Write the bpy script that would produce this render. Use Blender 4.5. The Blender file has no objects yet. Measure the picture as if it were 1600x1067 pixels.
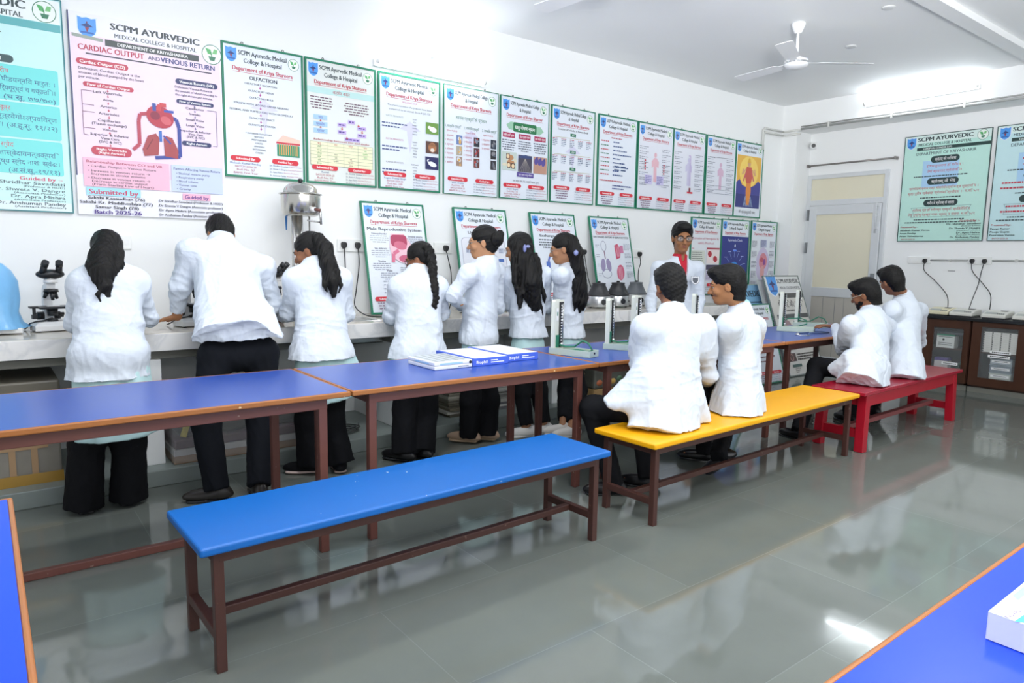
import bpy, bmesh, math, random
import numpy as np
from mathutils import Vector, Matrix
random.seed(7)
SC = bpy.context.scene
COL = SC.collection
# ---------------------------------------------------------------- camera, world, lights, exposure
CAM_H = 1.39
RW = np.array([[0.79274858, -0.0623035, 0.6063563],
               [-0.60935151, -0.10630773, 0.78574131],
               [0.01550593, -0.99237943, -0.12224003]])   # camera (x right, y down, z forward) to world
FPX = 1075.42
cam_data = bpy.data.cameras.new('camera')
cam_data.sensor_width = 36.0
cam_data.lens = FPX / 1600 * 36
cam_data.clip_start = 0.02
cam = bpy.data.objects.new('camera', cam_data)
COL.objects.link(cam)
_m = RW @ np.diag([1, -1, -1])
cam.matrix_world = Matrix(((*_m[0], 0), (*_m[1], 0), (*_m[2], CAM_H), (0, 0, 0, 1)))
SC.camera = cam

world = bpy.data.worlds.new('world')
SC.world = world
world.use_nodes = True
bg = world.node_tree.nodes['Background']
bg.inputs['Color'].default_value = (0.92, 0.96, 1.0, 1)
bg.inputs['Strength'].default_value = 0.62

def area(name, loc, rot, sx, sy, power, color=(1, 1, 1)):
    l = bpy.data.lights.new(name, 'AREA')
    l.shape = 'RECTANGLE'
    l.size, l.size_y, l.energy, l.color = sx, sy, power, color
    o = bpy.data.objects.new(name, l)
    o.location, o.rotation_euler = loc, rot
    COL.objects.link(o)
    return o
# light of the photographer's flash bounced off the ceiling behind the camera, with added fill lights from behind and overhead
fl = bpy.data.lights.new('flash_light', 'SPOT')
fl.energy, fl.spot_size, fl.spot_blend, fl.shadow_soft_size = 1200, math.radians(78), 1.0, 0.25
flo = bpy.data.objects.new('flash_light', fl)
flo.location = (0.3, -0.5, 1.75)
flo.rotation_euler = (Vector((3.6, 1.5, 4.2)) - Vector(flo.location)).to_track_quat('-Z', 'Y').to_euler()
COL.objects.link(flo)
area('ceiling_bounce_light', (0.2, -0.5, 1.9), (math.radians(160), 0, math.radians(-38)), 1.6, 1.2, 100, (1, 0.99, 0.97))
area('rear_fill_light', (2.6, -1.9, 1.75), (math.radians(90), 0, 0), 6.0, 1.5, 45, (0.97, 0.985, 1))  # added broad fill behind the camera, no actual window
for _x, _y in ((1.4, 3.3), (4.4, 1.4)):
    area('overhead_fill_light', (_x, _y, 3.37), (0, 0, 0), 1.2, 0.3, 26, (0.97, 0.985, 1))  # added overhead fill standing in for light bounced off the ceiling
VS = SC.view_settings
VS.view_transform = 'Standard'
VS.look = 'None'
VS.gamma = 1.0
VS.use_curve_mapping = False
VS.exposure = 0.47

# ---------------------------------------------------------------- helpers
def at(px, py, axis, val):
    """point on the plane (axis = val) that stands at this place of the 1600x1067 view"""
    d = RW @ np.array([(px - 800) / FPX, (py - 533.5) / FPX, 1.0])
    c = np.array([0, 0, CAM_H])
    return c + d * ((val - c[axis]) / d[axis])

def AY(px, py, y):
    return at(px, py, 1, y)

def lin(h):
    if isinstance(h, tuple):
        return h
    h = h.lstrip('#')
    r = []
    for i in (0, 2, 4):
        c = int(h[i:i + 2], 16) / 255
        r.append(c / 12.92 if c <= 0.04045 else ((c + 0.055) / 1.055) ** 2.4)
    return tuple(r)

_M = {}
def mat(hexc, rough=0.5, metal=0.0, var=0.05, scale=6.0, bump=0.0, bscale=80.0, emit=0.0, spec=0.5, stretch=None, alpha=1.0, trans=0.0):
    key = (hexc, rough, metal, var, scale, bump, bscale, emit, spec, stretch, alpha, trans)
    if key in _M:
        return _M[key]
    m = bpy.data.materials.new('paint_' + str(len(_M)))
    m.use_nodes = True
    nt = m.node_tree
    b = nt.nodes['Principled BSDF']
    c = lin(hexc)
    tc = nt.nodes.new('ShaderNodeTexCoord')
    src = tc.outputs['Object']
    if stretch:
        mp = nt.nodes.new('ShaderNodeMapping')
        mp.inputs['Scale'].default_value = stretch
        nt.links.new(src, mp.inputs['Vector'])
        src = mp.outputs['Vector']
    n = nt.nodes.new('ShaderNodeTexNoise')
    n.inputs['Scale'].default_value = scale
    n.inputs['Detail'].default_value = 4
    nt.links.new(src, n.inputs['Vector'])
    mx = nt.nodes.new('ShaderNodeMix')
    mx.data_type = 'RGBA'
    mx.inputs[6].default_value = (*[max(0, x * (1 - var * 1.6)) for x in c], 1)
    mx.inputs[7].default_value = (*[min(1, x * (1 + var)) for x in c], 1)
    nt.links.new(n.outputs['Fac'], mx.inputs[0])
    nt.links.new(mx.outputs[2], b.inputs['Base Color'])
    b.inputs['Roughness'].default_value = rough
    b.inputs['Metallic'].default_value = metal
    b.inputs['Specular IOR Level'].default_value = spec
    if emit:
        b.inputs['Emission Color'].default_value = (*c, 1)
        b.inputs['Emission Strength'].default_value = emit
    if alpha < 1:
        b.inputs['Alpha'].default_value = alpha
    if trans:
        b.inputs['Transmission Weight'].default_value = trans
    if bump:
        n2 = nt.nodes.new('ShaderNodeTexNoise')
        n2.inputs['Scale'].default_value = bscale
        n2.inputs['Detail'].default_value = 3
        nt.links.new(src, n2.inputs['Vector'])
        bp = nt.nodes.new('ShaderNodeBump')
        bp.inputs['Strength'].default_value = bump
        bp.inputs['Distance'].default_value = 0.01
        nt.links.new(n2.outputs['Fac'], bp.inputs['Height'])
        nt.links.new(bp.outputs['Normal'], b.inputs['Normal'])
    _M[key] = m
    return m

class MB:
    """collects shapes and builds them as ONE mesh object"""
    def __init__(s):
        s.v, s.f, s.mi, s.sm, s.mats, s.n = [], [], [], [], [], 0

    def slot(s, m):
        if m not in s.mats:
            s.mats.append(m)
        return s.mats.index(m)

    def add(s, vs, fs, m, smooth=False):
        k = s.slot(m)
        s.v.extend([tuple(map(float, p)) for p in vs])
        for f in fs:
            s.f.append(tuple(i + s.n for i in f))
            s.mi.append(k)
            s.sm.append(smooth)
        s.n += len(vs)
        return s

    def box(s, a, b, m, M=None):
        x0, y0, z0 = a
        x1, y1, z1 = b
        vs = [Vector(p) for p in ((x0, y0, z0), (x1, y0, z0), (x1, y1, z0), (x0, y1, z0), (x0, y0, z1), (x1, y0, z1), (x1, y1, z1), (x0, y1, z1))]
        if M:
            vs = [M @ p for p in vs]
        return s.add(vs, [(0, 3, 2, 1), (4, 5, 6, 7), (0, 1, 5, 4), (1, 2, 6, 5), (2, 3, 7, 6), (3, 0, 4, 7)], m)

    def bar(s, a, b, w, h, m, up=(0, 0, 1)):
        a, b = Vector(a), Vector(b)
        d = (b - a).normalized()
        u = d.cross(Vector(up))
        if u.length < 1e-4:
            u = Vector((1, 0, 0))
        u.normalize()
        v = u.cross(d)
        vs = []
        for p in (a, b):
            for sx, sy in ((-1, -1), (1, -1), (1, 1), (-1, 1)):
                vs.append(p + u * (sx * w / 2) + v * (sy * h / 2))
        return s.add(vs, [(0, 1, 2, 3), (7, 6, 5, 4), (0, 4, 5, 1), (1, 5, 6, 2), (2, 6, 7, 3), (3, 7, 4, 0)], m)

    def cyl(s, a, b, r1, r2, m, n=20, smooth=True):
        a, b = Vector(a), Vector(b)
        d = (b - a).normalized()
        u = d.orthogonal().normalized()
        v = d.cross(u)
        vs = []
        for p, r in ((a, r1), (b, r2)):
            for i in range(n):
                t = 2 * math.pi * i / n
                vs.append(p + u * (r * math.cos(t)) + v * (r * math.sin(t)))
        s.add(vs, [(i, (i + 1) % n, n + (i + 1) % n, n + i) for i in range(n)], m, smooth)
        k = s.slot(m)
        s.f += [tuple(range(s.n - 2 * n, s.n - n))[::-1], tuple(range(s.n - n, s.n))]
        s.mi += [k, k]
        s.sm += [False, False]
        return s

    def lathe(s, prof, o, m, n=28, M=None, smooth=True):
        vs, fs = [], []
        for r, z in prof:
            for i in range(n):
                t = 2 * math.pi * i / n
                p = Vector((r * math.cos(t), r * math.sin(t), z))
                if M:
                    p = M @ p
                vs.append(p + Vector(o))
        for j in range(len(prof) - 1):
            for i in range(n):
                a, b = j * n + i, j * n + (i + 1) % n
                fs.append((a, b, b + n, a + n))
        fs.append(tuple(range(n))[::-1])
        fs.append(tuple(range((len(prof) - 1) * n, len(prof) * n)))
        return s.add(vs, fs, m, smooth)

    def tube(s, pts, r, m, n=8):
        pts = [Vector(p) for p in pts]
        u = None
        rings = []
        for i, p in enumerate(pts):
            d = (pts[min(i + 1, len(pts) - 1)] - pts[max(i - 1, 0)]).normalized()
            if u is None:
                u = d.orthogonal().normalized()
            u = (u - d * u.dot(d)).normalized()
            v = d.cross(u)
            rr = r[i] if isinstance(r, (list, tuple)) else r
            rings.append([p + u * (rr * math.cos(2 * math.pi * k / n)) + v * (rr * math.sin(2 * math.pi * k / n)) for k in range(n)])
        vs = [q for g in rings for q in g]
        fs = []
        for j in range(len(rings) - 1):
            for k in range(n):
                a, b = j * n + k, j * n + (k + 1) % n
                fs.append((a, b, b + n, a + n))
        fs.append(tuple(range(n))[::-1])
        fs.append(tuple(range((len(rings) - 1) * n, len(rings) * n)))
        return s.add(vs, fs, m, True)

    def ell(s, c, r, m, n=16, k=10, M=None):
        vs, fs = [], []
        c = Vector(c)
        for j in range(k + 1):
            ph = math.pi * j / k - math.pi / 2
            for i in range(n):
                t = 2 * math.pi * i / n
                p = Vector((r[0] * math.cos(ph) * math.cos(t), r[1] * math.cos(ph) * math.sin(t), r[2] * math.sin(ph)))
                if M:
                    p = M @ p
                vs.append(c + p)
        for j in range(k):
            for i in range(n):
                a, b = j * n + i, j * n + (i + 1) % n
                fs.append((a, b, b + n, a + n))
        return s.add(vs, fs, m, True)

    def build(s, name, parent=None, bevel=0.0, seg=2, loc=None):
        me = bpy.data.meshes.new(name)
        me.from_pydata(s.v, [], s.f)
        for m in s.mats:
            me.materials.append(m)
        me.polygons.foreach_set('material_index', s.mi)
        me.polygons.foreach_set('use_smooth', s.sm)
        me.validate()
        o = bpy.data.objects.new(name, me)
        COL.objects.link(o)
        if parent:
            o.parent = parent
        if loc is not None:
            o.location = loc
        if bevel:
            b = o.modifiers.new('bevel', 'BEVEL')
            b.width, b.segments, b.limit_method, b.angle_limit = bevel, seg, 'ANGLE', math.radians(50)
        return o

def tag(o, label, cat, group=None):
    o['label'], o['category'] = label, cat
    if group:
        o['group'] = group
    return o

def thing(name, label, cat, loc=(0, 0, 0), rotz=0.0, group=None):
    o = bpy.data.objects.new(name, None)
    o.empty_display_size = 0.1
    o.location = tuple(map(float, loc))
    o.rotation_euler = (0, 0, rotz)
    COL.objects.link(o)
    return tag(o, label, cat, group)

def struct(o):
    o['kind'] = 'structure'
    return o

def dup(root, label, loc=None, rotz=None, group=None):
    def cp(o, par):
        c = o.copy()
        COL.objects.link(c)
        if par:
            c.parent = par
        for ch in list(o.children):
            cp(ch, c)
        return c
    r = cp(root, None)
    r['label'] = label
    if loc is not None:
        r.location = tuple(map(float, loc))
    if rotz is not None:
        r.rotation_euler = (0, 0, rotz)
    if group:
        r['group'] = group
    return r

# ---------------------------------------------------------------- the setting
YW, XB, XW, ZC = 5.25, 8.5, 8.85, 3.4      # long wall, beam face, back wall, ceiling
M_WALL = mat('#f3f5f5', 0.6, var=0.012, scale=1.2, bump=0.05, bscale=14)
M_CEIL = mat('#f3f5f6', 0.7, var=0.015, scale=0.7)
M_STONE = mat('#8f9995', 0.45, var=0.10, scale=4, bump=0.1, bscale=30)

def floor_material():
    m = bpy.data.materials.new('polished_stone')
    m.use_nodes = True
    nt = m.node_tree
    N, L = nt.nodes.new, nt.links.new
    b = nt.nodes['Principled BSDF']
    tc = N('ShaderNodeTexCoord')
    br = N('ShaderNodeTexBrick')
    br.offset = 0.5
    br.inputs['Scale'].default_value = 1.0
    br.inputs['Mortar Size'].default_value = 0.0022
    br.inputs['Mortar Smooth'].default_value = 0.3
    br.inputs['Brick Width'].default_value = 1.16
    br.inputs['Row Height'].default_value = 0.58
    br.inputs['Color1'].default_value = (*lin('#737973'), 1)
    br.inputs['Color2'].default_value = (*lin('#6b716c'), 1)
    br.inputs['Mortar'].default_value = (*lin('#7b827e'), 1)
    L(tc.outputs['Object'], br.inputs['Vector'])
    n = N('ShaderNodeTexNoise')
    n.inputs['Scale'].default_value = 2.2
    n.inputs['Detail'].default_value = 6
    L(tc.outputs['Object'], n.inputs['Vector'])
    hs = N('ShaderNodeHueSaturation')
    mr = N('ShaderNodeMapRange')
    mr.inputs['To Min'].default_value = 0.82
    mr.inputs['To Max'].default_value = 1.18
    L(n.outputs['Fac'], mr.inputs['Value'])
    L(mr.outputs['Result'], hs.inputs['Value'])
    L(br.outputs['Color'], hs.inputs['Color'])
    L(hs.outputs['Color'], b.inputs['Base Color'])
    mr2 = N('ShaderNodeMapRange')
    mr2.inputs['To Min'].default_value = 0.035
    mr2.inputs['To Max'].default_value = 0.10
    L(n.outputs['Fac'], mr2.inputs['Value'])
    L(mr2.outputs['Result'], b.inputs['Roughness'])
    b.inputs['Specular IOR Level'].default_value = 0.6
    n2 = N('ShaderNodeTexNoise')
    n2.inputs['Scale'].default_value = 5
    L(tc.outputs['Object'], n2.inputs['Vector'])
    bp = N('ShaderNodeBump')
    bp.inputs['Strength'].default_value = 0.06
    bp.inputs['Distance'].default_value = 0.01
    L(n2.outputs['Fac'], bp.inputs['Height'])
    L(bp.outputs['Normal'], b.inputs['Normal'])
    return m

struct(MB().box((-3.2, -2.0, -0.1), (9.1, 5.5, 0), floor_material()).build('floor'))
struct(MB().box((-3.2, -2.0, ZC), (9.1, 5.5, ZC + 0.1), M_CEIL).build('ceiling'))
struct(MB().box((-3.2, YW, 0), (9.1, YW + 0.15, ZC), M_WALL).build('wall_left'))
# back wall with the door opening
DY0, DY1 = 3.99, 5.04                        # door opening along y
b = MB()
b.box((XW, -2, 0), (XW + 0.15, DY0, ZC), M_WALL)
b.box((XW, DY0, 2.52), (XW + 0.15, DY1, ZC), M_WALL)
b.box((XW, DY1, 0), (XW + 0.15, YW, ZC), M_WALL)
struct(b.build('wall_back'))
struct(MB().box((XB, DY1, 0), (XW, YW, 3.06), M_WALL).build('trim_1'))             # corner pilaster
struct(MB().box((XB, -2, 3.06), (XW, YW, ZC), M_WALL).build('trim_2'))             # beam over the back wall
struct(MB().box((-3.2, 2.37, 3.345), (XB, 2.50, ZC), M_CEIL).build('trim_3'))        # ceiling beam
struct(MB().box((-3.2, 4.40, 0), (6.6, YW, 0.10), M_STONE).build('trim_4', bevel=0.006))  # stone plinth under the counter

# aluminium door with frosted panes
M_ALU = mat('#d8dcdf', 0.35, 0.15, var=0.03)
M_ALUD = mat('#84888c', 0.4, 0.3)
M_FROST = mat('#e4dfc8', 0.22, var=0.05, scale=1.5, spec=0.5)
M_SHEET = mat('#bdb9b0', 0.55, var=0.05, scale=3)
door = struct(bpy.data.objects.new('door_1', None))
COL.objects.link(door)
xd = XW - 0.02
def fr(y0, y1, z0, z1, d=0.06, m=M_ALU, x=xd):
    return ((x, y0, z0), (x + d, y1, z1))
f = MB()
for a in (fr(DY0, DY0 + 0.055, 0, 2.52), fr(DY1 - 0.055, DY1, 0, 2.52), fr(DY0 + 0.0551, DY1 - 0.0551, 2.465, 2.519, 0.058), fr(DY0 + 0.0551, DY1 - 0.0551, 2.12, 2.19, 0.058)):
    f.box(a[0], a[1], M_ALU)
f.build('door_frame', door, bevel=0.004)
f = MB()
x2 = xd - 0.012
yl, yr = DY1 - 0.06, DY0 + 0.06
for a in (fr(yr, yr + 0.1, 0.02, 2.115, 0.05, x=x2), fr(yl - 0.1, yl, 0.02, 2.115, 0.05, x=x2), fr(yr + .1001, yl - .1001, 2.0, 2.114, 0.05, x=x2), fr(yr + .1001, yl - .1001, 0.93, 1.05, 0.05, x=x2), fr(yr + .1001, yl - .1001, 0.021, 0.14, 0.05, x=x2)):
    f.box(a[0], a[1], M_ALU)
f.build('door_leaf', door, bevel=0.004)
MB().box((x2 + 0.018, yr + 0.1, 1.05), (x2 + 0.03, yl - 0.1, 2.0), M_FROST).build('lower_pane', door)
MB().box((xd + 0.02, DY0 + 0.055, 2.19), (xd + 0.034, DY1 - 0.055, 2.465), M_FROST).build('transom_pane', door)
f = MB()
for z in (1.93, 1.5):
    f.box((x2 - 0.012, yl + 0.005, z), (x2 + 0.01, yl + 0.03, z + 0.14), M_ALUD)
f.build('hinge', door)
f = MB()
f.cyl((x2 - 0.015, yr + 0.05, 1.75), (x2 - 0.015, yr + 0.05, 2.12), 0.008, 0.008, M_ALU)
for z in (1.8, 1.95, 2.08):
    f.box((x2 - 0.022, yr + 0.03, z), (x2, yr + 0.07, z + 0.03), M_ALU)
f.build('tower_bolt', door)
f = MB()
f.box((x2 - 0.008, yr + 0.02, 0.95), (x2, yr + 0.07, 1.25), M_ALUD)
f.cyl((x2 - 0.03, yr + 0.045, 1.02), (x2 - 0.03, yr + 0.045, 1.2), 0.008, 0.008, M_ALU)
f.build('door_handle', door)
f = MB()
f.box((x2 + 0.01, yr + 0.1, 0.14), (x2 + 0.03, yl - 0.1, 0.93), M_SHEET)
for y in (yr + 0.38, yr + 0.5, yr + 0.66):
    f.box((x2 + 0.008, y, 0.14), (x2 + 0.012, y + 0.004, 0.93), M_ALUD)
f.build('kick_panel', door)
DOOR = door
# no light stands behind the frosted panes; their lit look is only pale colour
# marble-clad counter along the long wall
def marble():
    m = mat('#e6e4df', 0.18, var=0.0, scale=3)
    nt = m.node_tree
    b = nt.nodes['Principled BSDF']
    tc = nt.nodes.new('ShaderNodeTexCoord')
    n = nt.nodes.new('ShaderNodeTexNoise')
    n.inputs['Scale'].default_value = 3.5
    n.inputs['Detail'].default_value = 8
    n.inputs['Distortion'].default_value = 1.6
    nt.links.new(tc.outputs['Object'], n.inputs['Vector'])
    r = nt.nodes.new('ShaderNodeValToRGB')
    e = r.color_ramp.elements
    e[0].position, e[0].color = 0.40, (*lin('#e9e8e6'), 1)
    e[1].position, e[1].color = 0.56, (*lin('#eeedeb'), 1)
    k = e.new(0.49)
    k.color = (*lin('#dcdcdc'), 1)
    nt.links.new(n.outputs['Fac'], r.inputs['Fac'])
    nt.links.new(r.outputs['Color'], b.inputs['Base Color'])
    return m
M_MARBLE = marble()
M_KOTA = mat('#77776f', 0.5, var=0.08)
CT = 0.905
CX1 = 6.55
ctr = thing('counter', 'long white marble counter built along the left wall', 'counter', (1.7, 4.9, 0.10))
def lc(p):
    return (p[0] - 1.7, p[1] - 4.9, p[2] - 0.10)
M_TOPST = mat('#cfc8bb', 0.12, var=0.05, scale=5)
MB().box(lc((-3.2, 4.5, 0.875)), lc((1.92, YW - 0.002, CT)), M_TOPST).box(lc((2.38, 4.5, 0.875)), lc((CX1, YW - 0.002, CT)), M_TOPST).box(lc((1.92, 4.5, 0.875)), lc((2.38, 4.65, CT)), M_TOPST).box(lc((1.92, 5.06, 0.875)), lc((2.38, YW - 0.002, CT)), M_TOPST).build('worktop', ctr, bevel=0.004)
f = MB()
x = -3.2
while x < CX1 - 0.01:
    x1 = min(x + 0.62, CX1)
    f.box(lc((x, 4.485, 0.80)), lc((x1 - 0.003, 4.505, 0.902)), M_MARBLE)
    x = x1
f.build('apron', ctr, bevel=0.002)
MB().box(lc((-3.2, 4.56, 0.745)), lc((1.92, YW - 0.002, 0.80)), M_KOTA).box(lc((2.38, 4.56, 0.745)), lc((CX1, YW - 0.002, 0.80)), M_KOTA).build('under_slab', ctr)
f = []
for px, w in ((-0.9, 0.12), (0.72, 0.11), (2.40, 0.11), (3.95, 0.12), (CX1 - 0.12, 0.12)):
    MB().box(lc((px, 4.53, 0.10)), lc((px + w, YW - 0.002, 0.745)), M_WALL).build('support_wall', ctr, bevel=0.004)
M_STEEL = mat('#c8c8c6', 0.22, 0.9, var=0.04)
f = MB()
f.box((-0.23, -0.205, -0.02), (0.23, 0.205, -0.005), M_STEEL)
f.box((-0.22, -0.195, -0.17), (0.22, 0.195, -0.155), M_STEEL)
for a, c in (((-0.22, -0.195, -0.17), (-0.21, 0.195, 0.002)), ((0.21, -0.195, -0.17), (0.22, 0.195, 0.002)), ((-0.22, -0.195, -0.17), (0.22, -0.185, 0.002)), ((-0.22, 0.185, -0.17), (0.22, 0.195, 0.002))):
    f.box(a, c, M_STEEL)
f.v = [p for p in f.v]
sk = f.build('sink', None, bevel=0.006)
sk.location = (2.15, 4.855, CT)
tag(sk, 'stainless steel sink basin let into the counter right of the steel urn', 'sink')
# ---------------------------------------------------------------- tables and benches
def scuffed(hexc, chip, rough=0.3, amt=0.62):
    """painted wood with small chips showing the undercoat"""
    m = mat(hexc, rough, var=0.045, scale=3.0, bump=0.0)
    m = m.copy()
    nt = m.node_tree
    b = nt.nodes['Principled BSDF']
    tc = nt.nodes.new('ShaderNodeTexCoord')
    n = nt.nodes.new('ShaderNodeTexNoise')
    n.inputs['Scale'].default_value = 26
    n.inputs['Detail'].default_value = 5
    nt.links.new(tc.outputs['Object'], n.inputs['Vector'])
    r = nt.nodes.new('ShaderNodeValToRGB')
    r.color_ramp.elements[0].position = amt
    r.color_ramp.elements[1].position = amt + 0.02
    nt.links.new(n.outputs['Fac'], r.inputs['Fac'])
    mx = nt.nodes.new('ShaderNodeMix')
    mx.data_type = 'RGBA'
    mx.inputs[7].default_value = (*lin(chip), 1)
    old = b.inputs['Base Color'].links[0].from_socket
    nt.links.new(old, mx.inputs[6])
    nt.links.new(r.outputs['Color'], mx.inputs[0])
    nt.links.new(mx.outputs[2], b.inputs['Base Color'])
    return m

M_LAM = mat('#2b4ea6', 0.28, var=0.03, scale=2.0, spec=0.38)
M_LAMF = mat('#2048dc', 0.30, var=0.02, scale=2.0, spec=0.25)
M_EDGE = scuffed('#a96a36', '#e8cf9f', 0.35, 0.70)
M_IRON = scuffed('#6b4038', '#8d7468', 0.45, 0.68)
M_IROND = scuffed('#4a2c26', '#6d554b', 0.45, 0.70)

def work_table(x0, x1, y0, y1, label, iron=None, lam=None, legs=(1, 1, 1, 1), inset=0.1, edges='fblr'):
    iron = iron or M_IRON
    lam = lam or M_LAM
    cx, cy = (x0 + x1) / 2, (y0 + y1) / 2
    hx, hy = (x1 - x0) / 2, (y1 - y0) / 2
    r = thing('work_table', label, 'table', (cx, cy, 0), 0, 'blue topped work tables')
    MB().box((-hx + 0.012, -hy + 0.012, 0.737), (hx - 0.012, hy - 0.012, 0.76), lam).build('tabletop', r)
    e = MB()
    rr = 0.018
    for a, c in (((-hx, -hy), (hx, -hy)), ((-hx, hy), (hx, hy)), ((-hx, -hy), (-hx, hy)), ((hx, -hy), (hx, hy))):
        ax0, ax1 = min(a[0], c[0]), max(a[0], c[0])
        ay0, ay1 = min(a[1], c[1]), max(a[1], c[1])
        t = 0.013
        sx = t if ax0 == ax1 else 0
        sy = t if ay0 == ay1 else 0
        inx = t if ax0 < 0 else -t
        iny = t if ay0 < 0 else -t
        if sx:
            e.box((min(ax0, ax0 + inx), ay0 + t + 0.0002, 0.735), (max(ax0, ax0 + inx), ay1 - t - 0.0002, 0.7606), M_EDGE)
        else:
            e.box((ax0, min(ay0, ay0 + iny), 0.735), (ax1, max(ay0, ay0 + iny), 0.7606), M_EDGE)
    e.build('wooden_edging', r, bevel=0.006, seg=3)
    a = MB()
    ax, ay = hx - inset, hy - 0.035
    a.box((-ax, -ay, 0.684), (ax, -ay + 0.035, 0.7345), iron)
    a.box((-ax, ay - 0.035, 0.684), (ax, ay, 0.7345), iron)
    for xx in (-ax, ax - 0.035):
        a.box((xx, -ay + 0.0355, 0.6843), (xx + 0.035, ay - 0.0355, 0.7342), iron)
    a.build('apron_frame', r, bevel=0.003)
    k = 0
    for sx in (-1, 1):
        for sy in (-1, 1):
            lx, ly = sx * (ax - 0.0205), sy * (ay - 0.0205)
            MB().box((lx - 0.020, ly - 0.020, 0), (lx + 0.020, ly + 0.020, 0.734), iron).build('leg', r, bevel=0.004)
            k += 1
    return r

TY0, TY1 = 2.93, 3.70
work_table(-0.55, 1.325, TY0, TY1, 'blue topped work table at the left, nothing on it, behind the blue bench')
work_table(1.333, 2.93, TY0, TY1, 'blue topped work table carrying the white and blue flat boxes')
work_table(2.938, 4.97, TY0, TY1, 'blue topped work table in front of the person in the red shirt')
work_table(4.978, 6.88, TY0, TY1, 'blue topped work table with stethoscope, in front of the red bench', iron=M_IROND)
work_table(-0.85, 0.03, 0.0, 2.12, 'blue table cut off by the lower left corner of the photo', lam=M_LAMF)
work_table(0.35, 2.65, -0.35, 0.477, 'blue table across the lower right corner with a white carton on it', lam=M_LAMF)

def bench(loc, L, W, rotz, label, seat_m, iron, name='bench'):
    r = thing('bench', label, 'bench', (loc[0], loc[1], 0), rotz, 'benches')
    s = MB()
    hx, hy = L / 2, W / 2
    s.box((-hx, -hy, 0.425), (hx, hy, 0.456), seat_m)
    s.build('seat', r, bevel=0.009, seg=3)
    lx, ly = hx - 0.065, hy - 0.05
    a = MB()
    for sy in (-1, 1):
        a.box((-lx, sy * ly - 0.018, 0.385), (lx, sy * ly + 0.018, 0.4245), iron)
    for sx in (-1, 1):
        a.box((sx * lx - 0.018, -ly + 0.0185, 0.3853), (sx * lx + 0.018, ly - 0.0185, 0.4242), iron)
    a.build('seat_frame', r, bevel=0.003)
    for sx in (-1, 1):
        for sy in (-1, 1):
            MB().box((sx * lx - 0.017, sy * ly - 0.017, 0), (sx * lx + 0.017, sy * ly + 0.017, 0.424), iron).build('leg', r, bevel=0.003)
        MB().box((sx * lx - 0.016, -ly, 0.11), (sx * lx + 0.016, ly, 0.145), iron).build('end_stretcher', r, bevel=0.003)
    MB().box((-lx + 0.016, -0.016, 0.112), (lx - 0.016, 0.016, 0.143), iron).build('long_stretcher', r, bevel=0.003)
    return r

M_BLUE = scuffed('#0d66ba', '#e8dfd0', 0.38, 0.735)
M_YELLOW = scuffed('#f5b000', '#c98e10', 0.42, 0.74)
M_RED = scuffed('#a51630', '#d08a80', 0.25, 0.72)
M_REDL = mat('#ae1228', 0.35, var=0.06)
bench((1.437, 2.478), 1.90, 0.43, 0.030, 'bright blue topped bench standing empty in the foreground', M_BLUE, M_IROND)
bench((3.79, 2.49), 2.28, 0.43, 0.030, 'yellow topped bench with two people sitting on it', M_YELLOW, M_IROND)

r = thing('bench', 'red painted wooden bench with two people sitting near its left end', 'bench', (5.93, 2.52, 0), 0.022, 'benches')
MB().box((-0.95, -0.2, 0.43), (0.95, 0.2, 0.456), M_RED).build('seat', r, bevel=0.004)
a = MB()
for sy in (-1, 1):
    a.box((-0.86, sy * 0.165 - 0.015, 0.34), (0.86, sy * 0.165 + 0.015, 0.4295), M_REDL)
for sx in (-1, 1):
    a.box((sx * 0.84 - 0.015, -0.1495, 0.3403), (sx * 0.84 + 0.015, 0.1495, 0.4292), M_REDL)
a.build('seat_frame', r, bevel=0.003)
for sx in (-1, 1):
    for sy in (-1, 1):
        MB().bar((sx * 0.865, sy * 0.158, 0), (sx * 0.84, sy * 0.15, 0.429), 0.07, 0.065, M_REDL, up=(0, 1, 0)).build('leg', r, bevel=0.004)
    MB().box((sx * 0.855 - 0.02, -0.15, 0.10), (sx * 0.855 + 0.02, 0.15, 0.165), M_REDL).build('end_stretcher', r, bevel=0.003)
MB().box((-0.84, -0.025, 0.13), (0.84, 0.025, 0.165), mat('#8a4a4a', 0.6, var=0.2)).build('long_stretcher', r, bevel=0.003)

a = AY(35, 898, 3.25)
p0, p1 = at(20, 906, 2, 0.018), at(283, 853, 2, 0.018)
tag(MB().bar((p0[0] - 0.5, p0[1], 0.0185), (p1[0] + 0.06, p0[1], 0.0185), 0.035, 0.035, M_IRON).build('iron_bar', bevel=0.003), 'brown iron bar lying on the floor beside the left end of the blue bench', 'bar')

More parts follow.
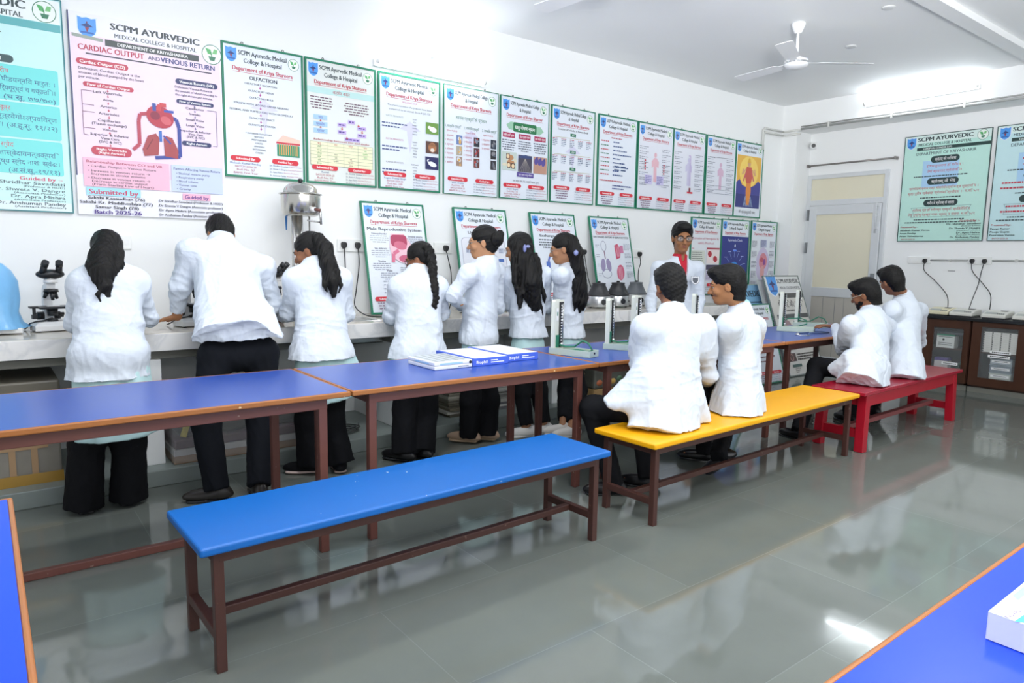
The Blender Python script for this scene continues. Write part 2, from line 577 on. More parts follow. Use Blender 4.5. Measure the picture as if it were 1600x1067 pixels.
# ---------------------------------------------------------------- wooden cabinets on the back wall
M_WOOD = mat('#4a2d1f', 0.35, var=0.22, scale=9, stretch=(1, 1, 0.12))
M_WOODL = mat('#7a5238', 0.4, var=0.1)
M_BLACK = mat('#26282b', 0.2, var=0.1)
M_GLASS = mat('#dfe8ea', 0.03, var=0.0, alpha=0.07, spec=0.5)
M_DARKIN = mat('#332319', 0.6, var=0.1)
XF = 8.5
cab_top = tag(MB().box((XF - 0.03, -1.6, 0.775), (XW - 0.002, 3.62, 0.808), M_BLACK).build('black_slab', bevel=0.003), 'long black counter slab lying across the wooden cabinets', 'countertop')
M_WH = mat('#eceeee', 0.45, var=0.02)
M_CHROME = mat('#d5d8da', 0.15, 0.95)
def cabinet(y0, y1, label, win, handle_y):
    cy = (y0 + y1) / 2
    r = thing('cabinet', label, 'cabinet', (XF + 0.17, cy, 0), 0, 'dark wooden cabinets along the back wall')
    dx = -0.17
    h = (y1 - y0) / 2
    body = MB()
    body.box((dx + 0.02, -h, 0.06), (0.178, -h + 0.02, 0.774), M_WOOD)
    body.box((dx + 0.02, h - 0.02, 0.06), (0.178, h, 0.774), M_WOOD)
    body.box((0.165, -h, 0.06), (0.178, h, 0.774), M_DARKIN)
    body.box((dx + 0.02, -h, 0.06), (0.178, h, 0.08), M_DARKIN)
    body.box((dx + 0.02, -h, 0.755), (0.178, h, 0.774), M_DARKIN)
    body.build('carcass', r)
    MB().box((dx + 0.03, -h, 0), (0.17, h, 0.0595), M_KOTA).build('plinth', r)
    MB().box((dx + 0.03, -h + 0.02, 0.435), (0.165, h - 0.02, 0.45), M_WOOD).build('shelf', r)
    wy0, wy1, wz0, wz1 = win
    d = MB()
    X0, X1 = dx, dx + 0.019
    d.box((X0, -h + 0.004, 0.08), (X1, wy0 - cy, 0.772), M_WOOD)
    d.box((X0, wy1 - cy, 0.08), (X1, h - 0.004, 0.772), M_WOOD)
    d.box((X0, wy0 - cy, 0.08), (X1, wy1 - cy, wz0), M_WOOD)
    d.box((X0, wy0 - cy, wz1), (X1, wy1 - cy, 0.772), M_WOOD)
    do = d.build('door', r)
    MB().box((X0 + 0.006, wy0 - cy, wz0), (X0 + 0.01, wy1 - cy, wz1), M_GLASS).build('door_glass', do)
    hm = MB()
    yy = handle_y - cy
    hm.tube([(X0, yy, 0.50), (X0 - 0.025, yy, 0.51), (X0 - 0.028, yy, 0.56), (X0 - 0.025, yy, 0.61), (X0, yy, 0.62)], 0.008, M_CHROME)
    hm.build('door_handle', do)
    return r
cabinet(2.86, 3.52, 'dark wooden cabinet nearest the red bench with a glazed door and a carton inside', (2.92, 3.22, 0.20, 0.68), 3.30)
cabinet(2.17, 2.845, 'dark wooden cabinet with a glazed door showing stacked white slide boxes', (2.42, 2.75, 0.17, 0.72), 2.32)
cabinet(1.2, 2.155, 'dark wooden cabinet running out of the right edge of the photo', (1.4, 1.9, 0.2, 0.7), 2.05)
# things behind the cabinet glass
X1i = XF + 0.04
t = thing('carton', 'white carton with a green band inside the cabinet nearest the red bench', 'carton', (XF + 0.11, 3.10, 0.4505))
MB().box((-0.06, -0.08, 0), (0.06, 0.1, 0.15), mat('#d8dcd8', 0.6)).build('carton_body', t)
MB().box((-0.0615, -0.08, 0.135), (0.0615, 0.1, 0.1515), mat('#1d8060', 0.5)).build('green_band', t)
f = MB()
f.cyl((-0.062, 0.03, 0.09), (-0.0605, 0.03, 0.09), 0.012, 0.012, M_BLACK)
for z in (0.12, 0.05, 0.03):
    f.box((-0.0615, -0.06, z), (-0.0605, 0.08, z + 0.006), M_BLACK)
f.build('carton_print', t)
t = tag(MB().box((0, -0.14, 0.0), (0.12, 0.14, 0.025), mat('#3a3c40', 0.5)).build('instrument_case', loc=(XF + 0.05, 3.06, 0.603)), 'dark instrument case on top of the carton in the cabinet', 'case')
M_LABEL = mat('#f1f2f2', 0.5, var=0.01)
for i, (nm, hx, z0, hh) in enumerate((('violet', '#5b4b86', 0.30, 0.035), ('white', '#cfc9c8', 0.19, 0.11), ('mauve', '#6a5a8a', 0.0805, 0.10))):
    tag(MB().box((0, -0.07, 0), (0.1, 0.07, hh - 0.001), mat(hx, 0.5)).build('book', bevel=0.003, loc=(XF + 0.06, 3.14, z0)), nm + ' book in the pile on the bottom of the cabinet nearest the red bench', 'book')
t = thing('tube_coil', 'tangle of dark green rubber tube beside the books in the cabinet', 'tube', (XF + 0.11, 2.98, 0.0805))
f = MB()
random.seed(3)
for k in range(6):
    cy, cz, rr = random.uniform(-0.03, 0.03), 0.06 + k * 0.02, random.uniform(0.035, 0.055)
    f.tube([(random.uniform(-0.03, 0.03) * 0.3 + 0.004 * k, cy + rr * math.cos(q * 0.45), max(0.008, cz + rr * math.sin(q * 0.45))) for q in range(15)], 0.007, mat('#14563f', 0.4))
f.build('tube', t)
f = MB()
k = 0
for c in range(4):
    for q in range(9):
        o = MB().box((0, -0.038, 0), (0.1, 0.038, 0.0235), mat('#dcdcd6', 0.5)).box((-0.002, 0.028, 0.004), (0.0, 0.036, 0.02), M_BLACK).build('slide_box', loc=(XF + 0.045, 2.465 + 0.0795 * c, 0.4505 + 0.0245 * q))
        tag(o, 'white slide box in the four tall stacks behind the cabinet glass', 'box', 'white slide boxes stacked in the cabinet')
for i, (z0, hh, col) in enumerate(((0.0805, 0.085, '#7f8b92'), (0.167, 0.075, '#b8beb6'), (0.243, 0.085, '#7c8790'), (0.329, 0.06, '#a9b3ba'))):
    o = thing('plastic_box', ('grey lowest', 'pale second', 'grey third', 'clear topmost')[i] + ' plastic box in the labelled pile under the slide boxes', 'box', (XF + 0.05, 2.56, z0), 0, 'plastic boxes in the cabinet')
    MB().box((0, -0.1, 0), (0.11, 0.1, hh - 0.012), mat(col, 0.3)).build('box_body', o, bevel=0.004)
    MB().box((-0.004, -0.104, hh - 0.012), (0.114, 0.104, hh - 0.002), mat('#9aa5ac', 0.3)).build('lid', o, bevel=0.002)
    MB().box((-0.002, -0.085, hh * 0.3), (-0.0005, 0.085, hh * 0.3 + 0.025), M_LABEL).box((-0.0026, -0.06, hh * 0.3 + 0.010), (-0.002, 0.06, hh * 0.3 + 0.015), M_BLACK).build('paper_label', o)
for (y, z, w, g) in ((2.56, 0.445, 0.19, 'on the shelf edge under the slide boxes'), (3.03, 0.27, 0.16, 'on the glass of the cabinet nearest the red bench'), (2.57, 0.40, 0.2, 'on the glass below the slide boxes')):
    t = thing('name_strip', 'white paper name strip stuck ' + g, 'label', (XF - 0.0008 if z != 0.445 else XF - 0.0008, y, z))
    f = MB().box((-0.001, -w / 2, 0), (0.0, w / 2, 0.03), M_LABEL)
    for k in range(9):
        f.box((-0.0016, -w * 0.42 + k * w * 0.093, 0.010), (-0.001, -w * 0.42 + k * w * 0.093 + w * 0.07, 0.02), M_BLACK)
    f.build('strip', t)

# pale instruments on the black slab
def device(px0, px1, y_img, label, hexc):
    pl, pr_ = at(px0, y_img, 2, 0.8085), at(px1, y_img, 2, 0.8085)
    return pl, pr_
M_DEV = mat('#dcdcd4', 0.4, var=0.03)
M_DEVC = mat('#e6dfbe', 0.4, var=0.03)
def colorimeter(y, m, label, w=0.225):
    r = thing('colorimeter', label, 'instrument', (XF + 0.165, y, 0.8085), 0, 'pale instruments on the black slab')
    h = w / 2
    b_ = MB()
    # sloped console: low front, higher back
    P = [(-0.14, 0.012), (-0.14, 0.045), (-0.02, 0.075), (0.05, 0.082), (0.14, 0.082), (0.14, 0.012)]
    vs = [(x, -h, z) for x, z in P] + [(x, h, z) for x, z in P]
    n = len(P)
    b_.add(vs, [tuple(range(n)), tuple(range(2 * n - 1, n - 1, -1))] + [(i, n + i, n + (i + 1) % n, (i + 1) % n) for i in range(n)], m)
    b_.build('casing', r, bevel=0.007, seg=2)
    MB().box((-0.135, -h + 0.01, 0), (0.135, h - 0.01, 0.012), M_BLACK).build('base', r)
    M = Matrix.Translation((-0.08, 0, 0.0615)) @ Matrix.Rotation(-math.atan(0.03 / 0.12), 4, 'Y')
    MB().box((-0.03, -0.02, 0), (0.03, 0.09, 0.002), mat('#aab0ac', 0.3), M).build('panel', r)
    MB().box((0.02, -0.08, 0.080), (0.07, -0.02, 0.086), M_BLACK).build('sample_lid', r)
    f = MB()
    for k in range(4):
        f.box((-0.03, -0.09 + k * 0.018, 0.0), (-0.01, -0.078 + k * 0.018, 0.004), mat('#6a6f70', 0.4), M)
    f.build('keypad', r)
    return r
for pxc, m, lb in ((1468, M_DEVC, 'cream instrument on the black slab, partly behind the rear person on the red bench'), (1505, M_DEV, 'pale grey instrument under the left wall socket, its cord coming from one plug'), (1556, M_DEV, 'pale grey instrument on the black slab under the two crossed cords'), (1606, M_DEV, 'pale instrument on the black slab cut off by the right edge')):
    yv = at(pxc, 487, 2, 0.8085)
    yv = at(pxc, 485, 0, XF + 0.1)[1]
    colorimeter(yv, m, lb)
# ---------------------------------------------------------------- printed posters
_TX = {}
def text_geo(s, bold):
    k = (s, bold)
    if k in _TX:
        return _TX[k]
    cu = bpy.data.curves.new('t', 'FONT')
    cu.body = s
    cu.resolution_u = 2
    cu.fill_mode = 'FRONT'
    cu.offset = bold
    ob = bpy.data.objects.new('t', cu)
    me = bpy.data.meshes.new_from_object(ob)
    n = len(me.vertices)
    co = np.zeros(n * 3, dtype=np.float32)
    me.vertices.foreach_get('co', co)
    v = co.reshape(-1, 3)[:, :2].copy()
    fs = [tuple(p.vertices) for p in me.polygons]
    bpy.data.meshes.remove(me)
    bpy.data.objects.remove(ob)
    bpy.data.curves.remove(cu)
    _TX[k] = (v, fs)
    return _TX[k]

CAPH = 0.727
class Art:
    """a printed sheet: u to the right, v down, in metres, drawn layer on layer on the local plane y = 0 facing -y"""
    def __init__(s, W, H):
        s.W, s.H, s.b, s.k = W, H, MB(), 0

    def _put(s, pts, faces, col, rough=0.35):
        s.k += 1
        y = -0.0012 - 0.00004 * s.k
        s.b.add([(u - s.W / 2, y, s.H - v) for u, v in pts], faces, mat(col, rough, var=0.015, scale=20))

    def rect(s, u, v, w, h, col):
        s._put([(u, v), (u + w, v), (u + w, v + h), (u, v + h)], [(0, 3, 2, 1)], col)

    def rrect(s, u, v, w, h, col, r=None):
        r = min(r or h / 2, h / 2, w / 2)
        P = []
        for cx, cy, a0 in ((u + w - r, v + h - r, 0), (u + r, v + h - r, 90), (u + r, v + r, 180), (u + w - r, v + r, 270)):
            for q in range(6):
                t = math.radians(a0 + q * 18)
                P.append((cx + r * math.cos(t), cy + r * math.sin(t)))
        s._put(P, [tuple(range(len(P)))[::-1]], col)

    def poly(s, P, col):
        s._put(P, [tuple(range(len(P)))], col)

    def ell(s, u, v, a, b, col, rot=0, n=22):
        c, q = math.cos(rot), math.sin(rot)
        P = []
        for i in range(n):
            x, y = a * math.cos(2 * math.pi * i / n), b * math.sin(2 * math.pi * i / n)
            P.append((u + x * c - y * q, v + x * q + y * c))
        s._put(P, [tuple(range(n))[::-1]], col)

    def ring(s, u, v, a, b, t, col, n=28, t0=0, t1=360):
        P, F = [], []
        for i in range(n + 1):
            x = math.radians(t0 + (t1 - t0) * i / n)
            P += [(u + a * math.cos(x), v + b * math.sin(x)), (u + (a - t) * math.cos(x), v + (b - t) * math.sin(x))]
        for i in range(n):
            F.append((2 * i, 2 * i + 1, 2 * i + 3, 2 * i + 2))
        s._put(P, F, col)

    def line(s, P, t, col):
        for (x0, y0), (x1, y1) in zip(P[:-1], P[1:]):
            d = math.hypot(x1 - x0, y1 - y0) or 1
            nx, ny = -(y1 - y0) / d * t / 2, (x1 - x0) / d * t / 2
            s._put([(x0 + nx, y0 + ny), (x1 + nx, y1 + ny), (x1 - nx, y1 - ny), (x0 - nx, y0 - ny)], [(0, 1, 2, 3)], col)

    def arrow(s, u, v0, v1, col, w=0.012):
        s.rect(u - w * 0.3, v0, w * 0.6, (v1 - v0) * 0.5, col)
        s.poly([(u - w, v0 + (v1 - v0) * 0.45), (u + w, v0 + (v1 - v0) * 0.45), (u, v1)], col)

    def text(s, t, u, v, h, col='#1c2a38', w=None, al='c', bold=0.02, asp=1.0):
        """v is the middle of the capitals; w forces the width"""
        g, fs = text_geo(t, 0.0)
        if len(g) == 0:
            return
        x0, x1 = g[:, 0].min(), g[:, 0].max()
        sy = h / CAPH
        sx = (w / (x1 - x0)) if w else sy * asp
        wd = (x1 - x0) * sx
        o = u - (wd / 2 if al == 'c' else wd if al == 'r' else 0)
        for q in ((0.0,) if bold < 0.005 else (-bold * 1.1, bold * 1.1) if bold < 0.022 else (-bold * 0.8, 0.0, bold * 0.8)):
            s._put([(o + (x - x0 + q) * sx, v + h / 2 - y * sy) for x, y in g], fs, col)

    def lines(s, u, v, w, n, dv, col='#39424e', h=0.006, seed=0, al='l'):
        """print too small to read in the photo: rows of word-long dashes"""
        rnd = random.Random(seed * 31 + n)
        for i in range(n):
            W = w * (rnd.uniform(0.45, 0.8) if i == n - 1 and n > 1 else rnd.uniform(0.88, 1))
            x = u + ((w - W) / 2 if al == 'c' else 0)
            e = x + W
            while x < e - 0.004:
                q = min(rnd.uniform(0.012, 0.034), e - x)
                s.rect(x, v + i * dv, q, h, col)
                x += q + 0.006

def poster(label, art, loc, rx=0.0, rz=0.0, frame='#1b7d5e', fw=0.012, thick=0.012, grp='printed charts', hooks=2, back='#dfe4e6', ry=0.0):
    r = thing('poster', label, 'poster', loc, 0, grp)
    r.rotation_euler = (rx, ry, rz)
    W, H = art.W, art.H
    MB().box((-W / 2, 0.0, 0), (W / 2, thick, H), mat(back, 0.5)).build('backing_board', r)
    if fw:
        f = MB()
        m = mat(frame, 0.4, var=0.06)
        y0, y1 = -0.006, 0.0005
        f.box((-W / 2 - 0.001, y0, -0.001), (W / 2 + 0.001, y1 + thick, fw), m)
        f.box((-W / 2 - 0.001, y0, H - fw), (W / 2 + 0.001, y1 + thick, H + 0.001), m)
        f.box((-W / 2 - 0.001, y0, fw), (-W / 2 + fw, y1 + thick, H - fw), m)
        f.box((W / 2 - fw, y0, fw), (W / 2 + 0.001, y1 + thick, H - fw), m)
        f.build('frame', r)
    art.b.build('print', r)
    for k in range(hooks):
        x = (k + 0.5) / hooks * W - W / 2
        MB().tube([(x + 0.008 * math.cos(q * 0.7), thick / 2, H + 0.009 + 0.008 * math.sin(q * 0.7)) for q in range(10)], 0.0022, M_BLACK, 5).build('hanging_ring', r)
    return r

def shield(a, u, v, w, h):
    P = [(u - w / 2, v - h / 2), (u - w * 0.25, v - h * 0.44), (u, v - h / 2), (u + w * 0.25, v - h * 0.44), (u + w / 2, v - h / 2), (u + w / 2, v + h * 0.1)]
    P += [(u + w * 0.42, v + h * 0.3), (u + w * 0.2, v + h * 0.44), (u, v + h / 2), (u - w * 0.2, v + h * 0.44), (u - w * 0.42, v + h * 0.3), (u - w / 2, v + h * 0.1)]
    a.poly([(u + (x - u) * 1.14, v + (y - v) * 1.12) for x, y in P][::-1], '#dfeaf6')
    a.poly(P[::-1], '#4f9be8')
    a.rect(u - w * 0.035, v - h * 0.3, w * 0.07, h * 0.55, '#7a2f3c')
    a.poly([(u, v - h * 0.22), (u - w * 0.36, v - h * 0.05), (u - w * 0.1, v - h * 0.02), (u, v + h * 0.02), (u + w * 0.1, v - h * 0.02), (u + w * 0.36, v - h * 0.05)], '#2b3f7c')
    a.poly([(u - w * 0.12, v), (u, v + h * 0.25), (u + w * 0.12, v)], '#8f3647')
    a.rect(u - w * 0.36, v + h * 0.22, w * 0.72, h * 0.09, '#2d66b4')

def leaf_mark(a, u, v, r):
    a.ell(u, v, r, r * 1.02, '#2c7a57')
    a.ell(u, v, r * 0.93, r * 0.95, '#eef6f0')
    a.poly([(u - r * 0.62, v - r * 0.62), (u - r * 0.1, v - r * 0.5), (u + r * 0.05, v + r * 0.05), (u - r * 0.4, v - r * 0.05)], '#58b26c')
    a.poly([(u + r * 0.05, v - r * 0.1), (u + r * 0.25, v - r * 0.6), (u + r * 0.6, v - r * 0.55), (u + r * 0.5, v - r * 0.1)], '#7cc47f')
    a.line([(u - r * 0.1, v - r * 0.3), (u + r * 0.02, v + r * 0.3)], r * 0.08, '#3d8b57')
    a.poly([(u - r * 0.35, v + r * 0.2), (u + r * 0.4, v + r * 0.2), (u + r * 0.25, v + r * 0.62), (u - r * 0.2, v + r * 0.62)], '#3a7f60')

W0, H0 = 0.583, 0.925
def std(l1='SCPM Ayurvedic Medical', l2='College & Hospital', dep='Department of Kriya Shareera', bgc='#e6edf6', title=None, tcol='#2b3440'):
    a = Art(W0, H0)
    a.rect(0, 0, W0, H0, bgc)
    shield(a, 0.066, 0.08, 0.075, 0.1)
    leaf_mark(a, 0.513, 0.08, 0.042)
    a.text(l1, 0.288, 0.056, 0.033, '#22393e', w=0.345, bold=0.042)
    a.text(l2, 0.288, 0.108, 0.033, '#22393e', w=0.27 if 'College' in l2 else 0.13, bold=0.042)
    a.text(dep, 0.288, 0.165, 0.030, '#bb1c38', w=0.43, bold=0.042)
    a.rect(0.075, 0.189, 0.43, 0.003, '#c0243f')
    if title:
        a.text(title, 0.288, 0.222, 0.027, tcol, bold=0.04, w=min(0.5, 0.022 * len(title)))
    return a

def foot(a, names, v=0.775, gd=True):
    a.rrect(0.04, v, 0.21, 0.036, '#d42a3c')
    a.text('Submitted By:', 0.145, v + 0.018, 0.017, '#ffffff', w=0.135, bold=0.03)
    a.rrect(0.335, v, 0.2, 0.036, '#d42a3c')
    a.text('Guided by:-', 0.435, v + 0.018, 0.017, '#ffffff', w=0.11, bold=0.03)
    if names is None:
        a.lines(0.06, v + 0.047, 0.17, 4, 0.0225, '#7a5a78', 0.008, int(v * 999), 'c')
    for i, t in enumerate(names or ()):
        a.text(t, 0.145, v + 0.051 + i * 0.0225, 0.014, '#26508c' if i == 0 else '#b0425c', bold=0.0, w=min(0.22, 0.0115 * len(t)))
    for i, (t, q) in enumerate((('Dr. Shridhar Savadatti', '(Professor & HOD)'), ('Dr. Shweta V. Dangre', '(Associate Professor)'), ('Dr. Apra Mishra', '(Associate Professor)'), ('Dr. Anshuman Pandey', '(Assistant Professor)'))):
        w = 0.0062 * len(t)
        a.text(t, 0.318, v + 0.049 + i * 0.0235, 0.012, '#27456e', w=w, al='l', bold=0.0)
        a.text(q, 0.324 + w, v + 0.049 + i * 0.0235, 0.009, '#b0425c', w=0.0055 * len(q), al='l', bold=0.0)

def pic(a, u, v, w, h, base, blobs, seed=0):
    a.rect(u, v, w, h, base)
    rnd = random.Random(seed)
    for c in blobs:
        for _ in range(3):
            ra, rb = rnd.uniform(0.08, 0.24) * w, rnd.uniform(0.08, 0.24) * h
            m = max(ra, rb)
            a.ell(rnd.uniform(u + m, u + w - m), rnd.uniform(v + m, v + h - m) if h > 2 * m else v + h / 2, ra, min(rb, h / 2.2), c, n=10)

def body_watermark(a, c='#d9d9ee'):
    shield(a, 0.29, 0.5, 0.001, 0.001)
    a.poly([(0.29, 0.36), (0.19, 0.43), (0.26, 0.44), (0.29, 0.62), (0.32, 0.44), (0.39, 0.43)], c)

ROWX = [1.72, 2.321, 2.927, 3.547, 4.155, 4.771, 5.407, 6.004, 6.586, 7.191, 7.772]
ROWZ = 1.932
YP = YW - 0.016
arts = []
# --- olfaction chart
a = std(title='OLFACTION')
body_watermark(a)
L = ['OLFACTORY RECEPTORS', 'OLFACTORY NERVE', 'OLFACTORY BULB', 'SYNAPSE WITH SECOND ORDER NEURON', 'MITERAL AND TUFTED CELL WITH GLOMERULI', 'OLFACTORY TRACT', 'OLFACTORY CORTEX']
for i, t in enumerate(L):
    v = 0.262 + i * 0.0475
    a.text(t, 0.27, v, 0.0135, '#2a3340', w=0.0122 * len(t) if len(t) < 35 else 0.45, bold=0.015)
    if i < 7:
        a.arrow(0.262, v + 0.012, v + 0.034, '#b64f9c', 0.009)
for i, t in enumerate(['* ANTERIOR OLFACTORY', 'NUCLEUS', 'PREPYRIFORM', 'CORTEX', 'AMYGDALA', 'ENTORHINAL', 'CORTEX']):
    a.text(t, 0.245, 0.608 + i * 0.0225, 0.0115, '#2a3340', bold=0.01, w=0.0095 * len(t))
a.rect(0.375, 0.665, 0.17, 0.085, '#2f8f6a')
for i in range(9):
    a.rect(0.39 + i * 0.0165, 0.66, 0.006, 0.08, '#e2a35a')
a.rect(0.37, 0.648, 0.18, 0.012, '#cc4050')
a.poly([(0.37, 0.648), (0.55, 0.648), (0.55, 0.62), (0.42, 0.595)], '#f0c9b8')
foot(a, ['Mukesh Kumar Pandey', 'BATCH 2024-25', 'Roll No. 57', 'BAMS First Year'])
arts.append((a, 'green framed chart headed OLFACTION with pink arrows and a green nerve picture', 0.013))
# --- kriya kala
a = std(bgc='#e3e8e4')
a.rect(0.012, 0.205, W0 - 0.024, 0.045, '#bfe3e0')
a.text('क्रिया काल', 0.29, 0.228, 0.024, '#b03848', bold=0.01)
a.lines(0.03, 0.275, 0.19, 5, 0.02, '#6a4a60', 0.008, 1, 'c')
a.lines(0.31, 0.29, 0.21, 5, 0.02, '#6a4a60', 0.008, 2, 'c')
for i, t in enumerate(['चय', 'प्रकोप', 'प्रसर']):
    a.rect(0.06, 0.41 + i * 0.05, 0.11, 0.034, '#a9cdf2')
    a.text(t, 0.115, 0.427 + i * 0.05, 0.02, '#5a5a9a', bold=0.01)
    if i < 2:
        a.arrow(0.115, 0.446 + i * 0.05, 0.458 + i * 0.05, '#c03a50')
for u, v, w in ((0.255, 0.45, 0.07), (0.255, 0.505, 0.07), (0.34, 0.42, 0.06), (0.42, 0.46, 0.075), (0.42, 0.515, 0.075), (0.31, 0.555, 0.13)):
    a.rect(u, v, w, 0.028, '#c6b0e4')
    a.lines(u + 0.008, v + 0.009, w - 0.016, 1, 0.01, '#4a3a8a', 0.01, int(u * 999))
for u, v in ((0.29, 0.482), (0.46, 0.492), (0.43, 0.445), (0.33, 0.55)):
    a.arrow(u, v, v + 0.022, '#c03a50')
a.text('Relationship between ritu and dosha', 0.29, 0.592, 0.014, '#b03848', w=0.46, bold=0.01)
a.rect(0.03, 0.61, 0.52, 0.175, '#edeec9')
for i in range(8):
    a.rect(0.03, 0.61 + i * 0.025, 0.52, 0.0016, '#55604a')
for u in (0.03, 0.17, 0.30, 0.42, 0.5484):
    a.rect(u, 0.61, 0.0016, 0.176, '#55604a')
for i, t in enumerate(['ऋतु', 'वात', 'पित्त', 'कफ']):
    a.text(t, (0.1, 0.235, 0.36, 0.485)[i], 0.6225, 0.014, '#c03a50', bold=0.0)
for i, t in enumerate(['शिशिर', 'वसन्त', 'ग्रीष्म', 'वर्षा', 'शरद', 'हेमन्त']):
    a.text(t, 0.1, 0.6475 + i * 0.025, 0.012, '#3d7f3d', bold=0.0)
for u, i, c in ((0.235, 2, '#333333'), (0.235, 3, '#333333'), (0.235, 4, '#333333'), (0.36, 3, '#8a3a4a'), (0.36, 4, '#8a3a4a'), (0.36, 5, '#8a3a4a'), (0.485, 0, '#3daa3d'), (0.485, 1, '#3daa3d'), (0.485, 2, '#3daa3d')):
    a.text(('चय', 'प्रकोप', 'शमन')[i % 3], u, 0.6475 + i * 0.025, 0.012, c, bold=0.0)
foot(a, ['Komal', 'BATCH 2024-25', 'Roll No. 92', 'BAMS First Year'], 0.785)
arts.append((a, 'green framed chart with blue and violet flow boxes above a cream ruled table', 0.013))
# --- anukatva
a = std()
body_watermark(a)
a.text('ANUKATAVA', 0.288, 0.212, 0.017, '#c0587a', bold=0.0)
a.text('The characteristics of a prakriti have been', 0.29, 0.247, 0.015, '#2f3b48', w=0.42, bold=0.0)
a.text('compared to an animal. Su.sa.4 (65-72)', 0.29, 0.279, 0.015, '#2f3b48', w=0.39, bold=0.0)
for i, (t, c) in enumerate((('VATA PRAKRITI', '#8a9a8a'), ('PITTA PRAKRITI', '#c06a80'), ('KAPHA PRAKRITI', '#9a9a9a'))):
    v = 0.335 + i * 0.185
    a.text(t, 0.145, v, 0.014, c, w=0.16, bold=0.0)
    a.lines(0.03, v + 0.055, 0.24, 2, 0.026, '#3d4f86', 0.010, i)
    for k in range(6):
        a.text(('GOAT', 'FOX', 'RABBIT', 'CAMEL', 'DOG', 'CROW', 'SNAKE', 'CAT', 'MONKEY', 'TIGER', 'BEAR', 'OWL', 'ELEPHANT', 'HORSE', 'LION', 'SWAN', 'BULL', 'COW')[i * 6 + k], 0.335, v + 0.005 + k * 0.024, 0.011, '#404a55', bold=0.0, al='c')
a.rect(0.44, 0.345, 0.125, 0.095, '#6f9a48')
a.ell(0.51, 0.4, 0.038, 0.022, '#f2f2ee', 0.2)
a.ell(0.476, 0.386, 0.016, 0.013, '#f2f2ee')
a.rect(0.44, 0.50, 0.125, 0.1, '#5c4038')
a.ell(0.505, 0.55, 0.04, 0.042, '#b0764e')
for k in range(5):
    a.line([(0.475 + k * 0.015, 0.515), (0.48 + k * 0.013, 0.54)], 0.004, '#241a18')
a.ell(0.505, 0.572, 0.02, 0.016, '#e8ddd0')
a.rect(0.435, 0.63, 0.13, 0.105, '#24285e')
a.ell(0.505, 0.69, 0.042, 0.02, '#f0f2f6', 0.25)
a.line([(0.47, 0.685), (0.455, 0.66), (0.47, 0.65)], 0.008, '#f0f2f6')
foot(a, ['Yogen Pratap Singh', 'BATCH 2024-25', 'Roll No. 109', 'BAMS First Year'], 0.785)
arts.append((a, 'green framed chart with three animal photographs down its right side', 0.013))
# --- manas prakriti
a = std('SCPM Ayurvedic Medical College', '& Hospital')
body_watermark(a)
a.text('मानस प्रकृति के प्रकार', 0.29, 0.265, 0.028, '#2c7a52', w=0.33, bold=0.0)
for i, t in enumerate(['1. सात्विक प्रकृति', '2. राजसिक प्रकृति', '3. तामसिक प्रकृति']):
    a.text(t, 0.1 + i * 0.193, 0.345, 0.022, '#4a7a6a', w=0.165, bold=0.0)
    a.text('प्रकार ये होते है:', 0.085 + i * 0.193, 0.385, 0.012, '#c03a50', w=0.11, bold=0.0)
    for k in range((7, 6, 3)[i]):
        a.text(str(k + 1) + '. ' + ('ब्रह्मकाय', 'महेन्द्रकाय', 'वरुणकाय', 'कौबेरकाय', 'गन्धर्वकाय', 'याम्यकाय', 'ऋषिकाय')[k], 0.015 + i * 0.193, 0.425 + k * 0.038, 0.015, '#c05a6c', al='l', w=0.085, bold=0.0)
    for k in range(3):
        pic(a, 0.13 + i * 0.185, 0.415 + k * 0.092, 0.062, 0.08, (('#6f86b8', '#b0a898', '#a08878'), ('#2c3038', '#5a2f38', '#6a4038'), ('#303848', '#26262c', '#343038'))[i][k], (('#dfe6ee', '#e0b060'), ('#c04848', '#8a90a0'), ('#586070', '#8a8a90'))[i], i * 7 + k)
foot(a, ['Alok Shukla', 'Roll No. 18', 'BATCH 2024-25', 'BAMS First Year'], 0.775)
arts.append((a, 'unframed looking chart with nine small photographs in three columns', 0.004))
# --- dhatu poshan
a = std('SCPM Ayurvedic Medical College', '& Hospital', 'Department of Kriya Shareer')
a.poly([(0.07, 0.255), (0.12, 0.225), (0.48, 0.235), (0.52, 0.275), (0.47, 0.31), (0.1, 0.295)], '#9ecbb0')
a.rrect(0.15, 0.225, 0.28, 0.085, '#2a7a4c', 0.015)
a.text('धातु पोषण न्याय', 0.29, 0.268, 0.032, '#ffffff', w=0.24, bold=0.015)
for i, t in enumerate(['क्षीर दधि न्याय', 'केदार कुल्या न्याय', 'खले कपोत न्याय']):
    u = 0.03 + i * 0.187
    a.rect(u, 0.325, 0.14, 0.045, '#b02a58')
    a.text(t, u + 0.07, 0.348, 0.02, '#ffffff', w=0.12, bold=0.01)
    a.lines(u - 0.012, 0.39, 0.165, 5, 0.021, '#434a60', 0.008, i + 11, 'c')
pic(a, 0.022, 0.50, 0.17, 0.165, '#c9d6cf', ('#e0d8c0', '#c08a60'), 3)
for u, v in ((0.09, 0.54), (0.1, 0.62), (0.15, 0.625)):
    a.rect(u - 0.02, v - 0.025, 0.04, 0.05, '#5a3a34')
    a.ell(u, v, 0.016, 0.02, '#f0d8b0')
a.rect(0.212, 0.515, 0.165, 0.155, '#4a4656')
a.poly([(0.212, 0.53), (0.30, 0.51), (0.377, 0.525), (0.377, 0.54), (0.212, 0.545)], '#3a4a7a')
for k in range(7):
    a.line([(0.295, 0.545), (0.225 + k * 0.024, 0.665)], 0.003, '#b0a8a0')
a.rect(0.397, 0.515, 0.165, 0.155, '#c09480')
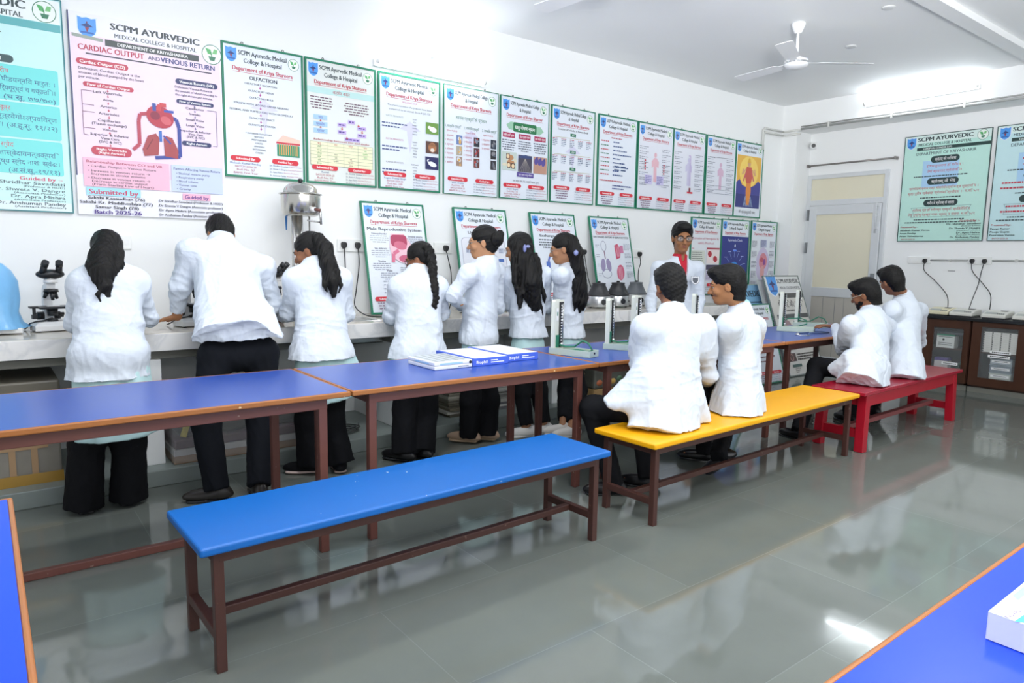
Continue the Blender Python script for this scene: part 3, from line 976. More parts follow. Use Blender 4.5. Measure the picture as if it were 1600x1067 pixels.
for u, v in ((0.43, 0.555), (0.475, 0.56), (0.52, 0.565)):
    a.ell(u, v, 0.024, 0.035, '#5a4f9a', 0.3)
    a.ell(u + 0.012, v - 0.03, 0.009, 0.014, '#4a4488')
a.rect(0.2, 0.675, 0.2, 0.042, '#5a4a9a')
a.text('एक काल धातु पोषण', 0.3, 0.696, 0.016, '#ffffff', w=0.17, bold=0.0)
a.text('रस, रक्त, मांस, मेद, अस्थि, मज्जा, शुक्र', 0.31, 0.757, 0.016, '#4a4a58', w=0.32, bold=0.0)
foot(a, ['Anjali Gupta', 'Roll No. 14', 'Batch No. 2024-25', 'BAMS First Year'], 0.785)
arts.append((a, 'chart with a green banner, three crimson headings and three square photographs', 0.007))
# --- tridosha locations
a = std('SCPM Ayurvedic Medical College', '& Hospital')
body_watermark(a)
a.text('Location of Tridosha in Human Body', 0.29, 0.215, 0.02, '#2b3440', w=0.4, bold=0.01)
for i in range(3):
    v = 0.245 + i * 0.165
    a.rect(0.25, v, 0.075, 0.03, '#2a7a5a')
    a.text(('वात', 'पित्त', 'कफ')[i], 0.287, v + 0.015, 0.016, '#ffffff', bold=0.0)
    a.line([(0.04, v + 0.05), (0.52, v + 0.042)], 0.003, '#a89a30')
    for k in range(5):
        u = 0.02 + k * 0.112
        a.lines(u, v + 0.06, 0.07, 1, 0.02, '#b0425c', 0.007, k)
        a.lines(u, v + 0.075, 0.065, 4, 0.017, '#5a6a8a', 0.006, i * 5 + k)
foot(a, None, 0.762)
arts.append((a, 'chart with three green boxes each branching into five columns', 0.009))
# --- dhatu table
a = std()
a.lines(0.19, 0.215, 0.18, 1, 0.02, '#b0425c', 0.011, 2)
for i in range(9):
    v = 0.255 + i * 0.042
    a.lines(0.04, v, 0.13, 1, 0.02, ('#c03a50', '#2a7a5a')[i % 2], 0.010, i)
    a.lines(0.22, v, 0.1 + (i * 37 % 7) * 0.03, 1, 0.02, '#33508c', 0.012, i + 20)
for i in range(4):
    a.rect(0.24 + (i % 2) * 0.1, 0.50 + (i // 2) * 0.035, 0.075, 0.012, '#33507c')
a.lines(0.03, 0.655, 0.35, 1, 0.02, '#c03a50', 0.010, 4)
a.lines(0.22, 0.70, 0.3, 2, 0.03, '#2c3f86', 0.012, 5)
foot(a, None, 0.775)
arts.append((a, 'chart with red words on its left and dark blue lines on its right', 0.013))
# --- three charts with a body figure
def figure_art(k):
    a = std(bgc='#e3e6f0')
    fc = ('#e6b8c4', '#cfcbe6', '#d9b8d0')[k]
    a.ell(0.29, 0.33, 0.022, 0.028, fc)
    a.poly([(0.27, 0.36), (0.31, 0.36), (0.35, 0.40), (0.345, 0.47), (0.315, 0.45), (0.315, 0.62), (0.265, 0.62), (0.265, 0.45), (0.235, 0.47), (0.23, 0.40)], fc)
    for i in range(8):
        a.lines(0.03, 0.25 + i * 0.055, 0.15, 2, 0.02, '#7a7f92', 0.006, i + k * 9)
        a.lines(0.4, 0.26 + i * 0.055, 0.15, 2, 0.02, '#7a7f92', 0.006, i + k * 9 + 50)
    if k == 0:
        for i in range(4):
            a.ell(0.12, 0.40 + i * 0.03, 0.011, 0.011, '#c03a50')
            a.ell(0.43, 0.43 + i * 0.03, 0.011, 0.011, '#c03a50')
        a.rect(0.12, 0.55, 0.12, 0.1, '#cfc9ea')
        a.rect(0.31, 0.55, 0.12, 0.1, '#cfc9ea')
        for u in (0.13, 0.32):
            a.lines(u, 0.56, 0.1, 5, 0.018, '#4a4a9a', 0.008, int(u * 90))
    if k == 1:
        a.line([(0.28, 0.28), (0.31, 0.28), (0.32, 0.62)], 0.012, '#cbb8e0')
        a.rect(0.27, 0.685, 0.1, 0.02, '#d42a3c')
        a.rect(0.30, 0.64, 0.03, 0.05, '#8a3a4a')
    if k == 2:
        a.line([(0.06, 0.25), (0.52, 0.24)], 0.004, '#303848')
        for i in range(3):
            a.line([(0.04, 0.58 + i * 0.045), (0.54, 0.58 + i * 0.045)], 0.003, '#707890')
    foot(a, None, 0.785)
    return a
arts.append((figure_art(0), 'chart with a pale pink body figure between red dots and violet blocks', 0.012))
arts.append((figure_art(1), 'chart with a violet outline figure above a small red stand', 0.012))
arts.append((figure_art(2), 'chart with a lilac figure over ruled lines, last before the golden picture', 0.012))
# --- devotional picture at the end of the row (plain figure before a golden disc)
a = std(dep='')
a.rect(0, 0.13, W0, 0.7, '#e6edf6')
a.rect(0.035, 0.165, 0.515, 0.64, '#e8b54a')
a.ell(0.29, 0.36, 0.2, 0.19, '#f3d268')
a.poly([(0.035, 0.50), (0.1, 0.46), (0.16, 0.53), (0.29, 0.56), (0.42, 0.52), (0.5, 0.46), (0.55, 0.49), (0.55, 0.805), (0.035, 0.805)], '#3a3f94')
a.rect(0.035, 0.64, 0.515, 0.165, '#27307c')
for k in range(9):
    a.line([(0.2 + k * 0.025, 0.79), (0.24 + k * 0.013, 0.66)], 0.006, '#b8d4f0')
a.poly([(0.25, 0.46), (0.34, 0.46), (0.35, 0.60), (0.32, 0.77), (0.26, 0.77), (0.24, 0.60)], '#e08a3c')
a.poly([(0.235, 0.30), (0.345, 0.30), (0.37, 0.42), (0.34, 0.50), (0.245, 0.50), (0.21, 0.42)], '#c9594a')
a.line([(0.22, 0.33), (0.15, 0.40), (0.17, 0.33)], 0.022, '#d9a57c')
a.line([(0.36, 0.33), (0.43, 0.40), (0.41, 0.32)], 0.022, '#d9a57c')
a.line([(0.23, 0.36), (0.18, 0.48)], 0.024, '#c85a6a')
a.line([(0.35, 0.36), (0.4, 0.47)], 0.024, '#c85a6a')
a.ell(0.29, 0.265, 0.032, 0.04, '#d9a57c')
a.poly([(0.25, 0.25), (0.27, 0.205), (0.29, 0.185), (0.31, 0.205), (0.33, 0.25)], '#e2b040')
a.text('ॐ धन्वन्तरये नमः', 0.29, 0.86, 0.036, '#38404a', w=0.36, bold=0.005)
arts.append((a, 'framed devotional picture of an orange clad figure before a golden disc', 0.013))
for (a, lb, fw), x in zip(arts, ROWX):
    pass
xs = ROWX + [ROWX[-1] + 0.0]
centres = [1.722, 2.321, 2.927, 3.547, 4.155, 4.771, 5.407, 6.005, 6.586, 7.191, 7.775]
for (a, lb, fw), x in zip(arts[:10] + arts[10:], centres):
    poster(lb, a, (x, YP, ROWZ), fw=fw, grp='charts hung in the upper row')

# --- big charts at the left end
def big_head(a, W, bar, barcol='#3c4648', sub='DEPARTMENT OF KRIYASHARIRA', u0=0.0):
    pass
W1, H1 = 0.905, 1.245
a = Art(W1, H1)
a.rect(0, 0, W1, H1, '#ecedf8')
a.rect(0.01, 0.13, W1 - 0.02, 0.86, '#f0dcee')
a.rect(0.0, 0.0, 0.008, 1.0, '#39406a')
shield(a, 0.105, 0.085, 0.10, 0.12)
a.poly([(0.02, 0.13), (0.19, 0.14), (0.19, 0.16), (0.02, 0.15)], '#9aa59a')
leaf_mark(a, 0.845, 0.115, 0.065)
a.text('SCPM AYURVEDIC', 0.50, 0.05, 0.042, '#2c383e', w=0.53, bold=0.06)
a.text('MEDICAL COLLEGE & HOSPITAL', 0.50, 0.105, 0.026, '#3d4a50', w=0.49, bold=0.03)
a.rect(0.2, 0.138, 0.56, 0.04, '#3c4648')
a.text('DEPARTMENT OF KRIYASHARIRA', 0.48, 0.158, 0.02, '#f4f4f4', w=0.42, bold=0.03)
a.text('CARDIAC OUTPUT', 0.235, 0.205, 0.036, '#b8344e', w=0.37, bold=0.04)
a.text('AND', 0.48, 0.205, 0.026, '#3c3f6a', w=0.07, bold=0.03)
a.text('VENOUS RETURN', 0.69, 0.205, 0.034, '#2f3a7a', w=0.34, bold=0.04)
a.rect(0.09, 0.238, 0.75, 0.008, '#3a3a4a')
a.rrect(0.035, 0.275, 0.29, 0.038, '#c2445a')
a.text('Cardiac Output (CO)', 0.18, 0.294, 0.02, '#ffffff', w=0.25, bold=0.03)
for i, t in enumerate(['Definition: Cardiac Output is the', 'amount of blood pumped by the heart', 'per minute.']):
    a.text(t, 0.045, 0.335 + i * 0.026, 0.016, '#4a3a48', w=0.0105 * len(t), al='l', bold=0.015)
a.rrect(0.065, 0.415, 0.285, 0.03, '#c2445a')
a.text('Flow of Cardiac Output', 0.208, 0.43, 0.016, '#ffffff', w=0.24, bold=0.02)
for i, t in enumerate(['Left Ventricle', 'Aorta', 'Arteries', 'Arterioles', 'Capillaries', '(Tissue exchange)', 'Venules', 'Superior & Inferior', 'Vena Cava', '(SVC & IVC)']):
    v = (0.47, 0.513, 0.556, 0.60, 0.643, 0.666, 0.70, 0.733, 0.755, 0.777)[i]
    a.text(t, 0.2, v, 0.016, '#3a3040', w=0.0115 * len(t), bold=0.015)
for v in (0.45, 0.484, 0.527, 0.571, 0.615, 0.678, 0.713, 0.79):
    a.arrow(0.2, v, v + 0.017, '#c2445a', 0.007)
for v in (0.47, 0.556, 0.60, 0.70):
    a.line([(0.055, v), (0.12, v)], 0.003, '#7a4a60')
a.line([(0.055, 0.47), (0.055, 0.74), (0.08, 0.745)], 0.003, '#7a4a60')
a.rrect(0.09, 0.808, 0.23, 0.056, '#c2445a')
a.text('Right Ventricle', 0.205, 0.826, 0.015, '#ffffff', w=0.17, bold=0.02)
a.text('(Right Atrium)', 0.205, 0.847, 0.014, '#ffffff', w=0.15, bold=0.02)
a.rrect(0.605, 0.31, 0.27, 0.036, '#323a68')
a.text('Venous Return (VR)', 0.74, 0.328, 0.018, '#ffffff', w=0.22, bold=0.03)
for i, t in enumerate(['Definition: Venous Return is', 'the amount of blood returning to', 'the right atrium per minute.']):
    a.text(t, 0.6, 0.365 + i * 0.025, 0.015, '#3a3a58', w=0.0085 * len(t), al='l', bold=0.015)
a.rrect(0.605, 0.445, 0.24, 0.028, '#323a68')
a.text('Flow of Venous Return', 0.725, 0.459, 0.015, '#ffffff', w=0.2, bold=0.02)
for i, t in enumerate(['Capillaries', 'Venules', 'Small Veins', 'Large Veins', 'Superior & Inferior', 'Vena Cava', '(SVC & IVC)']):
    v = (0.497, 0.533, 0.572, 0.61, 0.648, 0.668, 0.688)[i]
    a.text(t, 0.72, v, 0.015, '#2e3050', w=0.0105 * len(t), bold=0.015)
for v in (0.476, 0.509, 0.547, 0.586, 0.623, 0.70):
    a.arrow(0.72, v, v + 0.015, '#323a78', 0.007)
a.line([(0.8, 0.497), (0.86, 0.497), (0.86, 0.735), (0.83, 0.735)], 0.003, '#40446a')
a.rrect(0.63, 0.718, 0.19, 0.03, '#323a68')
a.text('Right Atrium', 0.725, 0.733, 0.015, '#ffffff', w=0.13, bold=0.02)
# heart, lungs and vessels
a.line([(0.47, 0.56), (0.38, 0.575), (0.37, 0.62), (0.37, 0.77), (0.33, 0.81)], 0.022, '#b8465a')
a.line([(0.55, 0.57), (0.60, 0.585), (0.615, 0.64), (0.615, 0.83), (0.46, 0.85)], 0.022, '#3a4a9a')
a.ell(0.50, 0.58, 0.085, 0.07, '#b8384a', 0.35)
a.ell(0.47, 0.575, 0.03, 0.028, '#8a2a44', 0.2)
a.ell(0.535, 0.60, 0.034, 0.026, '#d0606a', 0.5)
a.rect(0.455, 0.495, 0.022, 0.05, '#3450a0')
a.line([(0.49, 0.54), (0.5, 0.50), (0.54, 0.50)], 0.026, '#cc4a50')
a.rect(0.525, 0.53, 0.06, 0.016, '#3a56b0')
a.poly([(0.47, 0.69), (0.42, 0.71), (0.385, 0.80), (0.395, 0.845), (0.48, 0.83), (0.49, 0.72)], '#a8484e')
a.poly([(0.53, 0.70), (0.57, 0.71), (0.605, 0.79), (0.60, 0.845), (0.52, 0.835), (0.515, 0.72)], '#a8484e')
a.rect(0.49, 0.67, 0.016, 0.07, '#3a70c0')
a.line([(0.515, 0.70), (0.56, 0.75)], 0.01, '#3a4aa0')
a.line([(0.45, 0.73), (0.41, 0.80)], 0.006, '#7a2a38')
a.rect(0.04, 0.885, 0.50, 0.18, '#f2bcd2')
a.text('Relationship Between CO and VR', 0.06, 0.908, 0.017, '#a83a5a', w=0.44, al='l', bold=0.02)
for i, t in enumerate(['• Cardiac Output = Venous Return', '• Increase in venous return →', 'Increase in stroke volume', '• Decrease in venous return →', 'Decrease in cardiac output', '(Frank-Starling Law of Heart)']):
    a.text(t, 0.065 if '•' in t else 0.085, (0.935, 0.965, 0.985, 1.01, 1.03, 1.05)[i], 0.015, '#50384c', w=0.0123 * len(t), al='l', bold=0.015)
a.rect(0.555, 0.885, 0.33, 0.18, '#c9d6f6')
a.text('Factors Affecting Venous Return', 0.57, 0.91, 0.017, '#3a3f6a', w=0.3, al='l', bold=0.02)
for i, t in enumerate(['• Skeletal muscle pump', '• Respiratory pump', '• Blood volume', '• Venous tone', '• Gravity']):
    a.text(t, 0.585, 0.94 + i * 0.026, 0.015, '#40446a', w=0.0098 * len(t), al='l', bold=0.015)
a.rect(0.05, 1.07, 0.31, 0.05, '#9fdcf0')
a.text('Submitted by', 0.205, 1.096, 0.032, '#c03a5e', w=0.28, bold=0.04)
for i, t in enumerate(['Sakshi Kasaudhan (76)', 'Sakshi Kr. Maddheshiya (77)', 'Samar Singh (78)']):
    a.text(t, 0.22, 1.134 + i * 0.029, 0.019, '#262a3a', w=0.0155 * len(t), bold=0.03)
a.text('Batch 2025-26', 0.225, 1.224, 0.027, '#4a2f86', w=0.27, bold=0.04)
a.rect(0.62, 1.075, 0.18, 0.042, '#f2b2cc')
a.text('Guided by', 0.71, 1.097, 0.025, '#4a2f86', w=0.155, bold=0.04)
for i, t in enumerate(['Dr Shridhar Savadatti (Professor & HOD)', 'Dr Shweta V Dangre (Associate professor)', 'Dr Apra Mishra (Associate professor)', 'Dr Anshuman Pandey (Assistant Professor)']):
    a.text(t, 0.47, 1.132 + i * 0.031, 0.016, '#262a3a', w=0.41, al='l', bold=0.02)
poster('large pale pink chart headed CARDIAC OUTPUT AND VENOUS RETURN with a heart and lungs', a, (0.975, YP, 1.618), fw=0, hooks=0, grp='large charts on the left wall')

W2 = 0.92
a = Art(W2, 1.285)
a.rect(0, 0, W2, 1.285, '#dff0f0')
a.rect(0.006, 0.006, W2 - 0.012, 1.22, '#c9f1ee')
a.rect(0.012, 0.012, W2 - 0.024, 0.135, '#eef6f6')
leaf_mark(a, 0.83, 0.085, 0.062)
a.text('SCPM AYURVEDIC', 0.735, 0.065, 0.05, '#3c4f50', w=0.62, al='r', bold=0.05)
a.text('MEDICAL COLLEGE & HOSPITAL', 0.72, 0.125, 0.032, '#3c4f50', w=0.6, al='r', bold=0.03)
a.rect(0.012, 0.15, W2 - 0.024, 0.045, '#62b3b6')
a.text('KRIYASHARIR', 0.60, 0.222, 0.032, '#4a5a5a', w=0.3, al='r', bold=0.03)
a.rect(0.28, 0.243, 0.33, 0.004, '#4a5a5a')
a.rrect(0.3, 0.315, 0.2, 0.045, '#3b5558')
a.rrect(0.42, 0.37, 0.24, 0.045, '#3b5558')
a.text('स्वेद', 0.45, 0.338, 0.024, '#ffffff', bold=0.0)
a.text('मल', 0.58, 0.393, 0.024, '#ffffff', bold=0.0)
for i, (hd, ls) in enumerate((('पुरीष', ['गदं धान्यानि पीडयन्निव मारुतः ।', 'वयन् कुक्षिं तिर्यगूर्ध्वं च गच्छति ।।', '(च.सू. ७७/७०)']), ('मूत्र', ['मूत्रेऽल्प मूत्रवेगोऽल्पविवर्ण', 'मूत्रमेव वा। (अ.हृ.सू. ११/२२)']), ('स्वेद', ['स्तब्धरोमतास्वेदावनत्वक्परि', 'ल्स्यापपारुष्य स्वेद नाशः स्वेदः।', '(अ.सं.सू.-१९/११)']))):
    v = 0.425 + i * 0.215
    a.rrect(0.03, v, W2 - 0.07, 0.205, '#74e0dc', 0.012)
    a.text(hd, 0.6, v + 0.035, 0.026, '#d0405a', bold=0.0)
    for k, t in enumerate(ls):
        a.text(t, 0.86, v + 0.085 + k * 0.05, 0.028, '#2f4f86', w=0.45 if k < 2 and not t.startswith('(') else 0.26, al='r', bold=0.0)
a.text('Guided by :-', 0.87, 1.085, 0.022, '#d0406a', w=0.22, al='r', bold=0.02)
for i, (t, q) in enumerate((('Dr. Shridhar Savadatti', '(Professor & HOD)'), ('Dr. Shweta V. Dangre', '(Associate Professor)'), ('Dr. Apra Mishra', '(Associate Professor)'), ('Dr. Anshuman Pandey', '(Assistant Professor)'))):
    a.text(t, 0.88, 1.112 + i * 0.041, 0.02, '#3a5060', w=0.0185 * len(t), al='r', bold=0.01)
    a.text(q, 0.88, 1.133 + i * 0.041, 0.011, '#3a5060', w=0.0125 * len(q), al='r', bold=0.01)
poster('large turquoise chart of sanskrit verses cut off by the left edge of the photo', a, (0.497 - W2 / 2, YP, 1.622), fw=0.006, frame='#2f7f86', hooks=0, grp='large charts on the left wall')

# --- lower row leaning on the counter
LEAN = math.atan2(0.2, 0.92)
def lean(lb, a, x, ztop=1.84, dy=0.2, z0=CT + 0.009, w=None):
    H = a.H
    ang = math.asin(min(1, dy / H))
    # bottom edge forward of the wall, top edge resting on it
    y0 = YW - 0.018 - dy
    poster(lb, a, (x, y0, z0), rx=-ang, fw=0.013, grp='charts leaning on the counter', hooks=2)

a = std(title='Male Reproductive System', tcol='#4a5058')
a.H = 0.925
for i, (u, v, t) in enumerate(((0.14, 0.262, 'Urinary bladder'), (0.14, 0.385, 'Vas deferens'), (0.14, 0.49, 'Urethra'), (0.2, 0.57, 'Penis'), (0.47, 0.28, 'Seminal vesicle'), (0.49, 0.36, 'Prostate'), (0.38, 0.525, 'Scrotum'))):
    a.text(t, u, v, 0.016, '#5a5a70', w=0.0092 * len(t), bold=0.02)
    a.lines(u - 0.09, v + 0.018, 0.17, 4, 0.017, '#8a8fa2', 0.005, i, 'c')
a.poly([(0.24, 0.26), (0.36, 0.26), (0.43, 0.36), (0.39, 0.52), (0.3, 0.50), (0.23, 0.45), (0.22, 0.37)], '#eec3d0')
a.rrect(0.235, 0.27, 0.15, 0.10, '#b03a5e', 0.03)
a.ell(0.32, 0.36, 0.06, 0.035, '#d06a86', 0.2)
a.line([(0.3, 0.40), (0.25, 0.43), (0.24, 0.50)], 0.03, '#d8708e')
a.ell(0.35, 0.47, 0.055, 0.03, '#c85a7c')
for i in range(4):
    a.lines(0.13, 0.655 + i * 0.03, 0.1, 1, 0.01, '#9aa0b4', 0.006, i)
    a.arrow(0.26, 0.645 + i * 0.03, 0.665 + i * 0.03, '#d070b0', 0.006)
foot(a, None, 0.785)
lean('leaning chart headed Male Reproductive System right of the steel urn', a, 2.755)
a = std(title='Urinary System', tcol='#4a5058')
a.rrect(0.05, 0.27, 0.48, 0.42, '#a8a8bc', 0.04)
a.rrect(0.055, 0.275, 0.47, 0.41, '#e6e9f2', 0.038)
for u, v in ((0.09, 0.36), (0.45, 0.36)):
    a.rect(u, v, 0.06, 0.05, '#c2c9da')
    a.lines(u + 0.006, v + 0.01, 0.048, 3, 0.013, '#6a7290', 0.006, int(u * 100))
a.rect(0.44, 0.46, 0.06, 0.03, '#4a70b8')
a.rect(0.37, 0.50, 0.012, 0.12, '#b09a8a')
a.rect(0.41, 0.62, 0.13, 0.09, '#d98a3a')
foot(a, None, 0.785)
lean('leaning chart with a grey rounded outline behind the person with crossed arms', a, 3.64, 1.85)
a = std(title='Exchange of Gases', tcol='#2b3440')
a.lines(0.06, 0.26, 0.45, 4, 0.025, '#3a4450', 0.011, 3, 'c')
a.ring(0.30, 0.50, 0.14, 0.13, 0.02, '#5a6ab8', t0=90, t1=330)
a.ring(0.30, 0.50, 0.14, 0.13, 0.02, '#c84a5e', t0=-30, t1=90)
for u, v, c in ((0.30, 0.37, '#7a78c8'), (0.30, 0.63, '#c84a5e'), (0.43, 0.56, '#8f86d0')):
    a.ring(u, v, 0.055, 0.055, 0.018, c)
a.rect(0.14, 0.48, 0.05, 0.045, '#5a78c8')
a.rect(0.36, 0.70, 0.12, 0.05, '#a8506a')
foot(a, None, 0.785)
lean('leaning chart headed Exchange of Gases with red and blue rings', a, 4.51, 1.86)
a = std(bgc='#e2e8f0')
a.text('FUNCTION AND ANATOMY OF RESPIRATORY SYSTEM', 0.29, 0.215, 0.022, '#2b3440', w=0.52, bold=0.03)
a.ring(0.16, 0.31, 0.04, 0.055, 0.006, '#8a90a8')
a.line([(0.16, 0.36), (0.165, 0.45)], 0.014, '#8a6a80')
a.ell(0.125, 0.51, 0.034, 0.07, '#9a90b4', 0.15)
a.ell(0.205, 0.51, 0.034, 0.07, '#9a90b4', -0.15)
a.ring(0.165, 0.60, 0.07, 0.05, 0.006, '#8a90a8')
a.poly([(0.32, 0.30), (0.37, 0.28), (0.41, 0.34), (0.39, 0.43), (0.33, 0.45)], '#c85070')
a.rect(0.40, 0.30, 0.05, 0.08, '#c87aa0')
a.ell(0.37, 0.59, 0.055, 0.085, '#d0607e', 0.2)
for i in range(3):
    a.line([(0.35 + i * 0.02, 0.53), (0.345 + i * 0.022, 0.66)], 0.006, '#e8c0cc')
    a.line([(0.345 + i * 0.02, 0.31), (0.35 + i * 0.015, 0.42)], 0.005, '#e8c0cc')
for i in range(4):
    a.lines(0.46, 0.28 + i * 0.1, 0.1, 5, 0.015, '#7a8094', 0.005, i)
    a.lines(0.04, 0.3 + i * 0.1, 0.06, 2, 0.02, '#7a8094', 0.005, i + 8)
foot(a, None, 0.785)
lean('leaning chart headed FUNCTION AND ANATOMY OF RESPIRATORY SYSTEM behind the centrifuges', a, 5.30, 1.85)
# --- three charts hung low in the corner
a = std(bgc='#e4e8ee')
a.text('Estimation of Hemoglobin by', 0.29, 0.245, 0.028, '#c04a6a', w=0.5, bold=0.0)
a.text("sahli's Method", 0.29, 0.30, 0.028, '#c04a6a', w=0.3, bold=0.0)
a.text('Aim', 0.05, 0.365, 0.018, '#c03a50', bold=0.02)
a.rect(0.02, 0.39, 0.26, 0.36, '#d6dbd2')
a.lines(0.03, 0.41, 0.22, 14, 0.024, '#6a726a', 0.008, 6)
a.rect(0.31, 0.355, 0.25, 0.02, '#b03048')
a.rect(0.31, 0.375, 0.25, 0.17, '#f0e4e4')
a.ell(0.37, 0.43, 0.04, 0.036, '#b82a3c', 0.4)
a.ell(0.48, 0.49, 0.042, 0.036, '#b82a3c', 0.4)
a.rect(0.31, 0.56, 0.25, 0.06, '#4a4460')
a.rect(0.31, 0.63, 0.25, 0.12, '#c9c2d8')
a.lines(0.32, 0.64, 0.22, 4, 0.025, '#6a5f80', 0.008, 9)
foot(a, None, 0.785)
poster('chart headed Estimation of Hemoglobin, hung low beside the person in the red shirt', a, (6.975, YP, 0.965), grp='charts hung low in the corner')
a = std()
a.rect(0.013, 0.21, W0 - 0.026, 0.70, '#1e2f86')
a.text('Ayurvedic Clock', 0.29, 0.255, 0.032, '#e6ecff', w=0.3, bold=0.0)
a.ell(0.29, 0.62, 0.10, 0.095, '#2f8fe0')
a.ell(0.29, 0.62, 0.05, 0.047, '#6fc0f4')
for i in range(13):
    t = math.radians(-170 + i * 26)
    a.line([(0.29 + 0.13 * math.cos(t), 0.6 + 0.13 * math.sin(t)), (0.29 + 0.2 * math.cos(t), 0.6 + 0.2 * math.sin(t))], 0.005, '#9ab4f0')
    a.lines(0.29 + 0.215 * math.cos(t) - 0.03, 0.6 + 0.23 * math.sin(t), 0.06, 1, 0.01, '#c9d6ff', 0.007, i)
a.ell(0.29, 0.325, 0.014, 0.018, '#dfe8ff')
a.rect(0.25, 0.375, 0.08, 0.02, '#5a8cf0')
for u in (0.07, 0.5):
    a.rect(u - 0.03, 0.68, 0.06, 0.03, '#8fb8ff')
    a.ell(u, 0.66, 0.016, 0.02, '#8fb8ff')
poster('chart with a dark blue field headed Ayurvedic Clock', a, (7.565, YP, 0.97), grp='charts hung low in the corner')
a = std()
a.ell(0.29, 0.56, 0.15, 0.22, '#cfc6e4')
a.ell(0.30, 0.52, 0.09, 0.11, '#d88a98')
a.ell(0.29, 0.66, 0.05, 0.08, '#e0a8a8')
a.ell(0.33, 0.53, 0.03, 0.04, '#8f4a9a')
a.ell(0.27, 0.5, 0.04, 0.03, '#c05468')
for i in range(5):
    a.rect(0.03, 0.25 + i * 0.13, 0.12, 0.1, '#dfe3ec')
    a.lines(0.035, 0.26 + i * 0.13, 0.11, 5, 0.017, '#59607a', 0.007, i)
    a.rect(0.43, 0.25 + i * 0.13, 0.12, 0.1, '#dfe3ec')
    a.lines(0.435, 0.26 + i * 0.13, 0.11, 5, 0.017, '#59607a', 0.007, i + 30)
a.rect(0.22, 0.24, 0.13, 0.1, '#b6bcd8')
a.lines(0.23, 0.25, 0.11, 5, 0.017, '#404a7a', 0.007, 77)
poster('chart with a pink organ in a lilac oval, hung low nearest the pilaster', a, (8.19, YP, 0.975), grp='charts hung low in the corner')

# --- two large charts on the back wall
def back_art(names, left=True):
    a = Art(0.90, 1.225)
    a.rect(0, 0, 0.9, 1.225, '#bfe8dd' if left else '#c6e6ea')
    a.rect(0.006, 0.006, 0.888, 0.085, '#dcefea')
    shield(a, 0.075, 0.085, 0.095, 0.125)
    a.text('SCPM AYURVEDIC', 0.43, 0.047, 0.046, '#26383c', w=0.57, bold=0.05)
    a.text('MEDICAL COLLEGE & HOSPITAL', 0.43, 0.108, 0.03, '#26383c', w=0.55, bold=0.03)
    leaf_mark(a, 0.81, 0.065, 0.055)
    a.rect(0.14, 0.14, 0.755, 0.036, '#24423e')
    a.text('HARIPUR-GONDA (UP)', 0.36, 0.158, 0.02, '#e8f4f0', w=0.3, bold=0.03)
    a.text('DEPARTMENT OF KRIYASHARIR', 0.45, 0.212, 0.033, '#2d3f48', w=0.62, bold=0.01)
    a.rect(0.22, 0.30, 0.38, 0.3, '#a9d0ee')
    T = ['स्रोतस् की परिभाषा', 'स्रोतस् के भेद', 'शरीर में स्रोतस् के कार्य'] if left else ['', '', '']
    for i, (v, t) in enumerate(zip((0.25, 0.50, 0.745), T)):
        a.rrect(0.3 - 0.02 * i, v, 0.3 + 0.03 * i, 0.075, '#223c3c')
        if not left:
            a.lines(0.36, v + 0.028, 0.2, 1, 0.02, '#e8f0f0', 0.02, i)
            continue
        a.text(t, 0.455 - 0.005 * i, v + 0.037, 0.032, '#ffffff', w=0.22 + 0.03 * i, bold=0.0)
    for v, t, w in ((0.36, 'दोषधातुमलानां हि शरीरम् ।', 0.38), (0.42, 'तेषां स्रवणात् स्रोतांसि ।।', 0.36), (0.61, 'प्राणोदकान्नरस रक्त मांसमेदोऽस्थि मज्ज शुक्राणि च ।', 0.72), (0.665, 'मूत्र पुरीष स्वेदवह स्रोतांसि त्रयोदश ।। च.वि. ५/१', 0.74), (0.86, 'स्रोतस् मूल हि शरीरस्य प्रकृतिः स्थितिरिति च', 0.60), (0.915, 'तेषु दुष्टेषु देहस्य नाशः स्याद् न संशयः च.वि. ५/१', 0.70)):
        if left:
            a.text(t, 0.45, v, 0.028, '#c03a4e', w=w, bold=0.0)
        else:
            a.lines(0.45 - w / 2, v - 0.01, w, 1, 0.02, '#c03a4e', 0.018, int(v * 100))
    for v, w, k in ((0.47, 0.64, 1), (0.715, 0.46, 2), (0.968, 0.56, 3), (1.0, 0.76, 4)):
        a.lines(0.45 - w / 2, v, w, 1, 0.02, '#37484c', 0.012, k)
    a.line([(0.13, 0.835), (0.76, 0.82), (0.73, 0.875), (0.76, 0.94), (0.13, 0.945), (0.16, 0.89), (0.13, 0.835)], 0.003, '#6a8a90')
    a.text('Presented by:-', 0.03, 1.055, 0.021, '#b04a50', w=0.19, al='l', bold=0.02)
    for i, t in enumerate(names):
        a.text(t, 0.025, 1.095 + i * 0.034, 0.02, '#24403e', w=0.0165 * len(t), al='l', bold=0.02)
    a.text('BATCH 2025-26', 0.05, 1.2, 0.017, '#b04a50', w=0.15, al='l', bold=0.01)
    a.text('Guided by :-', 0.86, 0.995, 0.023, '#b04a50', w=0.2, al='r', bold=0.03)
    for i, (t, q) in enumerate((('Dr. Shridhar Savadatti', '(Professor & HOD)'), ('Dr. Shweta V. Dongre', '(Associate Professor)'), ('Dr. Apra Mishra', '(Associate Professor)'), ('Dr. Anshuman Pandey', '(Assistant Professor)'))):
        a.text(t, 0.87, 1.03 + i * 0.05, 0.02, '#24403e', w=0.0155 * len(t), al='r', bold=0.02)
        a.text(q, 0.87, 1.055 + i * 0.05, 0.012, '#24403e', w=0.011 * len(q), al='r', bold=0.01)
    return a
pc = at(1481, 290, 0, XW - 0.016)
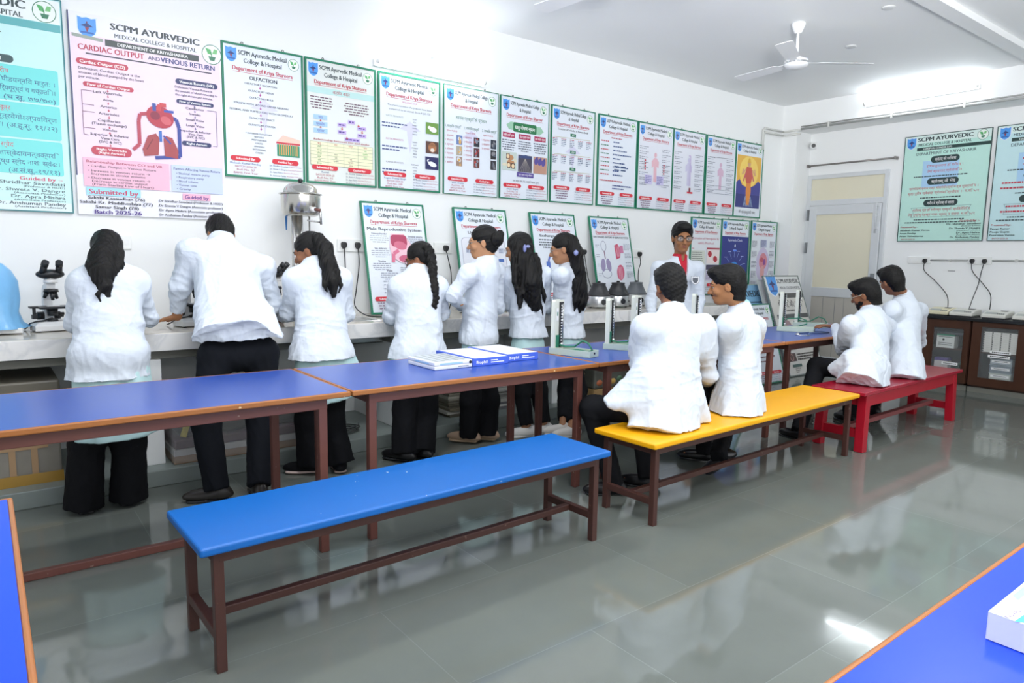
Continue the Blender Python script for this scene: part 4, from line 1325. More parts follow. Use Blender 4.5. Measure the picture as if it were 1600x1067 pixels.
for nm, y, lf, lb in ((['Akhilesh Kumar Verma', 'Aman Pandey', 'Aman Vishwakarma'], 3.39, True, 'large mint green chart on the back wall above the left socket'), (['Pawan Kumar', 'Pooja Gupta', 'Poornima Verma'], 2.445, False, 'large pale blue chart on the back wall cut off by the right edge')):
    poster(lb, back_art(nm, lf), (XW - 0.016, y, 1.645), rz=-math.pi / 2, fw=0.006, frame='#34504e', hooks=0, grp='large charts on the back wall')
f = MB()

# --- boards stacked against the wall in the corner
def gen_board(W, H, bgc, txts, seed=0, pal=('#3a3a3a',)):
    a = Art(W, H)
    a.rect(0, 0, W, H, bgc)
    return a
a = Art(0.80, 1.28)
a.rect(0, 0, 0.8, 1.28, '#d9d7d2')
a.rect(0.01, 0.01, 0.78, 0.22, '#e4e6e8')
shield(a, 0.16, 0.13, 0.2, 0.26)
a.text('SCPM AYURVEDIC', 0.53, 0.07, 0.06, '#3a4044', w=0.5, bold=0.05)
a.text('MEDICAL COLLEGE & HOSPITAL', 0.54, 0.16, 0.035, '#5a6064', w=0.46, bold=0.03)
a.rect(0.24, 0.235, 0.55, 0.06, '#55585a')
a.text('धी, धृति, और स्मृति', 0.46, 0.375, 0.075, '#4a4846', w=0.56, bold=0.02)
a.lines(0.32, 0.45, 0.36, 1, 0.03, '#5a5856', 0.02, 3)
a.rect(0.08, 0.505, 0.7, 0.055, '#55585a')
a.ell(0.24, 0.66, 0.10, 0.085, '#a48a90')
a.rect(0.24, 0.7, 0.06, 0.06, '#a48a90')
a.lines(0.4, 0.6, 0.3, 5, 0.035, '#5a5856', 0.016, 5)
a.rect(0.4, 0.78, 0.38, 0.05, '#55585a')
a.rect(0.08, 0.80, 0.22, 0.16, '#63605e')
a.ell(0.19, 0.9, 0.05, 0.04, '#bdb9b4')
a.lines(0.33, 0.85, 0.4, 3, 0.04, '#4a4846', 0.02, 6)
a.rect(0.06, 1.0, 0.18, 0.1, '#5a4a48')
a.ring(0.15, 1.05, 0.04, 0.045, 0.012, '#b08a84')
a.lines(0.27, 1.01, 0.48, 3, 0.032, '#55524f', 0.018, 8)
for u in (0.12, 0.45):
    a.rect(u, 1.14, 0.2, 0.035, '#4f6a66')
    a.lines(u + 0.04, 1.19, 0.12, 3, 0.022, '#77746f', 0.008, int(u * 50))
top = np.array([7.86, 5.0, 1.19])
bot = np.array([7.82, 4.55, 0.02])
poster('tall grey board headed SCPM AYURVEDIC leaning in the corner behind the last table', a, (8.04, 4.42, 0.006), rx=-0.36, rz=0, frame='#7f8a88', fw=0.012, grp='boards stacked in the corner', hooks=0)
a = Art(0.62, 1.22)
a.rect(0, 0, 0.62, 1.22, '#e2e4e6')
shield(a, 0.3, 0.16, 0.24, 0.24)
a.lines(0.1, 0.4, 0.4, 8, 0.06, '#7a6f74', 0.025, 4)
poster('white board with a blue shield just left of and behind the tall grey board', a, (7.95, 4.51, 0.006), rx=-0.36, frame='#c9cfcd', grp='boards stacked in the corner', hooks=0)
a = Art(0.75, 1.16)
a.rect(0, 0, 0.75, 1.16, '#86b9dc')
a.text('AYURVEDIC', 0.70, 0.115, 0.085, '#26303a', w=0.55, al='r', bold=0.05)
a.rect(0, 0.22, 0.75, 0.02, '#4a6a86')
a.text('& HOSPITAL', 0.86, 0.32, 0.085, '#26303a', w=0.42, al='r', bold=0.05)
a.rect(0.01, 0.42, 0.73, 0.72, '#dcdfe0')
a.lines(0.1, 0.5, 0.55, 9, 0.065, '#55505a', 0.03, 2)
poster('pale blue board lettered AYURVEDIC and HOSPITAL behind the seated person in profile', a, (7.44, 4.60, 0.006), rx=-0.36, frame='#9fb8b0', grp='boards stacked in the corner', hooks=0)
a = std()
a.lines(0.08, 0.26, 0.4, 9, 0.05, '#8a6f7a', 0.014, 12)
foot(a, None, 0.785)
poster('small green framed chart standing on the floor in front of the pale blue board', a, (7.05, 4.30, 0.006), rx=-0.30, grp='boards stacked in the corner', hooks=0)
# ---------------------------------------------------------------- blood pressure instruments
M_MINT = mat('#b9c8bc', 0.4, var=0.03)
M_GREEN = mat('#2f7d62', 0.45, var=0.05)
M_PANEL = mat('#d9ddd2', 0.4, var=0.02)
def bp_set(base_c, ang, label, mirror=False, hose=True):
    """open mercury instrument: a flat case with the scale standing up on its far end"""
    r = thing('blood_pressure_meter', label, 'blood pressure meter', (base_c[0], base_c[1], 0.7608), ang, 'blood pressure meters on the tables')
    L, Wd = 0.31, 0.115
    c = MB()
    t = 0.005
    c.box((-L / 2, -Wd / 2, 0), (L / 2, Wd / 2, t), M_MINT)
    c.box((-L / 2, -Wd / 2, t), (L / 2, -Wd / 2 + t, 0.042), M_MINT)
    c.box((-L / 2, Wd / 2 - t, t), (L / 2, Wd / 2, 0.042), M_MINT)
    c.box((-L / 2, -Wd / 2 + t, t), (-L / 2 + t, Wd / 2 - t, 0.042), M_MINT)
    c.box((L / 2 - t, -Wd / 2 + t, t), (L / 2, Wd / 2 - t, 0.042), M_MINT)
    c.build('case', r, bevel=0.002)
    MB().cyl((L / 2 - 0.001, 0, 0.025), (L / 2 + 0.004, 0, 0.025), 0.007, 0.007, M_BLACK, 12).build('case_latch', r)
    x0 = -L / 2 + 0.012
    col = MB()
    P = [(-Wd / 2 + 0.006, 0.03), (Wd / 2 - 0.006, 0.03), (Wd / 2 - 0.006, 0.34), (Wd / 2 - 0.012, 0.352), (-Wd / 2 + 0.012, 0.352), (-Wd / 2 + 0.006, 0.34)]
    vs = [(x0, y, z) for y, z in P] + [(x0 + 0.03, y, z) for y, z in P]
    n = len(P)
    col.add(vs, [tuple(range(n)), tuple(range(2 * n - 1, n - 1, -1))] + [(i, (i + 1) % n, n + (i + 1) % n, n + i) for i in range(n)], M_PANEL)
    lid = col.build('scale_lid', r, bevel=0.003)
    s = MB()
    xf = x0 + 0.0305
    yb = -Wd / 2 + 0.012
    s.box((xf, yb + 0.04, 0.045), (xf + 0.012, yb + 0.076, 0.34), M_BLACK)
    sc = s.build('scale_strip', r)
    s = MB()
    for k in range(13):
        s.box((xf + 0.012, yb + 0.046, 0.085 + k * 0.019), (xf + 0.0128, yb + 0.058, 0.094 + k * 0.019), M_LABEL)
    s.build('scale_marks', sc)
    MB().cyl((xf + 0.014, yb + 0.063, 0.075), (xf + 0.014, yb + 0.063, 0.33), 0.003, 0.003, M_CHROME, 8).build('mercury_tube', sc)
    MB().cyl((xf + 0.012, yb + 0.058, 0.05), (xf + 0.012, yb + 0.058, 0.072), 0.013, 0.011, M_CHROME, 14).build('reservoir', r)
    MB().box((xf, yb + 0.004, 0.045), (xf + 0.006, yb + 0.036, 0.125), M_GREEN).build('cuff_pocket', r)
    MB().box((xf, yb + 0.008, 0.22), (xf + 0.0008, yb + 0.032, 0.30), M_LABEL).box((xf + 0.0008, yb + 0.014, 0.25), (xf + 0.0013, yb + 0.026, 0.275), M_GREEN).build('maker_plate', r)
    if hose:
        h = MB()
        h.tube([(xf + 0.012, yb + 0.03, 0.06), (xf + 0.05, 0, 0.05), (0.0, 0.012, 0.054), (0.07, 0.0, 0.10), (0.12, -0.012, 0.085), (0.145, -0.01, 0.045), (0.11, 0.0, 0.03), (0.03, 0.01, 0.035), (-0.05, -0.015, 0.03)], 0.006, M_GREEN, 8)
        h.build('rubber_hose', r)
        MB().box((-0.09, -0.036, 0.006), (0.13, 0.036, 0.028), mat('#5b9a80', 0.6, var=0.1, bump=0.2)).build('folded_cuff', r, bevel=0.008)
    return r
pa, pb = at(857, 556, 2, 0.76), at(925, 556, 2, 0.76)
bp_set((3.03, 3.27), math.radians(-74), 'blood pressure meter at the right end of the table with the flat boxes')
bp_set((3.53, 3.27), math.radians(-58), 'blood pressure meter left of the seated person nearest the camera')
bp_set((3.93, 3.40), math.radians(-74), 'blood pressure meter behind the seated person nearest the camera, its top beside the ear')
bp_set((4.66, 3.42), math.radians(-60), 'blood pressure meter in front of the chest of the person in the red shirt')
bp_set((5.80, 3.33), math.radians(-66), 'blood pressure meter on the last table, nearer the boards', hose=False)
bp_set((6.35, 3.50), math.radians(-62), 'blood pressure meter on the last table under an outstretched hand', hose=True)
# its loose hose
t = thing('rubber_tube', 'loop of green rubber tube beside the outstretched hand on the last table', 'tube', (6.02, 3.50, 0.7608))
MB().tube([(-0.02, 0.10, 0.05), (0.0, 0.04, 0.09), (0.05, -0.05, 0.10), (0.08, -0.1, 0.08), (0.05, -0.12, 0.05), (-0.02, -0.08, 0.03), (-0.06, 0.0, 0.01), (-0.02, 0.05, 0.006)], 0.0055, M_GREEN).build('tube', t)

# flat boxes on the second table
def art_on(b, s, o, ux, vx, h, col, w=None, bold=0.03):
    g, fs = text_geo(s, min(bold, 0.01))
    x0, x1 = g[:, 0].min(), g[:, 0].max()
    sy = h / CAPH
    sx = w / (x1 - x0) if w else sy
    o, ux, vx = np.array(o), np.array(ux), np.array(vx)
    b.add([tuple(o + ux * (x - x0) * sx + vx * y * sy) for x, y in g], fs, mat(col, 0.4, var=0.01))
M_BOXB = mat('#4c6cd8', 0.4, var=0.03)
M_BOXW = mat('#eef0f4', 0.4, var=0.02)
def blue_box(x, y, rot, label):
    r = thing('flat_box', label, 'box', (x, y, 0.7608), rot, 'blue and white flat boxes')
    MB().box((-0.125, -0.21, 0), (0.125, 0.21, 0.044), M_BOXB).build('carton', r, bevel=0.002)
    MB().box((-0.105, -0.2, 0.0441), (0.12, 0.2, 0.0450), M_BOXW).build('top_label', r)
    f = MB()
    art_on(f, 'Biophil', (-0.1, -0.2106, 0.014), (1, 0, 0), (0, 0, 1), 0.018, '#ffffff', 0.075, 0.05)
    for k in range(2):
        f.box((0.0, -0.2108, 0.014 + k * 0.012), (0.05 + 0.045 * (1 - k), -0.2103, 0.02 + k * 0.012), M_BOXW)
    f.build('side_print', r)
blue_box(2.335, 3.43, math.radians(-1), 'blue and white flat box in the middle of the three on the table')
blue_box(2.60, 3.47, math.radians(-1), 'blue and white flat box rightmost of the three on the table')
r = thing('flat_box', 'grey and white flat box with a black clasp, leftmost of the three on the table', 'box', (2.075, 3.37, 0.7608), 0.0)
M_BOXG = mat('#c3c9cb', 0.4, var=0.08, scale=20)
MB().box((-0.125, -0.15, 0.0), (0.125, 0.15, 0.022), M_BOXW).build('lower_shell', r, bevel=0.005)
MB().box((-0.125, -0.15, 0.0225), (0.125, 0.15, 0.044), M_BOXW).build('upper_shell', r, bevel=0.005)
f = MB().box((-0.115, -0.14, 0.0441), (0.115, 0.14, 0.0447), M_BOXG)
for k in range(5):
    f.box((-0.1 + k * 0.044, -0.13, 0.0447), (-0.085 + k * 0.044, 0.13, 0.0451), mat('#9fa6a8', 0.4))
f.build('top_picture', r)
f = MB()
f.box((-0.09, -0.1508, 0.026), (0.06, -0.1502, 0.036), mat('#a9d3ee', 0.4))
f.box((0.03, -0.1508, 0.008), (0.10, -0.1502, 0.013), mat('#8a9098', 0.4))
f.box((-0.1258, -0.09, 0.026), (-0.1252, 0.07, 0.034), mat('#a9d3ee', 0.4))
f.build('side_print', r)
MB().cyl((0.112, -0.152, 0.03), (0.112, -0.149, 0.03), 0.009, 0.009, M_BLACK, 14).build('clasp', r)

# white carton in the near right corner
r = thing('carton', 'white carton with a light blue mark on the table across the lower right corner', 'carton', (1.31 + 0.17, 0.374 - 0.13, 0.7608))
MB().box((-0.17, -0.13, 0), (0.17, 0.13, 0.05), mat('#f6f7f8', 0.35, var=0.01)).build('carton_body', r, bevel=0.0015)
f = MB()
def bx(px, py):
    p = at(px, py, 2, 0.8110)
    return np.array([p[0] - 1.48, p[1] - 0.244, 0.0503])
q0, q1, q2 = bx(1577, 966), bx(1600, 953), bx(1573, 959)
du = (q1 - q0) / np.linalg.norm(q1 - q0)
dv = np.array([-du[1], du[0], 0])
art_on(f, 'NOVAL', q0, du, dv, 0.009, '#6a4a9a', 0.045, 0.0)
f.add([tuple(bx(*q)) for q in ((1585, 970.5), (1612, 975), (1640, 962), (1604, 958))], [(0, 1, 2, 3)], mat('#43b4e0', 0.35))
l1 = bx(1591, 938)
f.add([tuple(l1), tuple(l1 + np.array([0.15, 0, 0])), tuple(l1 + np.array([0.15, 0.012, 0])), tuple(l1 + np.array([0.012, 0.012, 0]))], [(0, 1, 2, 3)], mat('#9fd9ee', 0.35))
f.build('top_print', r)

# stethoscope on the last table
r = thing('stethoscope', 'stethoscope with grey blue tubing lying on the last table by the front edge', 'stethoscope', (5.55, 3.16, 0.7608))
m = mat('#5a6f9c', 0.35)
MB().tube([(0, 0, 0.006), (0.08, 0.05, 0.006), (0.2, 0.03, 0.006), (0.3, 0.06, 0.008), (0.42, 0.02, 0.006), (0.40, -0.06, 0.006), (0.28, -0.05, 0.006), (0.15, -0.02, 0.010), (0.05, -0.06, 0.006)], 0.005, m).build('tubing', r)
MB().lathe([(0.022, 0), (0.024, 0.006), (0.012, 0.014), (0.006, 0.02)], (-0.02, -0.005, 0.0), M_CHROME, 20).build('chest_piece', r)
MB().tube([(0.05, -0.06, 0.006), (-0.04, -0.09, 0.006), (-0.11, -0.07, 0.008)], 0.003, M_CHROME).build('ear_tube', r)
MB().tube([(0.05, -0.06, 0.006), (-0.03, -0.12, 0.006), (-0.10, -0.13, 0.008)], 0.003, M_CHROME).build('ear_tube', r)

# ---------------------------------------------------------------- microscopes
M_MICW = mat('#e9eaea', 0.35, var=0.02)
M_MICB = mat('#1f2226', 0.35, var=0.1)
def microscope(label):
    r = thing('microscope', label, 'microscope', (0, 0, CT + 0.001), 0, 'microscopes on the counter')
    bm = MB()
    P = [(-0.105, -0.10), (0.105, -0.10), (0.105, 0.04), (0.06, 0.12), (-0.06, 0.12), (-0.105, 0.04)]
    n = 6
    vs = [(x, y, 0.004) for x, y in P] + [(x, y, 0.036) for x, y in P] + [(x * 0.8, y * 0.82 + 0.01, 0.056) for x, y in P]
    bm.add(vs, [tuple(range(n))[::-1], tuple(range(2 * n, 3 * n))] + [(j * n + i, j * n + (i + 1) % n, (j + 1) * n + (i + 1) % n, (j + 1) * n + i) for j in (0, 1) for i in range(n)], M_MICW)
    bm.build('base', r, bevel=0.004)
    for x in (-0.085, 0.085):
        MB().cyl((x, -0.085, 0), (x, -0.085, 0.005), 0.012, 0.012, M_MICB, 12).build('foot', r)
    ar = MB()
    pts = [(0.085, 0.05), (0.105, 0.12), (0.10, 0.22), (0.06, 0.27), (0.0, 0.285), (-0.035, 0.285), (-0.035, 0.25), (0.0, 0.245), (0.045, 0.225), (0.055, 0.18), (0.05, 0.12), (0.035, 0.05)]
    n = len(pts)
    vs = [(-0.024, y, z) for y, z in pts] + [(0.024, y, z) for y, z in pts]
    fs = [(i, (i + 1) % n, n + (i + 1) % n, n + i) for i in range(n)]
    qs = [(0, 1, 10, 11), (1, 2, 9, 10), (2, 3, 8, 9), (3, 4, 7, 8), (4, 5, 6, 7)]
    fs += [q[::-1] for q in qs] + [tuple(i + n for i in q) for q in qs]
    ar.add(vs, fs, M_MICW)
    ar.build('arm', r, bevel=0.004)
    for sx in (-1, 1):
        k = MB().cyl((sx * 0.025, 0.065, 0.085), (sx * 0.06, 0.065, 0.085), 0.024, 0.024, M_MICB).cyl((sx * 0.06, 0.065, 0.085), (sx * 0.078, 0.065, 0.085), 0.013, 0.013, M_MICB).build('focus_knob', r)
    st = MB().box((-0.075, -0.105, 0.135), (0.085, 0.03, 0.148), M_MICB).box((-0.115, -0.05, 0.138), (-0.076, 0.0, 0.150), M_MICB).box((-0.10, -0.04, 0.085), (-0.085, -0.02, 0.138), M_MICB).box((-0.105, -0.046, 0.075), (-0.078, -0.014, 0.10), M_MICB)
    st.build('stage', r, bevel=0.002)
    MB().box((-0.03, -0.06, 0.1485), (0.035, -0.03, 0.151), M_MICW).build('slide_clip', r)
    MB().cyl((0, -0.03, 0.09), (0, -0.03, 0.134), 0.026, 0.03, M_MICB).cyl((0.03, -0.03, 0.1), (0.06, -0.03, 0.1), 0.009, 0.009, M_MICB, 10).build('condenser', r)
    MB().cyl((0, -0.03, 0.0565), (0, -0.03, 0.072), 0.03, 0.026, M_MICB).build('lamp_collector', r)
    MB().cyl((0, -0.03, 0.232), (0, -0.03, 0.25), 0.04, 0.036, M_MICB).build('nosepiece', r)
    for i, (dx, dy) in enumerate(((0.0, -0.02), (0.022, 0.012), (-0.022, 0.012))):
        MB().cyl((dx * 0.8, -0.03 + dy * 0.8, 0.233), (dx * 1.5, -0.03 + dy * 1.5, 0.185 + 0.006 * i), 0.014, 0.009, M_MICB, 14).build('objective', r)
    MB().cyl((0, -0.03, 0.2855), (0, -0.03, 0.305), 0.036, 0.036, M_MICW).cyl((0, -0.03, 0.305), (0, -0.03, 0.318), 0.032, 0.032, M_STEEL).build('head_collar', r)
    hd = MB()
    hd.ell((0, -0.035, 0.338), (0.075, 0.045, 0.03), M_MICB, 20, 10)
    hd.build('binocular_head', r)
    for sx in (-1, 1):
        a_, b_, c_ = Vector((sx * 0.042, -0.05, 0.345)), Vector((sx * 0.037, -0.085, 0.39)), Vector((sx * 0.034, -0.105, 0.412))
        MB().cyl(a_, b_, 0.019, 0.017, M_MICB).cyl(b_, c_, 0.020, 0.019, M_MICB).build('eyepiece', r)
    MB().tube([(0.06, 0.1, 0.03), (0.0, -0.01, 0.075), (-0.05, -0.06, 0.065), (-0.1, -0.09, 0.062), (-0.118, -0.04, 0.05), (-0.116, 0.05, 0.02), (-0.118, 0.1, 0.006)], 0.0045, M_MICB).build('power_cord', r)
    return r
mic = microscope('white and black microscope standing free left of the leftmost person')
mic.location = (0.325, 4.98, CT + 0.001)
mic.rotation_euler = (0, 0, 0.15)
dup(mic, 'microscope mostly hidden by the bending person, its side showing under the left arm', (1.09, 4.88, CT + 0.001), 0.2)
dup(mic, 'microscope hidden between the bending person and the person before the urn', (1.64, 4.93, CT + 0.001), 0.9)
dup(mic, 'microscope whose eyepieces show just left of the crossed arms', (2.80, 4.84, CT + 0.001), 1.5)
dup(mic, 'microscope hidden behind the person standing right of the crossed arms', (3.34, 4.84, CT + 0.001), 0.6)

# microscope under a blue dust cover at the left edge
r = thing('covered_microscope', 'microscope under a light blue plastic cover at the left edge of the photo', 'microscope', (0.10, 4.93, CT + 0.001))
MB().box((-0.2, -0.11, 0.004), (0.075, 0.11, 0.035), M_MICW).build('base', r, bevel=0.006)
M_COVER = mat('#7fbdec', 0.3, var=0.08, scale=12, bump=0.25, bscale=18)
cv = MB()
n = 40
rings = []
for z, w, d, ox in ((0.03, 0.165, 0.15, -0.06), (0.06, 0.14, 0.13, -0.06), (0.12, 0.125, 0.12, -0.06), (0.20, 0.125, 0.115, -0.055), (0.30, 0.12, 0.105, -0.055), (0.36, 0.10, 0.08, -0.06), (0.40, 0.075, 0.06, -0.07), (0.415, 0.03, 0.03, -0.075)):
    rg = []
    for i in range(n):
        t = 2 * math.pi * i / n
        q = 1 + 0.045 * math.sin(5 * t + z * 9) + 0.03 * math.sin(9 * t - z * 14) + (0.10 * max(0, math.sin(3 * t + 0.4)) if z < 0.05 else 0)
        rg.append((ox + w * q * math.cos(t), d * q * math.sin(t), z))
    rings.append(rg)
cv.add([p for g in rings for p in g], [(j * n + i, j * n + (i + 1) % n, (j + 1) * n + (i + 1) % n, (j + 1) * n + i) for j in range(len(rings) - 1) for i in range(n)] + [tuple(range((len(rings) - 1) * n, len(rings) * n))], M_COVER, True)
cv.build('dust_cover', r)

# ---------------------------------------------------------------- centrifuges
M_DOME = mat('#2c2e31', 0.45, var=0.08)
M_DOMEG = mat('#686d72', 0.45, var=0.05)
M_BRUSH = mat('#b9bbbc', 0.28, 0.85, var=0.06, scale=40, stretch=(1, 1, 0.05))
def centrifuge(x, y, dome, bodym, label):
    r = thing('centrifuge', label, 'centrifuge', (x, y, CT + 0.001), 0.35, 'centrifuges on the counter')
    r.scale = (0.82, 0.82, 0.88)
    MB().lathe([(0.14, 0.012), (0.142, 0.018), (0.142, 0.125), (0.135, 0.132)], (0, 0, 0), bodym, 36).build('housing', r)
    for k in range(3):
        t = k * 2.1 + 0.5
        MB().cyl((0.11 * math.cos(t), 0.11 * math.sin(t), 0), (0.11 * math.cos(t), 0.11 * math.sin(t), 0.0125), 0.015, 0.015, M_BLACK, 10).build('foot', r)
    MB().lathe([(0.137, 0.1325), (0.137, 0.145), (0.125, 0.16), (0.078, 0.255), (0.082, 0.262), (0.082, 0.275), (0.03, 0.279), (0.0, 0.279)], (0, 0, 0), dome, 36).build('dome', r)
    MB().cyl((0, 0, 0.2785), (0, 0, 0.296), 0.022, 0.018, M_BLACK, 16).build('lid_knob', r)
    d = Vector((-0.62, -0.78, 0)).normalized()
    MB().cyl(d * 0.1405 + Vector((0, 0, 0.07)), d * 0.155 + Vector((0, 0, 0.07)), 0.032, 0.028, M_BLACK, 20).build('speed_dial', r)
    d2 = Vector((0.1, -1, 0)).normalized()
    MB().cyl(d2 * 0.1405 + Vector((0, 0, 0.07)), d2 * 0.147 + Vector((0, 0, 0.07)), 0.01, 0.01, M_BLACK, 12).build('power_switch', r)
centrifuge(4.80, 4.84, M_DOME, M_BRUSH, 'black domed centrifuge leftmost of the three on the counter')
centrifuge(5.08, 4.85, M_DOME, M_BRUSH, 'black domed centrifuge in the middle of the three on the counter')
centrifuge(5.40, 4.90, M_DOMEG, mat('#d6d8d8', 0.4, 0.2), 'grey domed centrifuge beside the person in the red shirt')

# ---------------------------------------------------------------- steel water urn on a stand
M_URN = mat('#c4c2bc', 0.16, 0.95, var=0.05)
r = thing('water_urn', 'stainless steel water urn on a pipe stand on the counter', 'water urn', (1.87, 4.95, CT + 0.001))
uz = 1.655 - CT
MB().lathe([(0.10, uz), (0.125, uz + 0.01), (0.135, uz + 0.03), (0.138, uz + 0.145), (0.138, uz + 0.155)], (0, 0, 0), M_URN, 40).build('bowl', r)
MB().lathe([(0.152, uz + 0.1555), (0.152, uz + 0.160), (0.122, uz + 0.165), (0.112, uz + 0.20), (0.085, uz + 0.225), (0.04, uz + 0.236), (0.0, uz + 0.238)], (0, 0, 0), M_URN, 40).build('lid', r)
MB().lathe([(0.008, uz + 0.238), (0.018, uz + 0.25), (0.017, uz + 0.264), (0.0, uz + 0.27)], (0, 0, 0), M_BLACK, 18).build('lid_knob', r)
MB().cyl((-0.03, 0, 0.0), (-0.03, 0, uz), 0.045, 0.04, M_URN, 28).build('pedestal', r)
MB().cyl((0.085, 0.06, 0), (0.085, 0.06, uz + 0.12), 0.007, 0.007, M_STEEL, 10).cyl((-0.07, -0.03, 0), (-0.06, -0.03, uz), 0.012, 0.012, M_STEEL, 10).build('support_rod', r)
tp = MB()
tp.cyl((0.03, -0.125, uz + 0.045), (0.045, -0.155, uz + 0.045), 0.018, 0.018, M_MICW, 14)
tp.cyl((0.045, -0.155, uz + 0.045), (0.07, -0.19, uz + 0.04), 0.012, 0.010, mat('#6b4038', 0.4), 12)
tp.cyl((0.072, -0.18, uz + 0.05), (0.075, -0.185, uz - 0.06), 0.008, 0.008, M_STEEL, 10)
tp.cyl((0.075, -0.185, uz - 0.045), (-0.02, -0.17, uz - 0.035), 0.006, 0.006, M_STEEL, 8)
tp.build('tap', r)
MB().add([(-0.105, 0.04, uz - 0.0), (-0.085, 0.04, uz), (-0.09, 0.04, uz - 0.10), (-0.1, 0.04, uz - 0.10)], [(0, 1, 2, 3)], mat('#2f6fb0', 0.5)).build('blue_tag', r)

# ---------------------------------------------------------------- sockets, plugs and cords
M_PLATE = mat('#eef0ee', 0.35, var=0.015)
M_CORD = mat('#1b1c1e', 0.45, var=0.1)
def plate(x0, x1, z0, z1, label, wall='L', holes=3):
    cx, cz = (x0 + x1) / 2, (z0 + z1) / 2
    r = thing('socket_plate', label, 'socket', (cx, YW - 0.0005, cz) if wall == 'L' else (XW - 0.0005, cx, cz), 0 if wall == 'L' else -math.pi / 2)
    h, k = abs(x1 - x0) / 2, (z1 - z0) / 2
    MB().box((-h, -0.016, -k), (h, 0, k), M_PLATE).build('plate', r, bevel=0.004)
    for i in range(holes):
        x = -h + (i + 0.5) * 2 * h / holes
        MB().box((x - 0.011, -0.0185, -0.016), (x + 0.011, -0.0155, 0.016), M_WH).build('switch', r, bevel=0.001)
    return r
def plug(p, nrm, cord, label):
    r = thing('plug', label, 'plug', p)
    n = Vector(nrm)
    f = MB()
    M = n.to_track_quat('Z', 'Y').to_matrix().to_4x4()
    M.translation = Vector((0, 0, 0))
    up = Vector((0, 0, 1))
    side = n.cross(up)
    hx = [(-0.024, 0.014), (-0.014, 0.026), (0.014, 0.026), (0.024, 0.014), (0.022, -0.012), (0.008, -0.03), (-0.008, -0.03), (-0.022, -0.012)]
    k = len(hx)
    vs = [side * a + up * b + n * 0.0 for a, b in hx] + [side * a * 0.8 + up * b * 0.8 + n * 0.035 for a, b in hx]
    f.add(vs, [tuple(range(k)), tuple(range(2 * k - 1, k - 1, -1))] + [(i, k + i, k + (i + 1) % k, (i + 1) % k) for i in range(k)], M_CORD)
    f.build('plug_body', r, bevel=0.003)
    q = [Vector(c) - Vector(p) for c in cord]
    # smooth the cord through its points
    P = [n * 0.018 + up * -0.026] + q
    S = []
    for i in range(len(P) - 1):
        a0, a1, a2, a3 = P[max(i - 1, 0)], P[i], P[i + 1], P[min(i + 2, len(P) - 1)]
        for j in range(8):
            t = j / 8
            S.append(0.5 * ((2 * a1) + (a2 - a0) * t + (2 * a0 - 5 * a1 + 4 * a2 - a3) * t * t + (3 * a1 - a0 - 3 * a2 + a3) * t ** 3))
    S.append(P[-1])
    MB().tube(S, 0.0045, M_CORD, 7).build('cord', r)
    return r
plate(0.755, 0.815, 1.40, 1.49, 'white switch plate on the left wall above the shoulder of the leftmost person', holes=1)
plate(2.27, 2.51, 1.41, 1.51, 'white socket plate with two plugs right of the steel urn', holes=4)
plate(3.165, 3.345, 1.41, 1.505, 'white socket plate between the first two leaning charts', holes=2)
plate(4.83, 4.985, 1.41, 1.50, 'white socket plate left of the respiratory chart', holes=2)
plate(5.70, 5.86, 1.40, 1.49, 'white socket plate between the respiratory chart and the person in the red shirt', holes=2)
yp = YW - 0.018
NL = (0, -1, 0)
z0 = CT + 0.006
plug((2.318, yp, 1.462), NL, [(2.318, yp - 0.03, 1.30), (2.31, yp - 0.05, 1.1), (2.2, 5.12, 0.95), (2.05, 5.11, z0)], 'black plug in the double socket, the one nearer the steel urn')
plug((2.437, yp, 1.462), NL, [(2.437, yp - 0.03, 1.30), (2.40, yp - 0.05, 1.10), (2.36, 5.12, 0.98), (2.40, 5.0, z0 + 0.002), (2.46, 4.8, z0 + 0.002)], 'black plug nearer the leaning charts in the double socket')
plug((3.276, yp, 1.455), NL, [(3.29, yp - 0.04, 1.33), (3.30, yp - 0.06, 1.22), (3.22, 5.05, 1.0), (3.16, 5.0, z0)], 'black plug in the socket between the first two leaning charts')
plug((4.95, yp, 1.45), NL, [(4.955, yp - 0.03, 1.35), (5.0, yp - 0.03, 1.18), (4.98, 5.1, 1.0), (4.9, 5.1, z0)], 'black plug left of the respiratory chart')
plug((5.79, yp, 1.44), NL, [(5.79, yp - 0.03, 1.34), (5.75, yp - 0.04, 1.25), (5.76, 5.19, 1.08), (5.80, 5.18, z0)], 'black plug left of the person in the red shirt')
# back wall
plate(3.45, 3.70, 1.385, 1.465, 'old white socket plate under the mint green chart', 'R', holes=4)
plate(2.83, 3.065, 1.385, 1.47, 'white double socket plate under the gap between the large back charts', 'R', holes=4)
NR = (-1, 0, 0)
xp = XW - 0.018
zc = 0.90
plug((xp, 3.505, 1.417), NR, [(xp - 0.03, 3.49, 1.30), (xp - 0.03, 3.36, 1.18), (xp - 0.06, 3.22, 1.03), (xp - 0.08, 3.19, 0.897)], 'black plug under the mint green chart')
plug((xp, 3.015, 1.42), NR, [(xp - 0.03, 2.99, 1.30), (xp - 0.03, 2.87, 1.16), (xp - 0.05, 2.79, 1.05), (xp - 0.08, 2.775, 0.897)], 'left of the two black plugs in the double socket on the back wall')
plug((xp, 2.895, 1.42), NR, [(xp - 0.04, 2.905, 1.30), (xp - 0.05, 2.92, 1.16), (xp - 0.07, 2.95, 1.02), (xp - 0.08, 2.975, 0.897)], 'right of the two black plugs in the double socket on the back wall')

